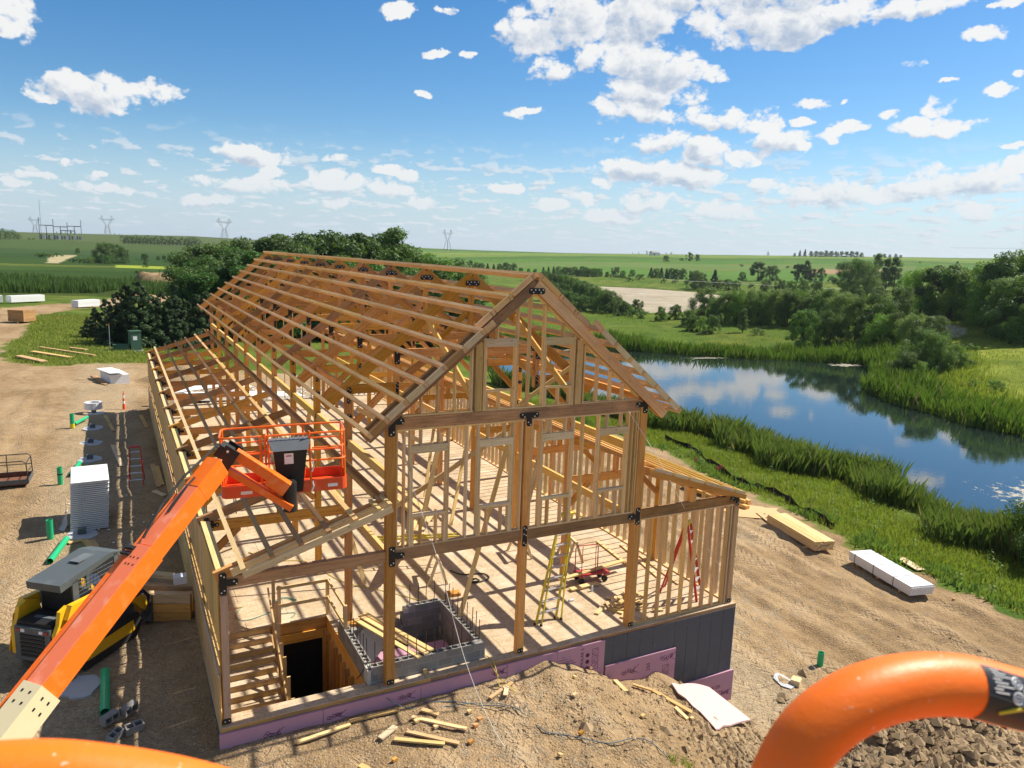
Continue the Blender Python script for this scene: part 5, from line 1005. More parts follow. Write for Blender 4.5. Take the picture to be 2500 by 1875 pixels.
def stext(body, size, x, y, z, m, par, face='side', roll=0):
    if face == 'side': L_ = Matrix.Translation((x,y,z)) @ Matrix.Rotation(R_(90),4,'X') @ Matrix.Rotation(roll,4,'Z')
    else: L_ = Matrix.Translation((x,y,z)) @ Matrix.Rotation(R_(-90),4,'Z') @ Matrix.Rotation(R_(90),4,'X') @ Matrix.Rotation(roll,4,'Z')
    return text('lettering', body, size, m, par, wmat(T) @ L_, .0012)
stext('GEHL', .17, -.985, .10, 1.805, inkw, T, 'back'); stext('GEHL', .16, -.15, -.742, 1.30, inkk, T)
sprof('grey_decal', [(-1.20,.55),(-.95,.62),(-.80,1.18),(-1.08,1.18),(-1.16,.9)], -.758, -.756, darkgrey); stext('RT175', .19, -.85, -.762, 1.05, inkw, T, roll=.12); stext('10971', .12, -.80, -.760, .80, inkk, T)
sbox('red_stripe', (-.25,-.745,1.12), (.5,.006,.04), redp)
# ---------------------------------------------------------------- stacks, pipes, blocks on the left yard
def P3(x, y, dz=0.0): return (x, y, gz1(x, y)+dz)
T = thing('panel_stack', 'tall stack of thin white insulation panels with a bright top, beside the left wall', 'panel stack', (-10.55, 15.9, -.25), R_(2))
for i in range(26):
    j = random.uniform(-.016,.016); bar('panel', inw(T,(-.62+j+.004*i, 0, .06+.074*i)), inw(T,(.64+j+.004*i, 0, .06+.074*i)), 2.2+random.uniform(-.03,.03) if i < 25 else 2.3, .044, foamw if i > 23 else white, T)
bar('pallet', inw(T,(-.6,0,-.02)), inw(T,(.62,0,-.02)), 1.8, .09, wallw, T)
for u in (-.35,-.2,-.28): 
    mb = MB(); mb.bar(inw(T,(u,-1.12,.02)), inw(T,(u+.1,-1.12,1.93)), .02, .004, (0,1,0)); mb.build('strap', silver, T)
mb = MB(); q = [inw(T,(-.66,-.8+.25*i, z)) for i in range(4) for z in (.0,.5,.95)]
vs = [inw(T,(-.68-.12*random.random()-(.35 if k == 0 else 0)*random.random(), -.9+.22*i, .02+.3*k)) for i in range(6) for k in range(4)]
mb.add(vs, [(i*4+k,i*4+k+1,(i+1)*4+k+1,(i+1)*4+k) for i in range(5) for k in range(3)]); wr, n, b = mat('plastic_film', .25, 0, (.75,.75,.8)); b.inputs['Alpha'].default_value = .45; mb.build('loose_wrap', wr, T, smooth=True)
def gpipe(label, p0, p1, r=.11, tp=None):
    mb = MB(); mb.pipe(p0, p1, r, r-.012, 16); o = tag(mb.build('drain_pipe', green, smooth=False), label, 'pipe', 'green drain pipes')
    if tp: mb = MB(); z = p0[2]+tp[0]; mb.pipe((p0[0],p0[1],z), (p0[0],p0[1],z+tp[2]), r+.004, r, 16); mb.build('tape_band', tp[1], o)
    return o
gpipe('upright green drain pipe with a yellow fitting, farthest of the row', P3(-11.75,32.5,-.1), P3(-11.75,32.5,.85), .12, (.12, ytape, .25))
gpipe('green pipe slanting out of the yellow fitting of the farthest pipe', P3(-11.65,32.7,.18), P3(-11.05,34.4,.20), .09)
gpipe('upright green drain pipe with a black tape band by the white panel stack', P3(-11.80,21.5,-.1), P3(-11.80,21.5,.80), .11, (.55, tape, .06)); gpipe('green pipe lying behind the white panel stack', P3(-11.45,22.6,.1), P3(-11.15,24.6,.1), .10)
gpipe('upright green drain pipe near the loader, in front of the panel stack', P3(-11.75,14.3,-.1), P3(-11.75,14.3,.72), .11); gpipe('green pipe lying on the dirt between the panel stack and the loader', P3(-11.62,11.9,.11), P3(-11.22,13.9,.11), .105)
gpipe('dark green pipe lying in the shade by the grey concrete blocks', P3(-9.92,2.0,.12), P3(-9.92,3.75,.12), .11); gpipe('short green pipe standing in the right yard above the orange rail', P3(12.45,.15,-.1), P3(12.45,.15,.5), .11)
for i, (x, y) in enumerate(((-10.76,36.8),(-10.74,32.3),(-10.77,28.9),(-10.72,25.3),(-10.75,14.45),(-10.45,3.4),(-10.78,20.5),(-10.6,10.0))):
    T = thing('footing', ['pale concrete footing, farthest, under the white ring','pale concrete footing, second farthest along the left wall','pale concrete footing, third along the left wall','pale concrete footing behind the white panel stack','pale concrete footing in front of the white panel stack','pale concrete splash beside the lying dark green pipe','concrete footing hidden behind the panel stack','concrete footing behind the loader'][i], 'footing', P3(x, y), group='concrete footings along the left wall')
    rg = random.Random(i); mb = MB(); n_ = 18; r_ = [(.34 if i == 5 else .44)+.13*rg.random() for _ in range(n_)]; vs = [inw(T,(r_[k]*math.cos(k*6.283/n_)*1.05, r_[k]*math.sin(k*6.283/n_)*1.25, .03)) for k in range(n_)]+[inw(T,(r_[k]*math.cos(k*6.283/n_)*1.12, r_[k]*math.sin(k*6.283/n_)*1.3, -.12)) for k in range(n_)]
    mb.add(vs, [tuple(range(n_))]+[(k, (k+1)%n_, (k+1)%n_+n_, k+n_) for k in range(n_)]); mb.build('concrete_pad', concp, T)
    if i != 5: bar('post_anchor', inw(T,(0,0,0)), inw(T,(0,0,.24)), .28, .16, darkgrey, T, (0,1,0)); bar('anchor_cap', inw(T,(-.15,0,.245)), inw(T,(.15,0,.245)), .18, .02, midgrey, T)
mb = MB(); c0 = P3(-10.76,36.75,.32); mb.pipe(c0, (c0[0],c0[1],c0[2]+.42), .50, .36, 20); tag(mb.build('white_ring', white), 'white printed cardboard ring sitting on the farthest footing', 'form ring')
T = thing('channelizer_post', 'orange and white banded channelizer post standing on the dirt behind the footings', 'traffic post', P3(-9.05,38.1))
for i, m_ in enumerate((redorange, redorange, whitep, redorange, whitep, redorange)): mb = MB(); mb.tube([inw(T,(0,0,i*.19)), inw(T,(0,0,i*.19+.19))], [.10-.011*i,.10-.011*(i+1)], 12); mb.build('band', m_, T)
mb = MB(); mb.tube([inw(T,(0,0,1.14)), inw(T,(0,0,1.24))], .025, 8); mb.build('handle', redorange, T)
T = thing('foam_bundle', 'wrapped bundle of white foam boards with a tilted sheet on top, behind the orange post', 'foam bundle', P3(-9.55,50.6), R_(14))
for i in range(5): bar('board', inw(T,(0,-1.5,.12+.15*i)), inw(T,(0,1.5,.12+.15*i)), 1.35, .14, white, T)
bar('board', inw(T,(-.2,-1.7,.98)), inw(T,(-.35,1.6,.92)), 1.15, .05, foamw, T); bar('runner', inw(T,(0,-1.3,.02)), inw(T,(0,1.3,.02)), .9, .06, wallw, T)
for i, (a, b2, lb) in enumerate((((-11.2,53.7),(-10.35,48.5),'dark board lying left of the white foam bundle'),((-10.95,53.2),(-10.15,48.3),'second dark board lying left of the white foam bundle'),((-12.1,51.5),(-11.0,51.9),'thin board left of the dark boards by the foam bundle'),((-11.7,50.2),(-10.8,50.4),'thin board pointing at the dark boards by the foam bundle'))): board('board', lb, P3(*a,.06), P3(*b2,.06), .22 if i < 2 else .09, .05, greyw if i < 2 else pine)
offs = [((-10.14,35.8),(-9.67,31.2),'long offcut board in the shade beside the farthest footings'),((-8.17,34.5),(-7.95,30.9),'grey board in the shade against the far left wall'),((-9.73,27.95),(-9.33,23.5),'sunlit board lying across the light strips in the shade'),((-8.02,22.6),(-7.92,19.1),'board in the shade right of the red ladder'),((-7.86,22.1),(-7.78,19.3),'second board beside the one right of the red ladder'),((-8.15,18.4),(-7.75,17.6),'short pale board by the foot of the left wall'),((-10.67,13.7),(-10.25,12.1),'board lying in front of the panel stack'),((-10.44,13.6),(-10.08,12.0),'second board in front of the panel stack'),((-11.16,13.6),(-10.71,13.75),'short grey board at the edge of the footing by the panel stack')]
for a, b2, lb in offs: board('board', lb, P3(*a,.05), P3(*b2,.05), .20, .045, pale if 'pale' in lb or 'sunlit' in lb else wallw)  # sunlit board gets the paler wood, sunlight put into its colour
cb = boxmesh
for i, (x, y, rz_, tip, lb) in enumerate(((-9.82,1.62,.1,0,'grey concrete block standing on end, left of the four'),(-9.42,1.85,.2,0,'pale concrete block at the back of the group of four'),(-9.33,1.2,-.3,1,'grey concrete block lying at the right of the four'),(-9.72,1.05,.35,1,'grey concrete block nearest the rail, front of the four'))):
    o = link('concrete_block', hol, mw=Matrix.Translation(P3(x, y, .19 if not tip else .10)) @ Matrix.Rotation(rz_+.6,4,'Z') @ (Matrix.Rotation(R_(90),4,'X') if not tip else Matrix.Rotation(R_(12),4,'X'))); tag(o, lb, 'concrete block', 'four loose concrete blocks')
T = thing('timber_stack', 'stack of heavy sawn timbers lying between the loader and the left wall', 'timber', (-8.3, 6.7, -.3))
Mt = R_(-32)
for i in range(3):
    for j in range(3):
        c = Vector((-8.42+.19*j*math.sin(.55), 6.25+.27*j, -.12+.28*i)); d = Vector((math.cos(Mt), math.sin(Mt)*.75, 0))*.85
        if i == 2 and j == 1: continue
        bar('timber', c-d, c+d*1.02, .25, .27, fir if i < 2 else stud, T)
bar('timber', (-9.2,7.6,.80), (-7.9,6.7,.78), .22, .12, pale, T)
mb = MB(); mb.box((-7.95,6.25,.92), (.35,.3,.22)); tag(mb.build('plastic_tub', white), 'white plastic tub on the timbers beside the left wall', 'tub')
T = thing('man_basket', 'rusty empty steel forklift basket with black rails at the left edge', 'work basket', P3(-13.6,22.3), R_(-3))
def tb(name, pts, r, m): mb = MB(); mb.tube([inw(T,p) for p in pts], r, 6); mb.build(name, m, T)
bar('floor_plate', inw(T,(-1.3,0,.1)), inw(T,(.6,0,.1)), 1.3, .04, rust, T)
for y in (-.66,.66): bar('kick_plate', inw(T,(-1.3,y,.22)), inw(T,(.62,y,.22)), .03, .2, rust if y > 0 else darkgrey, T)
bar('kick_plate', inw(T,(.62,-.66,.22)), inw(T,(.62,.66,.22)), .03, .2, darkgrey, T)
for y in (-.66,.66): tb('rail', [(-1.3,y,1.15),(.45,y,1.15),(.58,y,1.05),(.62,y,.2)], .024, cordk); tb('rail', [(-1.3,y,.68),(.61,y,.68)], .02, cordk)
tb('rail', [(.6,-.66,1.08),(.6,.66,1.08)], .022, cordk); tb('rail', [(.6,-.66,.6),(.6,.66,.6)], .02, cordk)
for x in (-1.1,-.35): tb('rail_post', [(x,.66,.2),(x,.66,1.15)], .02, cordk)
bar('fork_pocket', inw(T,(-.9,0,.02)), inw(T,(-.7,0,.02)), 1.35, .12, darkgrey, T)
# ---------------------------------------------------------------- loose lumber on the dirt in front
lum = [((-6.09,-.79),(-4.80,-.60),.10,pine,'long pale board at the left of the dirt in front of the pink foam'),((-4.79,-.50),(-3.57,-.54),.10,wallw,'long orange board end to end with the pale one'),((-3.39,-.93),(-2.33,-1.80),.11,pine,'pale board lying on two small blocks'),((-3.66,-1.34),(-2.66,-2.12),.11,wallw,'orange board crossing the tip of another, front group'),((-4.02,-1.5),(-2.98,-2.02),.11,pine,'pale board under the crossing orange one'),((-4.32,-1.37),(-3.86,-1.12),.15,pale,'short wide pale board left of the crossing boards'),((-3.08,-.78),(-2.76,-1.10),.12,wallw,'short orange board behind the board on blocks'),((-1.28,-.9),(-.48,-.62),.10,wallw,'board lying against the foot of the dirt mound'),((-.92,-1.05),(-.72,-.76),.11,pale,'short greyed board leaning on the board at the mound'),((2.86,-.60),(2.57,-1.51),.12,pine,'pale board on the crest slope right of the mound top'),((3.52,-.60),(3.75,-1.24),.08,wallw,'narrow board pointing down to the twisted one'),((3.75,-1.22),(4.40,-2.14),.14,wallw,'twisted board beside the pale pink foam sheet'),((3.92,-1.98),(4.07,-2.34),.12,pine,'short board end below the twisted board'),((-4.95,-1.9),(-4.62,-2.5),.14,wallw,'orange board at the bottom edge of the picture')]
for a, b2, w, m_, lb in lum: board('board', lb, P3(*a,.065), P3(*b2,.06), w, .042, m_)
for x, y, lb in ((-3.34,-1.13,'small block under the left end of the pale board'),(-2.97,-1.43,'small block under the middle of the pale board'),(-1.98,-1.19,'small square block by the white rope'),(-1.84,-1.5,'small orange block right of the rope'),(-2.07,-1.75,'small tan block left of the rope'),(-2.38,-2.15,'orange block right of the crossing boards'),(-4.22,-2.1,'orange chip at the bottom of the dirt'),(2.27,-2.65,'pale block on the lower slope of the mound'),(1.26,-.93,'pale chip on the mound top'),(2.23,-.26,'concrete lump at the foot of the pink foam board'),(-.6,-3.27,'pale block at the bottom of the mound'),(.73,-1.77,'dark wood chip on the mound'),(.24,-2.85,'orange chip by the buried hose'),(4.25,-2.33,'small block under the twisted board end'),(22.2,1.4,'orange block at the edge of the right yard'),(22.6,12.6,'pale block in the sawdust by the beams'),(21.9,12.9,'small orange block in the sawdust')): board('block', lb, P3(x-.05,y,.055), P3(x+.06,y+.03,.055), .09, .06, fir if 'orange' in lb or 'tan' in lb else pine, cat='wood block')
for n_, pts in (('buried blue hose crossing the front dirt left of the mound', [(-2.9,-.45),(-2.15,-.7),(-1.6,-1.0),(-1.3,-1.15),(-.9,-1.5),(-.75,-1.75)]),('buried hose winding across the lower mound', [(-.65,-2.25),(-.5,-2.5),(-.16,-2.6),(.16,-2.97),(.67,-3.4),(1.33,-3.48),(1.65,-3.75),(1.9,-4.1)])): cord('hose', n_, 'hose', [P3(x,y,.03) for x, y in pts], .013, cordb)
cord('cord', 'yellow cord hanging down to the boards at the mound', 'cord', [(-.95,-.2,.0),(-.8,-.5,-.3),(-.7,-.8,-.35),P3(-.6,-1.1,.02)], .01, cordy)
T = thing('foam_sheet', 'curved pale pink foam sheet lying on the slope beside the dark foundation', 'foam sheet', (5.6,-1.5,-2.4))
g0 = [Vector((4.55,-1.05,-1.50)), Vector((6.35,-.75,-2.15)), Vector((7.15,-1.75,-2.85)), Vector((4.75,-2.75,-1.95))]
NU, NV = 10, 6; vs = []
for k in range(2):
    for i in range(NU+1):
        for j in range(NV+1):
            u, v = i/NU, j/NV; p = g0[0]*(1-u)*(1-v)+g0[1]*u*(1-v)+g0[2]*u*v+g0[3]*(1-u)*v; p.z += .12*math.sin(3.14*u)*(1-.5*v)-.10; p.z = max(p.z, gz1(p.x, p.y)+.09)-.05*k; vs.append(p)
q = (NU+1)*(NV+1); fs = []
for i in range(NU):
    for j in range(NV): a = i*(NV+1)+j; fs += [(a,a+1,a+NV+2,a+NV+1),(a+q,a+q+NV+1,a+q+NV+2,a+q+1)]
for i in range(NU): a = i*(NV+1); fs += [(a,a+NV+1,a+NV+1+q,a+q),(a+NV,a+NV+q,a+2*NV+1+q,a+2*NV+1)]
for j in range(NV): fs += [(j,j+q,j+1+q,j+1),(NU*(NV+1)+j,NU*(NV+1)+j+1,NU*(NV+1)+j+1+q,NU*(NV+1)+j+q)]
mb = MB(); mb.add(vs, fs); mb.build('sheet', pinkl, T)
# ---------------------------------------------------------------- right yard
def bundle(T, c0, c1, w, rows, cols, th, m1, m2, name='board'):
    c0, c1 = Vector(c0), Vector(c1); d = (c1-c0).normalized(); s = Vector((0,0,1)).cross(d).normalized()
    for i in range(cols):
        for j in range(rows): 
            o = s*((i-(cols-1)/2)*w/cols); e = random.uniform(-.05,.05); bar(name, c0+o+d*e+Vector((0,0,th*(j+.5))), c1+o+d*e*(1 if j < rows-1 else -1)+Vector((0,0,th*(j+.5))), w/cols-.006, th-.004, m1 if (i+j)%3 else m2, T)
T = thing('lumber_bundle', 'bundle of long pale boards on blocks in the right yard', 'lumber', P3(21.6,9.2))
z_ = gz1(21.6,9.2)+.09; bundle(T, (21.95,11.2,z_), (21.05,7.25,z_), 1.12, 6, 7, .075, pine, stud)
for t in (.15,.85): bar('skid', (21.95-.9*t-.75,11.2-3.95*t+.16,z_-.05), (21.95-.9*t+.85,11.2-3.95*t-.16,z_-.05), .09, .09, wallw, T)
T = thing('wrapped_bundle', 'long white wrapped lumber bundle with dark straps in the right yard', 'lumber', P3(21.6,4.0))
z_ = gz1(21.6,3.9)+.08; c0, c1 = Vector((21.95,5.95,z_+.22)), Vector((21.05,2.15,z_+.20)); bar('wrapped_load', c0, c1, 1.18, .42, white, T); d = (c1-c0).normalized(); s_ = Vector((0,0,1)).cross(d)
for t in (.10,.42,.74):
    c = c0+(c1-c0)*t; bar('strap', c-s_*.6+Vector((0,0,.002)), c+s_*.6+Vector((0,0,.002)), .03, .43, cordk, T)
mb = MB(); e_ = c1+d*.0
for i in range(9): mb.bar(e_+s_*(-.55+i*.13)+Vector((0,0,-.18)), e_+s_*(-.5+i*.135)+d*.05+Vector((0,0,.16)), .1, .02, tuple(d))
mb.build('folded_wrap', white, T)
for t in (.15,.5,.85): c = c0+(c1-c0)*t; bar('skid', c-s_*.62+Vector((0,0,-.25)), c+s_*.66+Vector((0,0,-.25)), .09, .09, wallw, T)
board('board', 'grey weathered board tilted on the grass edge behind the white bundle', P3(24.5,5.6,.12), P3(24.1,4.2,.10), .45, .04, pale); board('board', 'thin long board pointing at the pale lumber bundle', P3(22.3,12.9,.04), P3(21.7,11.2,.04), .12, .03, pine)
T = thing('beam_pile', 'pile of orange heavy beams on sawdust behind the right corner post', 'timber', P3(22.3,16.3))
z_ = gz1(22.5,15.5)+.05
for i, (x0, x1, y1, zz) in enumerate(((21.6,21.9,14.0,0),(22.0,22.3,13.6,0),(22.4,22.9,14.1,0),(21.9,22.5,14.0,.2),(22.3,22.7,13.9,.2))): bar('beam', (x0,18.6,z_+.12+zz), (x1,y1,z_+.12+zz), .24, .19, gold, T)
mb = MB(); vs = [(22.5+1.9*math.cos(a)*(.8+.3*random.random()), 13.5+1.3*math.sin(a)*(.8+.3*random.random()), gz1(22.5+1.9*math.cos(a), 13.5+1.3*math.sin(a))+.03) for a in np.linspace(0,6.0,20)]; mb.add([(22.5,13.5,gz1(22.5,13.5)+.10)]+vs, [(0,i,i+1) for i in range(1,20)]+[(0,20,1)]); sd = mb.build('sawdust', mat('sawdust', .95, 0, (.62,.38,.19))[0], smooth=True); sd['kind'] = 'stuff'; tag(sd, 'orange sawdust spread around the beam pile', 'sawdust')
T = thing('stone_block', 'pale square block on a chalky patch beside the right orange rail', 'block', P3(10.65,-.25)); mb = MB(); mb.box(P3(10.75,-.3,.12), (.34,.30,.24), Matrix.Rotation(.5,3,'Z')); mb.build('block', pale, T); mb = MB(); n_ = 12; cc = P3(10.5,-.1,.035); mb.add([(cc[0]+.42*math.cos(k*.5236)*(.8+.4*random.random()), cc[1]+.42*math.sin(k*.5236)*(.8+.4*random.random()), gz1(cc[0]+.42*math.cos(k*.5236),cc[1]+.42*math.sin(k*.5236))+.035) for k in range(n_)], [tuple(range(n_))]); mb.build('chalk_patch', concp, T)
T = thing('bucket', 'green plastic bucket in the clods seen through the right orange rail', 'bucket', P3(11.05,-2.75,.05)); c0 = P3(11.05,-2.75,-.02); mb = MB(); mb.tube([c0,(c0[0],c0[1],c0[2]+.38)], [.13,.17], 16); mb.build('pail', green, T); mb = MB(); mb.pipe((c0[0],c0[1],c0[2]+.37),(c0[0],c0[1],c0[2]+.40), .185,.165,16); mb.build('rim', cordk, T)
# silt fence
T = thing('silt_fence', 'sagging black silt fence on stakes along the grass edge of the right yard', 'fence', (26.5,18,-3.7))
sf = [(30.4,31),(29.9,27.5),(29.2,25.4),(27.6,22.6),(26.9,20.4),(26.4,18.2),(26.7,17.2),(27.0,16.1),(26.6,14.4),(25.6,12.1),(25.2,10.7),(24.8,9.6)]; vs = []; NS = 6
for i in range(len(sf)-1):
    for k in range(NS): t = k/NS; x = sf[i][0]*(1-t)+sf[i+1][0]*t; y = sf[i][1]*(1-t)+sf[i+1][1]*t; sag = math.sin(3.14*t); vs.append((x, y, t, sag, i))
V = []; 
for (x, y, t, sag, i) in vs: z = gz1(x, y); V += [(x+.08*sag, y, z-.05), (x+.22*sag*(i%2), y, z+(.48-.30*sag*(.4+.6*((i*7)%3)/2)))]
mb = MB(); mb.add(V, [(2*i,2*i+2,2*i+3,2*i+1) for i in range(len(vs)-1)]); mb.build('fabric', siltm, T)
for (x, y) in sf[:-1]: p = P3(x, y, -.1); bar('stake', p, (p[0]+random.uniform(-.05,.05), p[1], p[2]+.80), .04, .04, greyw, T, (0,1,0))
for i, (x, y) in enumerate(((26.1,22.5),(26.2,20.4),(26.75,20.7))):
    T = thing('marker_flag', ['small pink marker flag on the grass edge behind the right roof','pink marker flag left of a pair near the silt fence','pink marker flag right of a pair near the silt fence'][i], 'flag', P3(x,y)); bar('wire', inw(T,(0,0,0)), inw(T,(0,0,.6)), .02, .02, cordk, T, (0,1,0)); bar('flag', inw(T,(.02,0,.42)), inw(T,(.16,0,.5)), .02, .3, flagm, T)
# ---------------------------------------------------------------- far left yard
def fbundle(label, a, b2, w, h, m1, rows=2, name='wrapped_bundle', cat='bundle'):
    T = thing(name, label, cat, P3((a[0]+b2[0])/2,(a[1]+b2[1])/2)); za = gz1(*a)
    for j in range(rows): bar('layer', (a[0],a[1],za+.15+h/rows*(j+.5)), (b2[0],b2[1],za+.15+h/rows*(j+.5)), w, h/rows-.02, m1, T)
    for t in (.2,.8): bar('skid', (a[0]*(1-t)+b2[0]*t,a[1]*(1-t)+b2[1]*t-w/2,za+.07), (a[0]*(1-t)+b2[0]*t,a[1]*(1-t)+b2[1]*t+w/2,za+.07), .15, .15, wallw, T)
fbundle('long white wrapped bundle at the left edge beside the dirt road', (-25.2,136.6), (-20.6,140.4), 1.4, 1.1, white); fbundle('white wrapped bundle cut by the left edge of the picture', (-32.0,134.5), (-26.0,136.0), 1.4, 1.1, white)
fbundle('white wrapped bundle by the dark cedars and the dirt road', (-15.1,127.0), (-12.0,130.2), 1.4, 1.1, white); fbundle('square stack of brown timbers on the grass edge', (-20.7,99.5), (-19.5,101.3), 2.2, 1.5, greyw, 4, 'timber_stack', 'timber')
for a, b2, w, lb in (((-16.5,68.2),(-13.2,63.8),.5,'thick weathered plank on the green grass'),((-17.3,65.0),(-15.0,60.8),.6,'plank at the dirt edge left of the grass'),((-16.1,71.5),(-11.2,65.4),.25,'thin long plank on the grass by the transformer'),((-13.5,71.0),(-12.0,69.5),.3,'grey plank behind the thin one on the grass')): board('plank', lb, P3(*a,.2), P3(*b2,.2), w, .1, wallw)
T = thing('transformer_box', 'dark green transformer box on the grass by the cedars', 'utility box', P3(-7.6,70.6), R_(15)); z_ = gz1(-7.6,70.6)
bar('cabinet', inw(T,(-.5,0,1.05)), inw(T,(.5,0,1.05)), .9, 2.0, trans_g, T); bar('lid', inw(T,(-.55,0,2.1)), inw(T,(.55,0,2.1)), 1.0, .12, trans_g, T); bar('warning_label', inw(T,(-.3,-.46,1.4)), inw(T,(.1,-.46,1.4)), .02, .4, foamw, T); bar('pad', inw(T,(-.7,0,.05)), inw(T,(.7,0,.05)), 1.1, .12, concp, T)
T = thing('pedestal_box', 'low green pedestal box left of the transformer box', 'utility box', P3(-8.9,70.4)); bar('cabinet', inw(T,(-.7,0,.35)), inw(T,(.7,0,.35)), .6, .6, trans_g, T); bar('lid', inw(T,(-.75,0,.68)), inw(T,(.75,0,.68)), .7, .06, trans_g, T)
bar_ = thing('marker_pole', 'thin white utility marker pole by the pedestal box', 'pole', P3(-9.9,70.4)); bar('pole', inw(bar_,(0,0,0)), inw(bar_,(0,0,2.6)), .06, .06, whitep, bar_, (0,1,0)); bar('cap', inw(bar_,(0,0,2.61)), inw(bar_,(0,0,2.8)), .08, .08, redorange, bar_, (0,1,0))
for i, (x, y, rot) in enumerate(((-2.3,41.4,.2),(1.0,43.0,.3))): board('foam_board', ['white panel lying beyond the back of the left lean-to','second white panel lying beyond the back wall'][i], P3(x-2.6,y-1,.35), P3(x+2.4,y+.8,.35), 2.2, .3, foamw, cat='foam sheet')
# riprap of pale rocks behind the building
def rocks(n, fx, smin, smax, name, label, m, seed=1, kind='stuff', flat=.7):
    rg = np.random.default_rng(seed); base = np.array([(0,0,1),(.9,0,.2),(.3,.85,.1),(-.75,.5,.25),(-.7,-.55,.1),(.35,-.85,.2),(0,0,-.6)]); fc = np.array([(0,1,2),(0,2,3),(0,3,4),(0,4,5),(0,5,1),(6,2,1),(6,3,2),(6,4,3),(6,5,4),(6,1,5)])
    x, y = fx(rg, n); z = GZ(x, y); s = smin+(smax-smin)*rg.random(n)**3.6; a = rg.uniform(0,6.28,n)
    b_ = base[None]*(1+rg.uniform(-.3,.3,(n,7,3))); ca, sa = np.cos(a)[:,None], np.sin(a)[:,None]
    V = np.stack([b_[:,:,0]*ca-b_[:,:,1]*sa, b_[:,:,0]*sa+b_[:,:,1]*ca, b_[:,:,2]*flat], -1)*s[:,None,None]+np.stack([x,y,z-s*.05],-1)[:,None]
    F = fc[None]+np.arange(n)[:,None,None]*7; tone = np.repeat(rg.random(n), 7)
    o = link(name, npmesh(name, V.reshape(-1,3), F.reshape(-1,3), m, {'tone': ('FLOAT','POINT',tone)})); tag(o, label, name.replace('_',' '), kind=kind); return o
def stonemat(name, c1, c2):
    m, n, b = mat(name, .9, spec=.2); a = N(n,'ShaderNodeAttribute',attribute_name='tone').outputs['Fac']; n.links.new(MIX(n, a, c1, c2), b.inputs['Base Color']); return m
sm1 = stonemat('gravel_stone', (.25,.19,.13), (.58,.50,.41)); sm2 = stonemat('soil_clod', (.30,.205,.11), (.44,.32,.19)); sm4 = stonemat('dark_clod', (.20,.14,.08), (.36,.26,.15)); sm3 = stonemat('rubble', (.30,.27,.22), (.66,.60,.52))
rocks(2600, lambda g, n: (g.uniform(-6,20,n), g.uniform(38,50,n)), .10, .34, 'rubble', 'pale rubble spread on the ground behind the building', sm3, 2)
rocks(8000, lambda g, n: (g.normal(-3.5,3.6,n), -.3-np.abs(g.normal(0,2.0,n))), .008, .026, 'gravel', 'fine gravel and crumbs in front of the pink foam boards', sm1, 3)
rocks(3400, lambda g, n: (g.normal(2.2,2.6,n), -.7-np.abs(g.normal(0,2.2,n))), .008, .06, 'soil_crumbs', 'clods and crumbs scattered over the dirt mound', sm2, 4)
rocks(3600, lambda g, n: (g.normal(11.0,3.2,n), g.normal(-4.6,1.5,n)), .015, .26, 'soil_clods', 'dark broken clods at the lower right behind the orange rail', sm4, 5)
rocks(2600, lambda g, n: (g.normal(5.6,1.3,n), g.normal(-3.6,.9,n)), .012, .16, 'soil_clods', 'dark crumbly clods on the lower right flank of the mound', sm4, 15)
rocks(5000, lambda g, n: (g.uniform(-13,-7.8,n), g.uniform(-3,26,n)), .008, .03, 'gravel', 'gravel in the shade along the left wall', sm1, 6)
rocks(4200, lambda g, n: (8.0+np.abs(g.normal(0,1.2,n)), g.uniform(-4,9,n)), .008, .030, 'gravel', 'gravel at the foot of the dark foundation wall', sm1, 7)
rocks(2600, lambda g, n: (g.uniform(8.5,24,n), g.uniform(-6,22,n)), .01, .05, 'soil_crumbs', 'loose crumbs on the rutted right yard', sm2, 8)
for i in range(46):
    x, y = random.uniform(-11.5,-8), random.uniform(5,22); mb = MB(); s_ = random.uniform(.03,.10); c0 = P3(x,y,.03); mb.box(c0, (s_,s_*.7,.02), Matrix.Rotation(random.random()*3,3,'Z')); tag(mb.build('foam_scrap', foamw), 'small white foam scrap on the shaded dirt', 'scrap', 'white foam scraps in the shade')

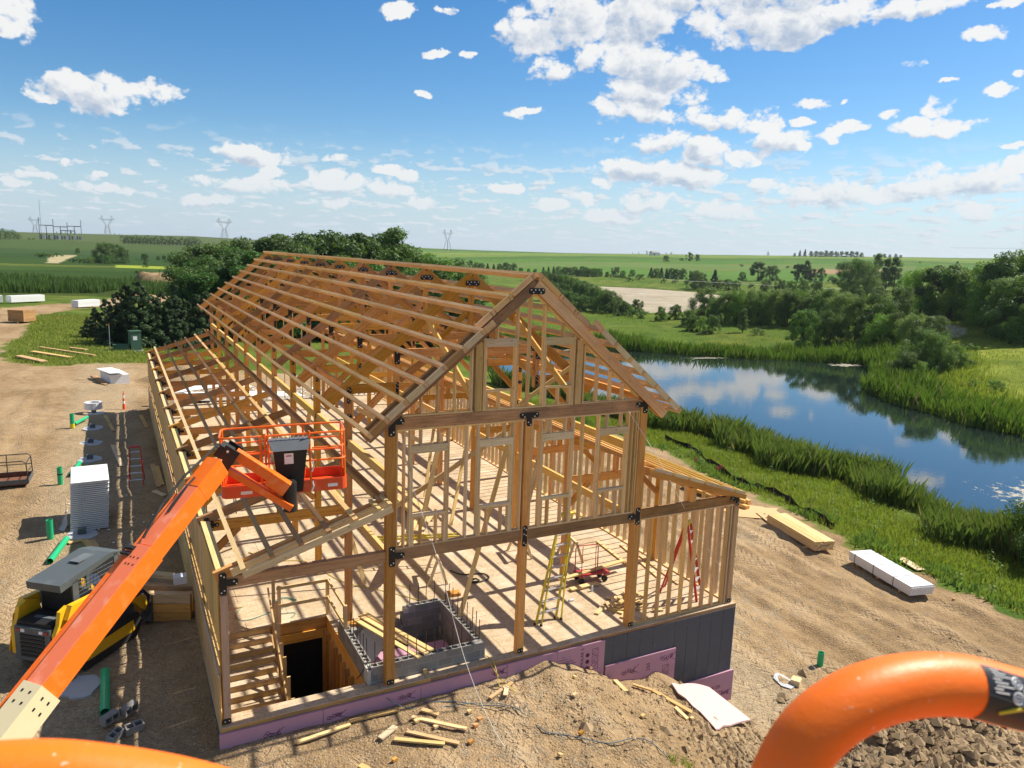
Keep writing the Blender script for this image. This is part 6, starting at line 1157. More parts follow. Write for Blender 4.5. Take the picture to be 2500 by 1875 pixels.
# ---------------------------------------------------------------- trees
def crown_mesh(name, kind, seed, m, nleaf):
    g = np.random.default_rng(seed); cs = []
    if kind == 'r':      # broad round crown, unit height 1
        for _ in range(30):
            a = g.uniform(0,6.28); t = g.random()**.5; h = g.uniform(.10,.93); w = .40*math.sin(min(3.0,.35+h*2.75))**.7; cs.append((t*w*math.cos(a), t*w*math.sin(a), h, g.uniform(.08,.155)))
    elif kind == 'R':
        for _ in range(64):
            a = g.uniform(0,6.28); t = g.random()**.5; h = g.uniform(.02,.9); w = .55*math.sqrt(max(.05,1-h**2.2)); cs.append((t*w*math.cos(a), t*w*math.sin(a), h, g.uniform(.10,.17)))
    elif kind == 'p':
        for _ in range(48):
            a = g.uniform(0,6.28); h = g.uniform(.12,.96); w = .20*math.sin(min(3.1,.3+h*2.8)); t = g.random()**.5; cs.append((t*w*math.cos(a), t*w*math.sin(a), h, g.uniform(.055,.10)))
    elif kind == 'c':
        for i in range(30):
            h = i/30; w = .24*(1-h)**.8+.01; a = i*2.4; t = g.uniform(.4,1); cs.append((t*w*math.cos(a), t*w*math.sin(a), .06+h*.90, .05+.06*(1-h)))
    elif kind == 'e':
        for i in range(110):
            h = g.random()**1.15; w = .42*(1-h)**.75+.02; a = g.uniform(0,6.28); t = g.uniform(.3,1); cs.append((t*w*math.cos(a), t*w*math.sin(a), .03+h*.95, .025+.05*(1-h)))
    elif kind == 'b':
        for _ in range(18):
            a = g.uniform(0,6.28); t = g.random()**.5; h = g.uniform(.15,.85); w = .75*math.sqrt(max(.05,1-h*h)); cs.append((t*w*math.cos(a), t*w*math.sin(a), h*.9, g.uniform(.14,.24)))
    elif kind == 's':
        for _ in range(12):
            a = g.uniform(0,6.28); t = g.random()**.5; h = g.uniform(.4,.95); w = .30; cs.append((t*w*math.cos(a), t*w*math.sin(a), h, g.uniform(.08,.14)))
    cs = np.array(cs); n = nleaf; k = g.integers(0, len(cs), n); c = cs[k]
    d = g.normal(size=(n,3)); d /= np.linalg.norm(d,axis=1)[:,None]; rr_ = g.random(n)**.38
    P = c[:,:3]+d*(c[:,3]*rr_)[:,None]*np.array([1,1,.8]); P[:,2] = np.maximum(P[:,2], .02)
    nrm = d*.8+g.normal(size=(n,3))*.55+np.array([0,0,.35]); nrm /= np.linalg.norm(nrm,axis=1)[:,None]
    t1 = np.cross(nrm, g.normal(size=(n,3))); t1 /= np.linalg.norm(t1,axis=1)[:,None]; t2 = np.cross(nrm,t1); 
    s = g.uniform(.008,.016,n)[:,None]*{'b':1.5,'s':1.3,'c':.9,'e':.95,'p':.9}.get(kind,1.15)
    asp = 2.0 if kind in 'ce' else 1.25
    V = np.stack([P-t1*s*asp, P+t2*s*.62-nrm*s*.2, P+t1*s*asp, P-t2*s*.62-nrm*s*.2], 1).reshape(-1,3); F = np.arange(n*4).reshape(-1,4)
    tone = np.repeat(np.clip(g.random(len(cs))[k]*.8+g.random(n)*.3,0,1), 4)
    return npmesh(name, V, F, m, {'tone': ('FLOAT','POINT',tone)})
def trunk_mesh(kind, seed):
    g = random.Random(seed); mb = MB(); top = {'b':.5,'c':.9,'e':.9}.get(kind,.62); r0 = {'b':.03,'p':.018,'c':.018,'e':.025,'s':.012}.get(kind,.028)
    mb.tube([(0,0,-.05),(0.01*g.uniform(-1,1),0,.12),(.02*g.uniform(-1,1),.02*g.uniform(-1,1),.35),(.03*g.uniform(-1,1),0,top)], [r0*1.25,r0,r0*.75,r0*.25], 7)
    for i in range(7 if kind not in 'ce' else 3):
        h = g.uniform(.2,.5); a = g.uniform(0,6.28); L = g.uniform(.15,.30)*(.5 if kind == 'p' else 1); mb.tube([(0,0,h),(L*.5*math.cos(a),L*.5*math.sin(a),h+L*.5),(L*math.cos(a),L*math.sin(a),h+L*1.1)], [r0*.5,r0*.32,r0*.12], 5)
    me = bpy.data.meshes.new('trunk'); me.from_pydata(mb.v, [], mb.f); me.materials.append(bark); return me
KN = {'r':'broadleaf_tree','R':'willow_tree','p':'poplar_tree','c':'conifer_tree','e':'cedar_tree','b':'bush','s':'sapling','y':'young_tree'}
CR = {}
for kd, mats_, nl in (('r',(leafd,leafm),15000),('R',(leafd,leafm,leafd),14000),('p',(leafd,leafm),9000),('c',(cedl,),7000),('e',(cedl,),16000),('b',(leafm,leafd),6500),('s',(leafy,),1400),('y',(leafy,),4500)):
    CR[kd] = []
    for q in range(3 if kd in 'repR' else 2):
        m_ = mats_[q % len(mats_)]; CR[kd].append((crown_mesh('crown', 'r' if kd == 'y' else kd, 100+q*7+ord(kd), m_, nl), trunk_mesh(kd, q+ord(kd))))
crl = {'r':[(crown_mesh('crown','r',5,leafy,14000), CR['r'][0][1]), (crown_mesh('crown','r',6,leafm,14000), CR['r'][1][1])], 'R':[(crown_mesh('crown','R',15,leafy,14000), CR['R'][0][1]), (crown_mesh('crown','R',16,leafm,14000), CR['R'][1][1])], 'b':[(crown_mesh('crown','b',5,leafy,6500), CR['b'][0][1])]}
crf = {'r':[(crown_mesh('crown','r',25,leafd,3000), CR['r'][0][1]), (crown_mesh('crown','r',26,leafm,3000), CR['r'][1][1])]}
TREES=[('row','r',237.6,370.1,4.8),('row','r',238.9,366.5,6.5),('row','r',239.7,361.1,5.6),('row','r',244.1,361.1,5.6),('row','r',251.5,366.8,5.1),('row','r',253.2,361.7,3.6),('row','r',259.1,361.6,6.7),('row','r',258.3,353.2,4.8),('row','b',248.7,333.0,3.1),('row','r',275.3,366.1,4.6),('row','b',261.7,340.8,3.9),('row','c',280.6,354.8,6.5),('row','c',281.5,350.9,6.3),('row','c',284.9,350.3,6.6),('row','c',286.2,347.1,6.5),('row','c',289.6,346.5,6.8),('row','c',291.9,344.6,6.4),('row','c',293.6,341.0,6.9),('row','b',263.4,320.6,3.0),('row','b',267.2,315.6,2.8),('row','b',270.5,310.8,2.6),('row','r',253.7,284.7,9.8),('row','r',252.2,277.7,9.1),('row','r',253.8,277.2,5.6),('row','c',263.2,280.1,10.0),('row','r',250.7,270.7,5.0),('row','r',260.6,272.9,5.1),('row','r',260.6,267.2,5.8),('row','r',261.0,262.0,5.1),('row','c',325.6,324.2,5.4),('row','b',279.1,270.7,2.9),('row','r',331.8,318.0,11.6),('row','r',339.8,314.5,9.6),('row','r',348.3,302.9,10.7),('row','p',351.9,300.1,12.4),('row','r',350.8,296.2,10.0),('row','r',361.6,297.9,8.0),('row','b',357.8,286.6,4.2),('row','r',194.2,430.7,6.6),('row','c',199.2,431.3,5.4),('row','c',200.8,426.7,5.3),('row','c',205.3,427.4,5.0),('row','c',208.4,424.9,4.7),('row','r',211.0,421.7,5.1),('row','r',212.5,415.2,6.3),('row','r',212.8,405.5,6.4),('row','r',220.1,409.3,3.3),('row','r',220.1,399.6,3.3),('row','r',221.7,394.0,3.4),('row','c',223.3,386.5,4.9),('row','c',226.0,384.9,5.2),('row','c',229.5,384.7,5.4),('row','c',231.4,381.7,5.7),('row','c',235.0,381.4,5.4),('row','c',236.8,378.4,5.3),('row','c',240.8,378.8,5.6),('row','c',242.9,375.4,5.1),('row','c',245.5,372.8,5.7),('row','c',248.1,370.1,5.1),('row','c',250.6,367.5,5.1),('field','r',479.4,382.3,5.5),('field','b',458.0,461.4,2.7),('field','b',465.4,419.0,2.2),('field','r',498.4,610.3,6.8),('field','r',534.1,616.2,10.0),('field','r',542.4,612.9,7.5),('field','b',526.1,619.2,3.6),('field','b',678.5,452.7,1.9),('field','r',671.3,411.1,3.1),('field','b',477.1,321.2,1.9),('far','r',812.2,1092.4,3.1),('far','r',820.8,1086.0,3.9),('far','r',832.1,1077.3,6.5),('far','r',848.9,1064.2,4.1),('far','r',858.6,1056.5,3.5),('far','r',865.4,1050.9,4.3),('far','r',984.6,940.9,6.9),('grove','r',843.5,755.0,5.2),('grove','c',848.0,750.0,9.5),('grove','c',852.4,745.0,10.9),('grove','r',857.7,739.0,8.2),('grove','r',862.1,734.0,8.5),('grove','r',866.4,729.0,8.0),('grove','r',870.6,724.0,9.2),('grove','r',874.8,719.0,8.7),('grove','r',878.9,714.0,8.2),('grove','r',883.0,709.0,8.6),('grove','r',887.1,704.0,8.4),('grove','r',891.1,698.9,9.0),('grove','r',895.0,693.9,8.5),('grove','r',898.5,689.5,6.9),('grove2','r',908.3,676.7,4.4),('grove2','c',912.1,671.7,5.8),('grove2','r',915.8,666.7,5.6),('grove2','r',919.5,661.7,4.7),('grove2','r',923.8,655.8,5.8),('grove2','r',927.3,650.8,4.3),('mid','r',120.9,128.0,6.8),('mid','r',117.2,119.6,5.1),('mid','r',117.2,116.5,6.2),('mid','r',117.4,113.1,6.7),('mid','r',120.6,112.8,6.6),('mid','r',120.5,109.6,6.3),('mid','r',122.4,108.6,5.9),('mid','r',122.7,105.9,6.7),('mid','r',122.5,102.9,6.3),('mid','r',124.7,101.9,6.4),('mid','r',124.2,98.7,5.7),('mid','r',122.5,94.5,6.1),('mid','r',121.0,90.2,7.1),('mid','r',119.2,86.3,6.7),('mid','r',119.7,84.8,5.6),('mid','r',101.2,103.3,3.5),('mid','b',101.7,107.6,3.3),('mid','p',108.5,102.0,4.4),('mid','r',102.4,80.8,5.6),('mid','r',105.2,77.1,5.3),('mid','r',104.0,114.3,3.4),('mid','r',112.6,128.9,3.3),('mid','r',107.3,127.7,3.0),('mid','r',99.8,108.0,3.0),('mid','b',107.4,96.8,1.7),('mid','r',130.0,115.4,3.4),('mid','r',133.8,131.5,3.4),('mid','r',111.0,76.4,6.9),('mid2','r',235.8,178.6,10.6),('mid2','r',227.8,167.9,11.6),('mid2','r',220.8,158.4,10.0),('mid2','p',274.8,195.4,12.6),('mid2','p',272.3,189.3,11.2),('mid2','p',272.1,185.5,11.4),('mid2','r',235.5,218.8,5.6),('mid2','r',229.2,205.1,5.5),('mid2','r',230.2,199.8,5.1),('mid2','r',238.4,201.0,5.3),('mid2','r',230.7,188.3,5.1),('mid2','b',217.3,191.0,3.8),('mid2','r',192.0,132.8,4.2),('mid2','r',184.2,132.9,4.1),('bank','r',117.6,73.5,7.8),('bank','r',109.6,71.1,7.5),('bank','r',105.3,67.0,5.2),('bank','r',106.7,64.7,5.3),('bank','r',104.2,60.4,5.2),('bank','r',104.3,57.7,5.0),('bank','b',107.6,71.2,3.6),('bank','b',93.5,54.2,2.4),('bank','r',86.6,46.9,4.8),('bank','r',86.3,44.4,4.3),('bank','r',88.6,43.5,3.0),('bank','b',90.3,43.6,1.9),('bank','b',82.9,45.9,3.2),('bank','s',79.5,42.1,2.5),('bank','r',95.0,49.7,3.5),('bank','b',82.3,34.4,1.3),('bank','b',82.2,36.8,0.9),('bank','b',104.2,50.9,1.2),('hill','r',157.6,98.9,7.9),('hill','r',143.0,85.8,9.0),('hill','c',147.1,89.1,5.8),('hill','c',143.7,84.2,4.3),('hill','r',140.4,80.0,9.3),('hill','r',137.6,75.7,9.5),('hill','r',136.7,72.6,8.4),('hill','r',135.3,69.6,8.0),('hill','r',139.1,69.8,9.5),('hill','r',133.2,64.0,10.2),('hill','r',130.5,60.6,11.2),('hill','r',134.1,60.7,11.1),('hill','r',124.1,60.1,7.3),('hill','r',120.9,55.9,8.3),('hill','r',117.8,51.9,9.0),('hill','y',120.5,57.3,3.4),('hill','y',113.5,50.7,3.6),('hill','r',130.1,61.9,4.8),('hill','r',121.4,54.6,5.6),('hill','r',114.1,49.1,5.0),('hill','r',132.4,66.5,5.2),('hill','p',501.3,311.4,2.8),('hill','b',135.3,70.2,3.1),('belt','r',186.9,320.0,6.0),('belt','r',161.0,269.0,6.4),('belt','r',151.5,248.3,6.9),('belt','r',143.4,230.4,7.0),('belt','r',141.7,222.4,6.5),('belt','r',131.2,200.9,6.5),('belt','r',129.8,194.2,5.9),('belt','r',120.5,175.8,5.8),('belt','r',114.4,164.5,5.9),('belt','r',112.6,158.9,5.4),('belt','r',112.6,156.1,5.1),('belt','r',114.3,186.7,4.6),('belt','r',111.0,175.2,4.4),('belt','r',118.5,199.2,5.8),('belt','r',107.9,163.8,3.8),('belt','r',109.3,147.2,3.5),('belt','r',111.2,147.2,2.7),('belt','r',123.9,159.2,3.3),('belt','b',107.8,136.2,1.9),('belt','b',108.9,141.4,1.9),('house','r',2.2,108.1,10.2),('house','r',4.5,117.1,11.7),('house','r',5.9,111.7,11.8),('house','r',8.3,118.5,13.3),('house','r',10.6,118.8,13.8),('house','r',10.1,101.9,14.1),('house','r',11.8,100.0,14.1),('house','r',18.5,123.9,14.5),('house','r',17.2,106.4,14.9),('house','r',19.1,105.2,15.4),('house','r',26.8,126.9,14.9),('house','r',24.8,111.1,16.2),('house','r',30.0,121.1,16.1),('house','p',29.7,109.9,15.0),('house','p',33.3,113.9,16.7),('house','p',30.8,99.3,16.6),('house','p',37.2,112.4,14.9),('house','r',41.6,118.2,13.8),('house','r',40.6,107.5,14.6),('house','r',45.8,112.5,13.5),('house','r',46.8,109.7,12.8),('house','r',-0.0,86.0,8.3),('house','r',2.9,95.4,8.4),('house','r',4.7,92.9,9.9),('house','r',6.7,88.5,11.2),('house','r',8.9,84.3,11.8),('house','r',14.8,95.0,11.9),('house','r',16.6,89.0,11.9),('house','r',21.2,91.3,12.7),('house','r',25.7,92.3,12.2),('house','r',28.7,88.8,12.0),('house','r',32.9,90.3,12.4),('cedar','e',-12.2,85.0,2.1),('cedar','e',-11.3,81.8,3.4),('cedar','e',-10.3,82.0,4.4),('cedar','e',-9.1,77.5,5.4),('cedar','e',-8.1,75.0,6.3),('cedar','e',-7.0,74.7,6.8),('cedar','e',-6.1,75.0,5.8),('cedar','e',-5.1,74.8,5.1),('cedar','e',-4.0,74.5,5.3),('cedar','e',-3.1,74.8,5.4),('cedar','e',-2.0,75.9,5.0),('cedar','e',-1.0,76.1,5.8),('cedar','e',-4.3,83.6,5.4),('cedar','e',-2.6,84.0,6.2),('cedar','e',-0.9,84.6,6.6),('cedar','e',-7.5,82.7,4.4),('cedar','e',-9.7,74.6,3.0),('cedar','e',-10.8,77.2,1.8),('cedar','e',-0.0,76.3,6.1),('cedar','e',0.9,88.3,6.1),('cedar','e',3.1,89.2,6.2),('leftfield','R',-12.5,389.8,10.3),('leftfield','R',-8.0,394.2,9.8),('leftfield','R',-4.5,401.4,7.8),('leftfield','b',-15.4,387.7,3.9),('leftfield','b',-11.0,372.4,4.7),('leftfield','b',-18.9,384.1,3.6),('leftfield','b',-22.7,390.3,3.0),('leftfield','b',-25.6,391.7,2.2),('leftfield','b',-43.6,457.4,3.0),('leftfield','b',-41.1,456.8,3.8),('leftfield','b',-39.0,462.0,3.1),('leftfield','b',-36.9,482.8,2.7),('leftfield','b',-35.0,489.1,1.9),('leftfield','r',-29.1,562.8,4.0),('leftfield','r',3.2,343.8,3.2),('leftfield','r',6.5,443.6,4.5),('leftfield','r',13.8,462.3,2.9),('leftfield','r',17.2,465.5,3.2),('leftfield','r',19.7,468.0,2.6),('leftfield','c',22.6,465.2,4.6),('leftfield','r',27.8,465.7,2.8),('leftfield','b',25.8,464.1,1.4),('leftfield','b',2.3,455.2,1.2),('leftfield','b',16.1,429.6,1.4),('leftfield','b',-0.0,287.9,1.8),('leftfield','b',-1.7,287.9,1.3),('leftfield','r',29.6,434.2,3.1),('leftgrove','r',-106.9,898.5,12.2),('leftgrove','r',-103.7,903.7,11.9),('leftgrove','r',-100.5,909.0,11.1),('leftgrove','r',-97.2,914.2,9.4),('leftgrove','r',-94.2,919.4,7.2),('leftgrove','b',-84.4,917.0,2.3),('leftgrove','b',-80.8,922.2,2.3),('leftgrove','b',-68.1,934.8,2.5),('hazy','r',-90.1,1481.3,3.4),('hazy','r',-83.7,1481.6,4.6),('hazy','r',-77.3,1481.9,3.8),('hazy','c',-69.5,1482.3,6.5),('hazy','r',-62.9,1482.5,3.3),('hazy','r',-56.3,1482.7,1.4),('hazy','r',-23.7,1483.4,1.8),('hazy','r',-4.2,1483.5,-0.8),('hazy','r',3.4,1483.4,2.0),('leftbelt','r',2.7,883.4,10.2),('leftbelt','r',6.2,883.3,9.8),('leftbelt','r',9.7,883.3,9.4),('leftbelt','r',13.2,883.2,10.2),('leftbelt','r',16.8,883.1,9.8),('leftbelt','r',20.3,883.0,9.4),('leftbelt','r',23.9,882.9,10.1),('leftbelt','r',27.4,882.7,9.7),('leftbelt','r',31.0,882.6,9.4),('leftbelt','r',34.6,882.4,10.1),('leftbelt','r',38.2,882.2,9.7),('leftbelt','r',41.8,882.0,9.3),('leftbelt','r',45.5,881.8,10.1),('leftbelt','r',49.1,881.6,9.7),('leftbelt','r',52.8,881.3,9.3),('leftbelt','r',56.5,881.1,10.0),('leftbelt','r',60.1,880.8,9.7),('leftbelt','r',63.8,880.5,9.3),('leftbelt','r',67.5,880.2,10.0),('leftbelt','r',71.3,879.9,9.6),('leftbelt','r',75.0,879.5,9.2)]
ORD = ['first','second','third','fourth','fifth','sixth','seventh','eighth','ninth','tenth','eleventh','twelfth','thirteenth','fourteenth','fifteenth','sixteenth','seventeenth','eighteenth','nineteenth','twentieth','twenty-first','twenty-second','twenty-third','twenty-fourth','twenty-fifth','twenty-sixth','twenty-seventh','twenty-eighth','twenty-ninth','thirtieth','thirty-first','thirty-second']
GL = {'row':('dark trees in the row below the far green fields','in the dark row below the far green field'),'field':('lone trees in the far fields','standing alone in the far right field'),'far':('tiny trees on the far horizon','on the far horizon left of the groves'),'grove':('trees of the farm grove on the horizon','of the farm grove on the right horizon'),'grove2':('trees of the small grove right of the farm grove','of the small grove right of the farm grove'),'mid':('green trees massed behind the pond','in the green mass behind the pond'),'mid2':('taller trees behind the pond mass','in the taller stand beyond the pond mass'),'bank':('bushy trees on the right pond bank','on the bank where the pond bends right'),'hill':('trees on the slope at the right edge','on the slope at the right edge'),'belt':('dark trees between the roof and the far pond','between the roof peak and the algae pond'),'house':('tall dark trees behind the building','in the tall dark wood behind the building'),'cedar':('dark cedars left of the building','in the cedar clump left of the building'),'leftfield':('trees and bushes in the left fields','in the left fields'),'leftgrove':('dark trees at the far left edge','of the dark grove at the left edge'),'hazy':('hazy trees behind the substation','on the hazy horizon by the substation'),'leftbelt':('trees of the belt on the left horizon','of the tree belt on the left horizon')}
DK = {'r':'round leafy tree','R':'big round willow','p':'slender upright tree','c':'pointed conifer','e':'dark feathery cedar','b':'low bush','s':'small sapling with a thin stem','y':'bright young tree'}
cnt = {}; 
from collections import Counter as _C2
def ang(t): return math.atan2(t[2]-CX, t[3]-CY)
srt = sorted(TREES, key=ang); tot = _C2((t[0], t[1]) for t in TREES); seq = Counter_ = {}
for (grp, kd, x, y, h) in srt:
    if h < 1.2 and grp in ('hazy','far'): h = 3.0
    if grp == 'cedar': h *= 1.05
    if grp in ('mid','bank','hill','mid2','belt'): h *= 1.22
    if grp == 'house': h *= 1.05 if kd == 'p' else 1.02
    key = (grp, kd); seq[key] = seq.get(key, 0)+1
    kk = 'R' if (kd == 'r' and grp in ('row','mid','belt','bank','field','mid2','leftfield','grove','grove2','hill') and (h < 9.5 or random.random() < .4 or grp in ('grove','grove2'))) or (kd == 'c' and grp == 'row' and random.random() < .6) else kd
    lib = (crl if grp in ('hill','bank','mid') and kk in crl and random.random() < .6 else crf if kd == 'r' and grp in ('leftbelt','hazy','leftgrove','far') else CR)[kk]
    cm, tm_ = lib[random.randrange(len(lib))]
    lab = ('%s %s' % (DK[kd], GL[grp][1])) if tot[key] == 1 else ('%s %s from the left %s' % (ORD[min(seq[key]-1, 31)], DK[kd], GL[grp][1]))
    T = thing(KN[kd], lab, 'bush' if kd == 'b' else 'tree', (x, y, gz1(x, y)-.05), random.uniform(0,6.28), GL[grp][0])
    w = h*random.uniform(.85,1.08)*(.85 if kk == 'R' else 1.05)*(1.15 if grp in ('house','belt') else 1)
    mw = wmat(T) @ Matrix.Diagonal((w, w, h, 1)); link('trunk', tm_, T, mw); link('crown', cm, T, mw)
# extra near bush at the right edge
for x, y, h, lb in ((32.0,3.0,3.2,'dark bush at the right edge on the near pond bank'),(31.0,1.2,2.8,'second dark bush at the right edge on the near bank'),(33.3,1.0,3.6,'tallest dark bush at the right edge on the near bank')):
    T = thing('bush', lb, 'bush', (x,y,gz1(x,y)), random.random()*6, 'bushes at the right edge'); mw = wmat(T) @ Matrix.Diagonal((h*1.0,h*1.0,h*1.15,1)); link('trunk', CR['b'][0][1], T, mw); link('crown', CR['b'][random.randrange(2)][0], T, mw)
# ---------------------------------------------------------------- blades: grass, reeds, corn
def blades(name, label, cat, pts, hmin, hmax, w, m, seed=1, lean=.25, seg=1, per=1):
    g = np.random.default_rng(seed); x, y = pts; n = len(x); x = np.repeat(x, per)+g.normal(0,.06,n*per); y = np.repeat(y, per)+g.normal(0,.06,n*per); n *= per
    z = GZ(x, y)-.03; h = g.uniform(hmin, hmax, n)*(.50+.85*fbm(x*.22+3, y*.22, 3, 12))*(.8+.4*vnoise(x*.9, y*.9, 7)); a = g.uniform(0,6.28,n); l = g.uniform(.2,1,n)*lean*h; b_ = g.uniform(0,6.28,n); ww = w*g.uniform(.6,1.3,n)
    dx, dy = np.cos(a)*ww, np.sin(a)*ww; lx, ly = np.cos(b_)*l, np.sin(b_)*l
    V = np.stack([np.stack([x-dx,y-dy,z],-1), np.stack([x+dx,y+dy,z],-1), np.stack([x+dx*.7+lx*.35,y+dy*.7+ly*.35,z+h*.6],-1), np.stack([x+lx,y+ly,z+h],-1)], 1).reshape(-1,3)
    F = np.arange(n*4).reshape(-1,4); tone = np.repeat(np.where(g.random(n) > .93, .97, g.random(n)*.5+.34*fbm(x*.25,y*.25,3,5)), 4)
    o = link(name, npmesh(name, V, F, m, {'tone': ('FLOAT','POINT',tone)})); tag(o, label, cat, kind='stuff'); return o
def scat(n, xr_, yr_, fn, seed):
    g = np.random.default_rng(seed); x = g.uniform(*xr_, n); y = g.uniform(*yr_, n); k = fn(x, y) > g.random(n); return x[k], y[k]
p1 = lambda x, y: sdist(POND1, x, y)
def nr(x, y):
    d = p1(x,y); w = 4.6+1.8*np.sin(y*.35)+1.2*np.sin(y*.9+1); return (1-sst(w-1.2,w,d))*sst(-.9,-.1,d)*(x < 50)
blades('cattails', 'tall green cattails lining the near pond bank', 'reeds', scat(90000, (28,46), (-8,60), nr, 1), .9, 2.2, .026, reedm, 2, .5)
blades('cattails', 'tall green cattails along the far shore of the pond', 'reeds', scat(170000, (34,110), (14,112), lambda x, y: sst(-.4,.2,p1(x,y))*(1-sst(5,8,p1(x,y)))*((x > 50)|(y > 66)), 3), 1.3, 2.4, .050, reedm, 4, .42)
blades('shore_grass', 'bright green grass fringe on the right pond bank', 'grass', scat(80000, (62,100), (-12,56), lambda x, y: sst(-.2,.3,p1(x,y))*(1-sst(9,15,p1(x,y)))*(x > 60), 5), .5, 1.2, .05, grassm, 6, .35)
def bankf(x, y): s = sdist(DIRT, x, y); d = p1(x,y); return sst(.0,.6,s)*sst(2.5,4,d)*(.5+.7*fbm(x*.6,y*.6,3,8))
blades('bank_grass', 'sunlit tall grass and weeds between the silt fence and the cattails', 'grass', scat(130000, (22.5,40), (-10,46), bankf, 7), .12, .42, .024, grassm, 8, .6)
def weedf(x, y): s = sdist(DIRT, x, y); return sst(-.2,.3,s)*(1-sst(1.2,2.4,s))*(fbm(x*.8,y*.8,3,18) > .48)
blades('edge_weeds', 'dark leafy weeds along the edge of the right yard', 'weeds', scat(30000, (22.5,33), (-10,40), weedf, 9), .2, .6, .06, leafm, 10, .7)
def pg(x, y): s = sdist(DIRT, x, y); return sst(.0,.8,s)*(x > -21)*(y < 125)
blades('meadow_grass', 'bright green grass patch in front of the cedars', 'grass', scat(60000, (-20,2), (57,112), pg, 11), .12, .38, .05, grassm, 12, .5)
blades('hill_grass', 'sunny yellow green grass on the right slope', 'grass', scat(30000, (84,135), (18,78), lambda x, y: (p1(x,y) > 8)*1.0, 13), .10, .30, .07, grassm, 14, .4)
blades('field_grass', 'rough green grass behind the pond', 'grass', scat(16000, (50,170), (70,160), lambda x, y: (p1(x,y) > 8)*(sdist(POND2,x,y) > 2)*1.0, 15), .1, .32, .10, grassm, 16, .4)
blades('corn', 'standing field of dark green corn left of the cedars', 'corn', scat(26000, (-60,6), (163,215), lambda x, y: ((np.abs(((x*.3+y)/.95)%1-.5) < .32)*1.0)*(y > 166+ .3*np.maximum(0, x+30)*.6), 17), 1.6, 2.5, .16, cornm, 18, .25)
blades('grass_tuft', 'small green grass tuft at the foot of the mound', 'grass', (np.random.default_rng(1).normal(2.0,.07,60), np.random.default_rng(2).normal(-4.2,.07,60)), .12, .3, .008, grassm, 19, .5); blades('grass_tuft', 'second small grass tuft right of the first on the mound', 'grass', (np.random.default_rng(3).normal(2.4,.06,50), np.random.default_rng(4).normal(-4.2,.06,50)), .12, .28, .008, grassm, 20, .5)
# broad milkweed like plants on the bank
wl_ = []
g = np.random.default_rng(5)
for i in range(60):
    x, y = g.uniform(24.5,33), g.uniform(-3,26)
    if sdist(DIRT, np.array([x]), np.array([y]))[0] < .6: continue
    h = g.uniform(.5,.9); z = gz1(x,y); mb = MB(); mb.tube([(x,y,z),(x,y,z+h)], .012, 4)
    for k in range(9):
        a = k*2.4; zz = z+h*(.3+.07*k); L = .22; mb.add([(x,y,zz),(x+L*.5*math.cos(a+.35),y+L*.5*math.sin(a+.35),zz+.08),(x+L*math.cos(a),y+L*math.sin(a),zz+.05),(x+L*.5*math.cos(a-.35),y+L*.5*math.sin(a-.35),zz+.08)], [(0,1,2,3)])
    tag(mb.build('milkweed', leafy), 'broad leaved weed standing in the grass of the right bank', 'plant', 'broad leaved weeds on the right bank')
# ---------------------------------------------------------------- pylons, substation, farm shed, wires
def pylon(x, y, h, w, label, m, rz_=0.3):
    T = thing('power_pylon', label, 'pylon', (x, y, gz1(x,y)), rz_, 'lattice power pylons on the horizon'); r = .16*h/40*2.2
    def L(a, b2, nm='lattice_leg', rr_=None): 
        q = MB(); q.tube([inw(T,a), inw(T,b2)], rr_ or r, 4); q.build(nm, m, T)
    bw, ww = w*.20, w*.09; wz = h*.48
    for sx_ in (-1,1):
        for sy in (-1,1): L((sx_*bw,sy*bw*.6,0), (sx_*ww,sy*ww*.6,wz))
    for k in range(4):
        t0, t1 = k/4, (k+1)/4; a, b2 = bw+(ww-bw)*t0, bw+(ww-bw)*t1; L((-a,-a*.6,wz*t0),(b2,-b2*.6,wz*t1),'lattice_brace',r*.6); L((a,-a*.6,wz*t0),(-b2,-b2*.6,wz*t1),'lattice_brace',r*.6)
    for s in (-1,1):
        L((s*ww,0,wz),(s*w*.36,0,h*.82),'window_arm'); L((s*ww*.4,0,wz),(s*w*.24,0,h*.82),'window_arm',r*.8); L((s*w*.36,0,h*.82),(s*w*.30,0,h),'peak_arm'); L((s*w*.22,0,h*.82),(s*w*.30,0,h),'peak_arm',r*.8); L((s*w*.30,0,h),(s*w*.5,0,h*.84),'peak_arm',r*.7)
    L((-w*.5,0,h*.83),(w*.5,0,h*.83),'cross_arm'); L((-w*.36,0,h*.77),(w*.36,0,h*.77),'cross_arm',r*.7)
    for k in range(8): a = -w*.4+w*.1*k; L((a,0,h*.77),(a+w*.1,0,h*.83),'lattice_brace',r*.5)
PXL = {87:-.0741,263:-.0035,548:.1227,1093:.3971}
def PX(k, r): a = PXL[k]; return (CX+r*math.sin(a), CY+r*math.cos(a))
steel = mat('distant_steel', .6, .2, (.17,.19,.22))[0]
pylon(*PX(87,2300),42,29,'leftmost of the four lattice power pylons', steel); pylon(*PX(263,1690),36,28,'second pylon from the left, above the round willow', steel); pylon(*PX(548,1400),34,28,'third pylon, just above the dark wood', steel); pylon(*PX(1093,1190),33,28,'rightmost and tallest looking pylon behind the roof ridge', steel, .6)
T = thing('substation', 'electrical substation with lattice gantries on the left horizon', 'substation', (-60,960,gz1(-60,960)))
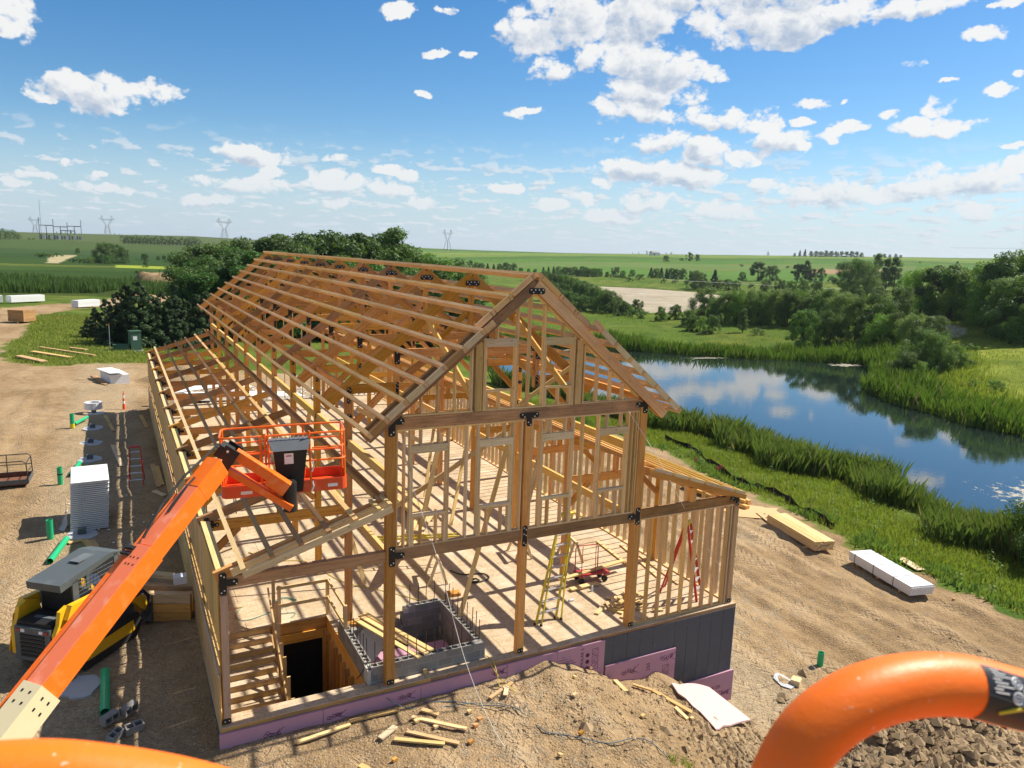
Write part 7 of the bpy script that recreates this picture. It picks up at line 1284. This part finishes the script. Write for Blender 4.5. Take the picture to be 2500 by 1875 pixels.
for i in range(7):
    x = -78+i*6.6; q = MB(); hh_ = (22 if i in (0,2,6) else 15 if i%2 else 19); q.tube([inw(T,(x+60,0,0)), inw(T,(x+60,0,hh_))], .35, 4); q.build('gantry_post', steel, T)
q = MB(); q.tube([inw(T,(-17,10,0)),inw(T,(-17,10,42))], .18, 4); q.build('mast', steel, T)
for x0, x1, z0 in ((-18,-5,15),(-5,8,14),(8,21.6,15),(2,16,10)): q = MB(); q.tube([inw(T,(x0,0,z0)),inw(T,(x1,0,z0))], .45, 4); q.build('gantry_beam', steel, T)
for i in range(16): x = -16+i*2.4; q = MB(); q.box(inw(T,(x,random.uniform(-8,4),2.5)), (1.6,2,random.uniform(2.5,5.5))); q.build('switch_gear', [midgrey,white,steel][i%3], T)
T = thing('farm_shed', 'small pale farm shed far off in the right field', 'building', (679,860,gz1(679,860))); q = MB(); q.box(inw(T,(0,0,2)), (14,7,4)); q.build('wall', white, T); q = MB(); q.prism([(-3.8,0),(3.8,0),(0,2.2)], 14.4, Matrix.Translation(inw(T,(-7.2,0,4))) @ Matrix.Rotation(R_(-90),4,'Z')); q.build('roof', midgrey, T)
q = MB(); q.box(inw(T,(-3,-3.52,1.4)), (2.4,.05,2.8)); q.build('door', midgrey, T)
q = MB(); q.tube([(960,605,37),(800,400,33),(640,180,36)], .10, 4); tag(q.build('power_line', steel), 'thin power line crossing the sky at the right horizon', 'wire'); q = MB(); q.tube([(190,230,2),(260,200,0.5),(330,150,3)], .05, 4); tag(q.build('power_line', mat('pale_wire', .5, 0, (.5,.5,.5))[0]), 'thin pale wire across the fields behind the pond', 'wire')
hv = bpy.data.materials.new('haze'); hv.use_nodes = True; hn = hv.node_tree; hn.nodes.clear(); pv = N(hn, 'ShaderNodeVolumePrincipled', {'Color': (.80,.88,1,1), 'Density': .00007, 'Anisotropy': .3}); ho = N(hn, 'ShaderNodeOutputMaterial'); hn.links.new(pv.outputs[0], ho.inputs['Volume'])
mb = MB(); mb.box((500, 1500, 36), (9000, 9000, 90)); hz_ = mb.build('haze', hv); hz_['kind'] = 'stuff'; tag(hz_, 'thin pale summer haze over the far fields', 'haze')
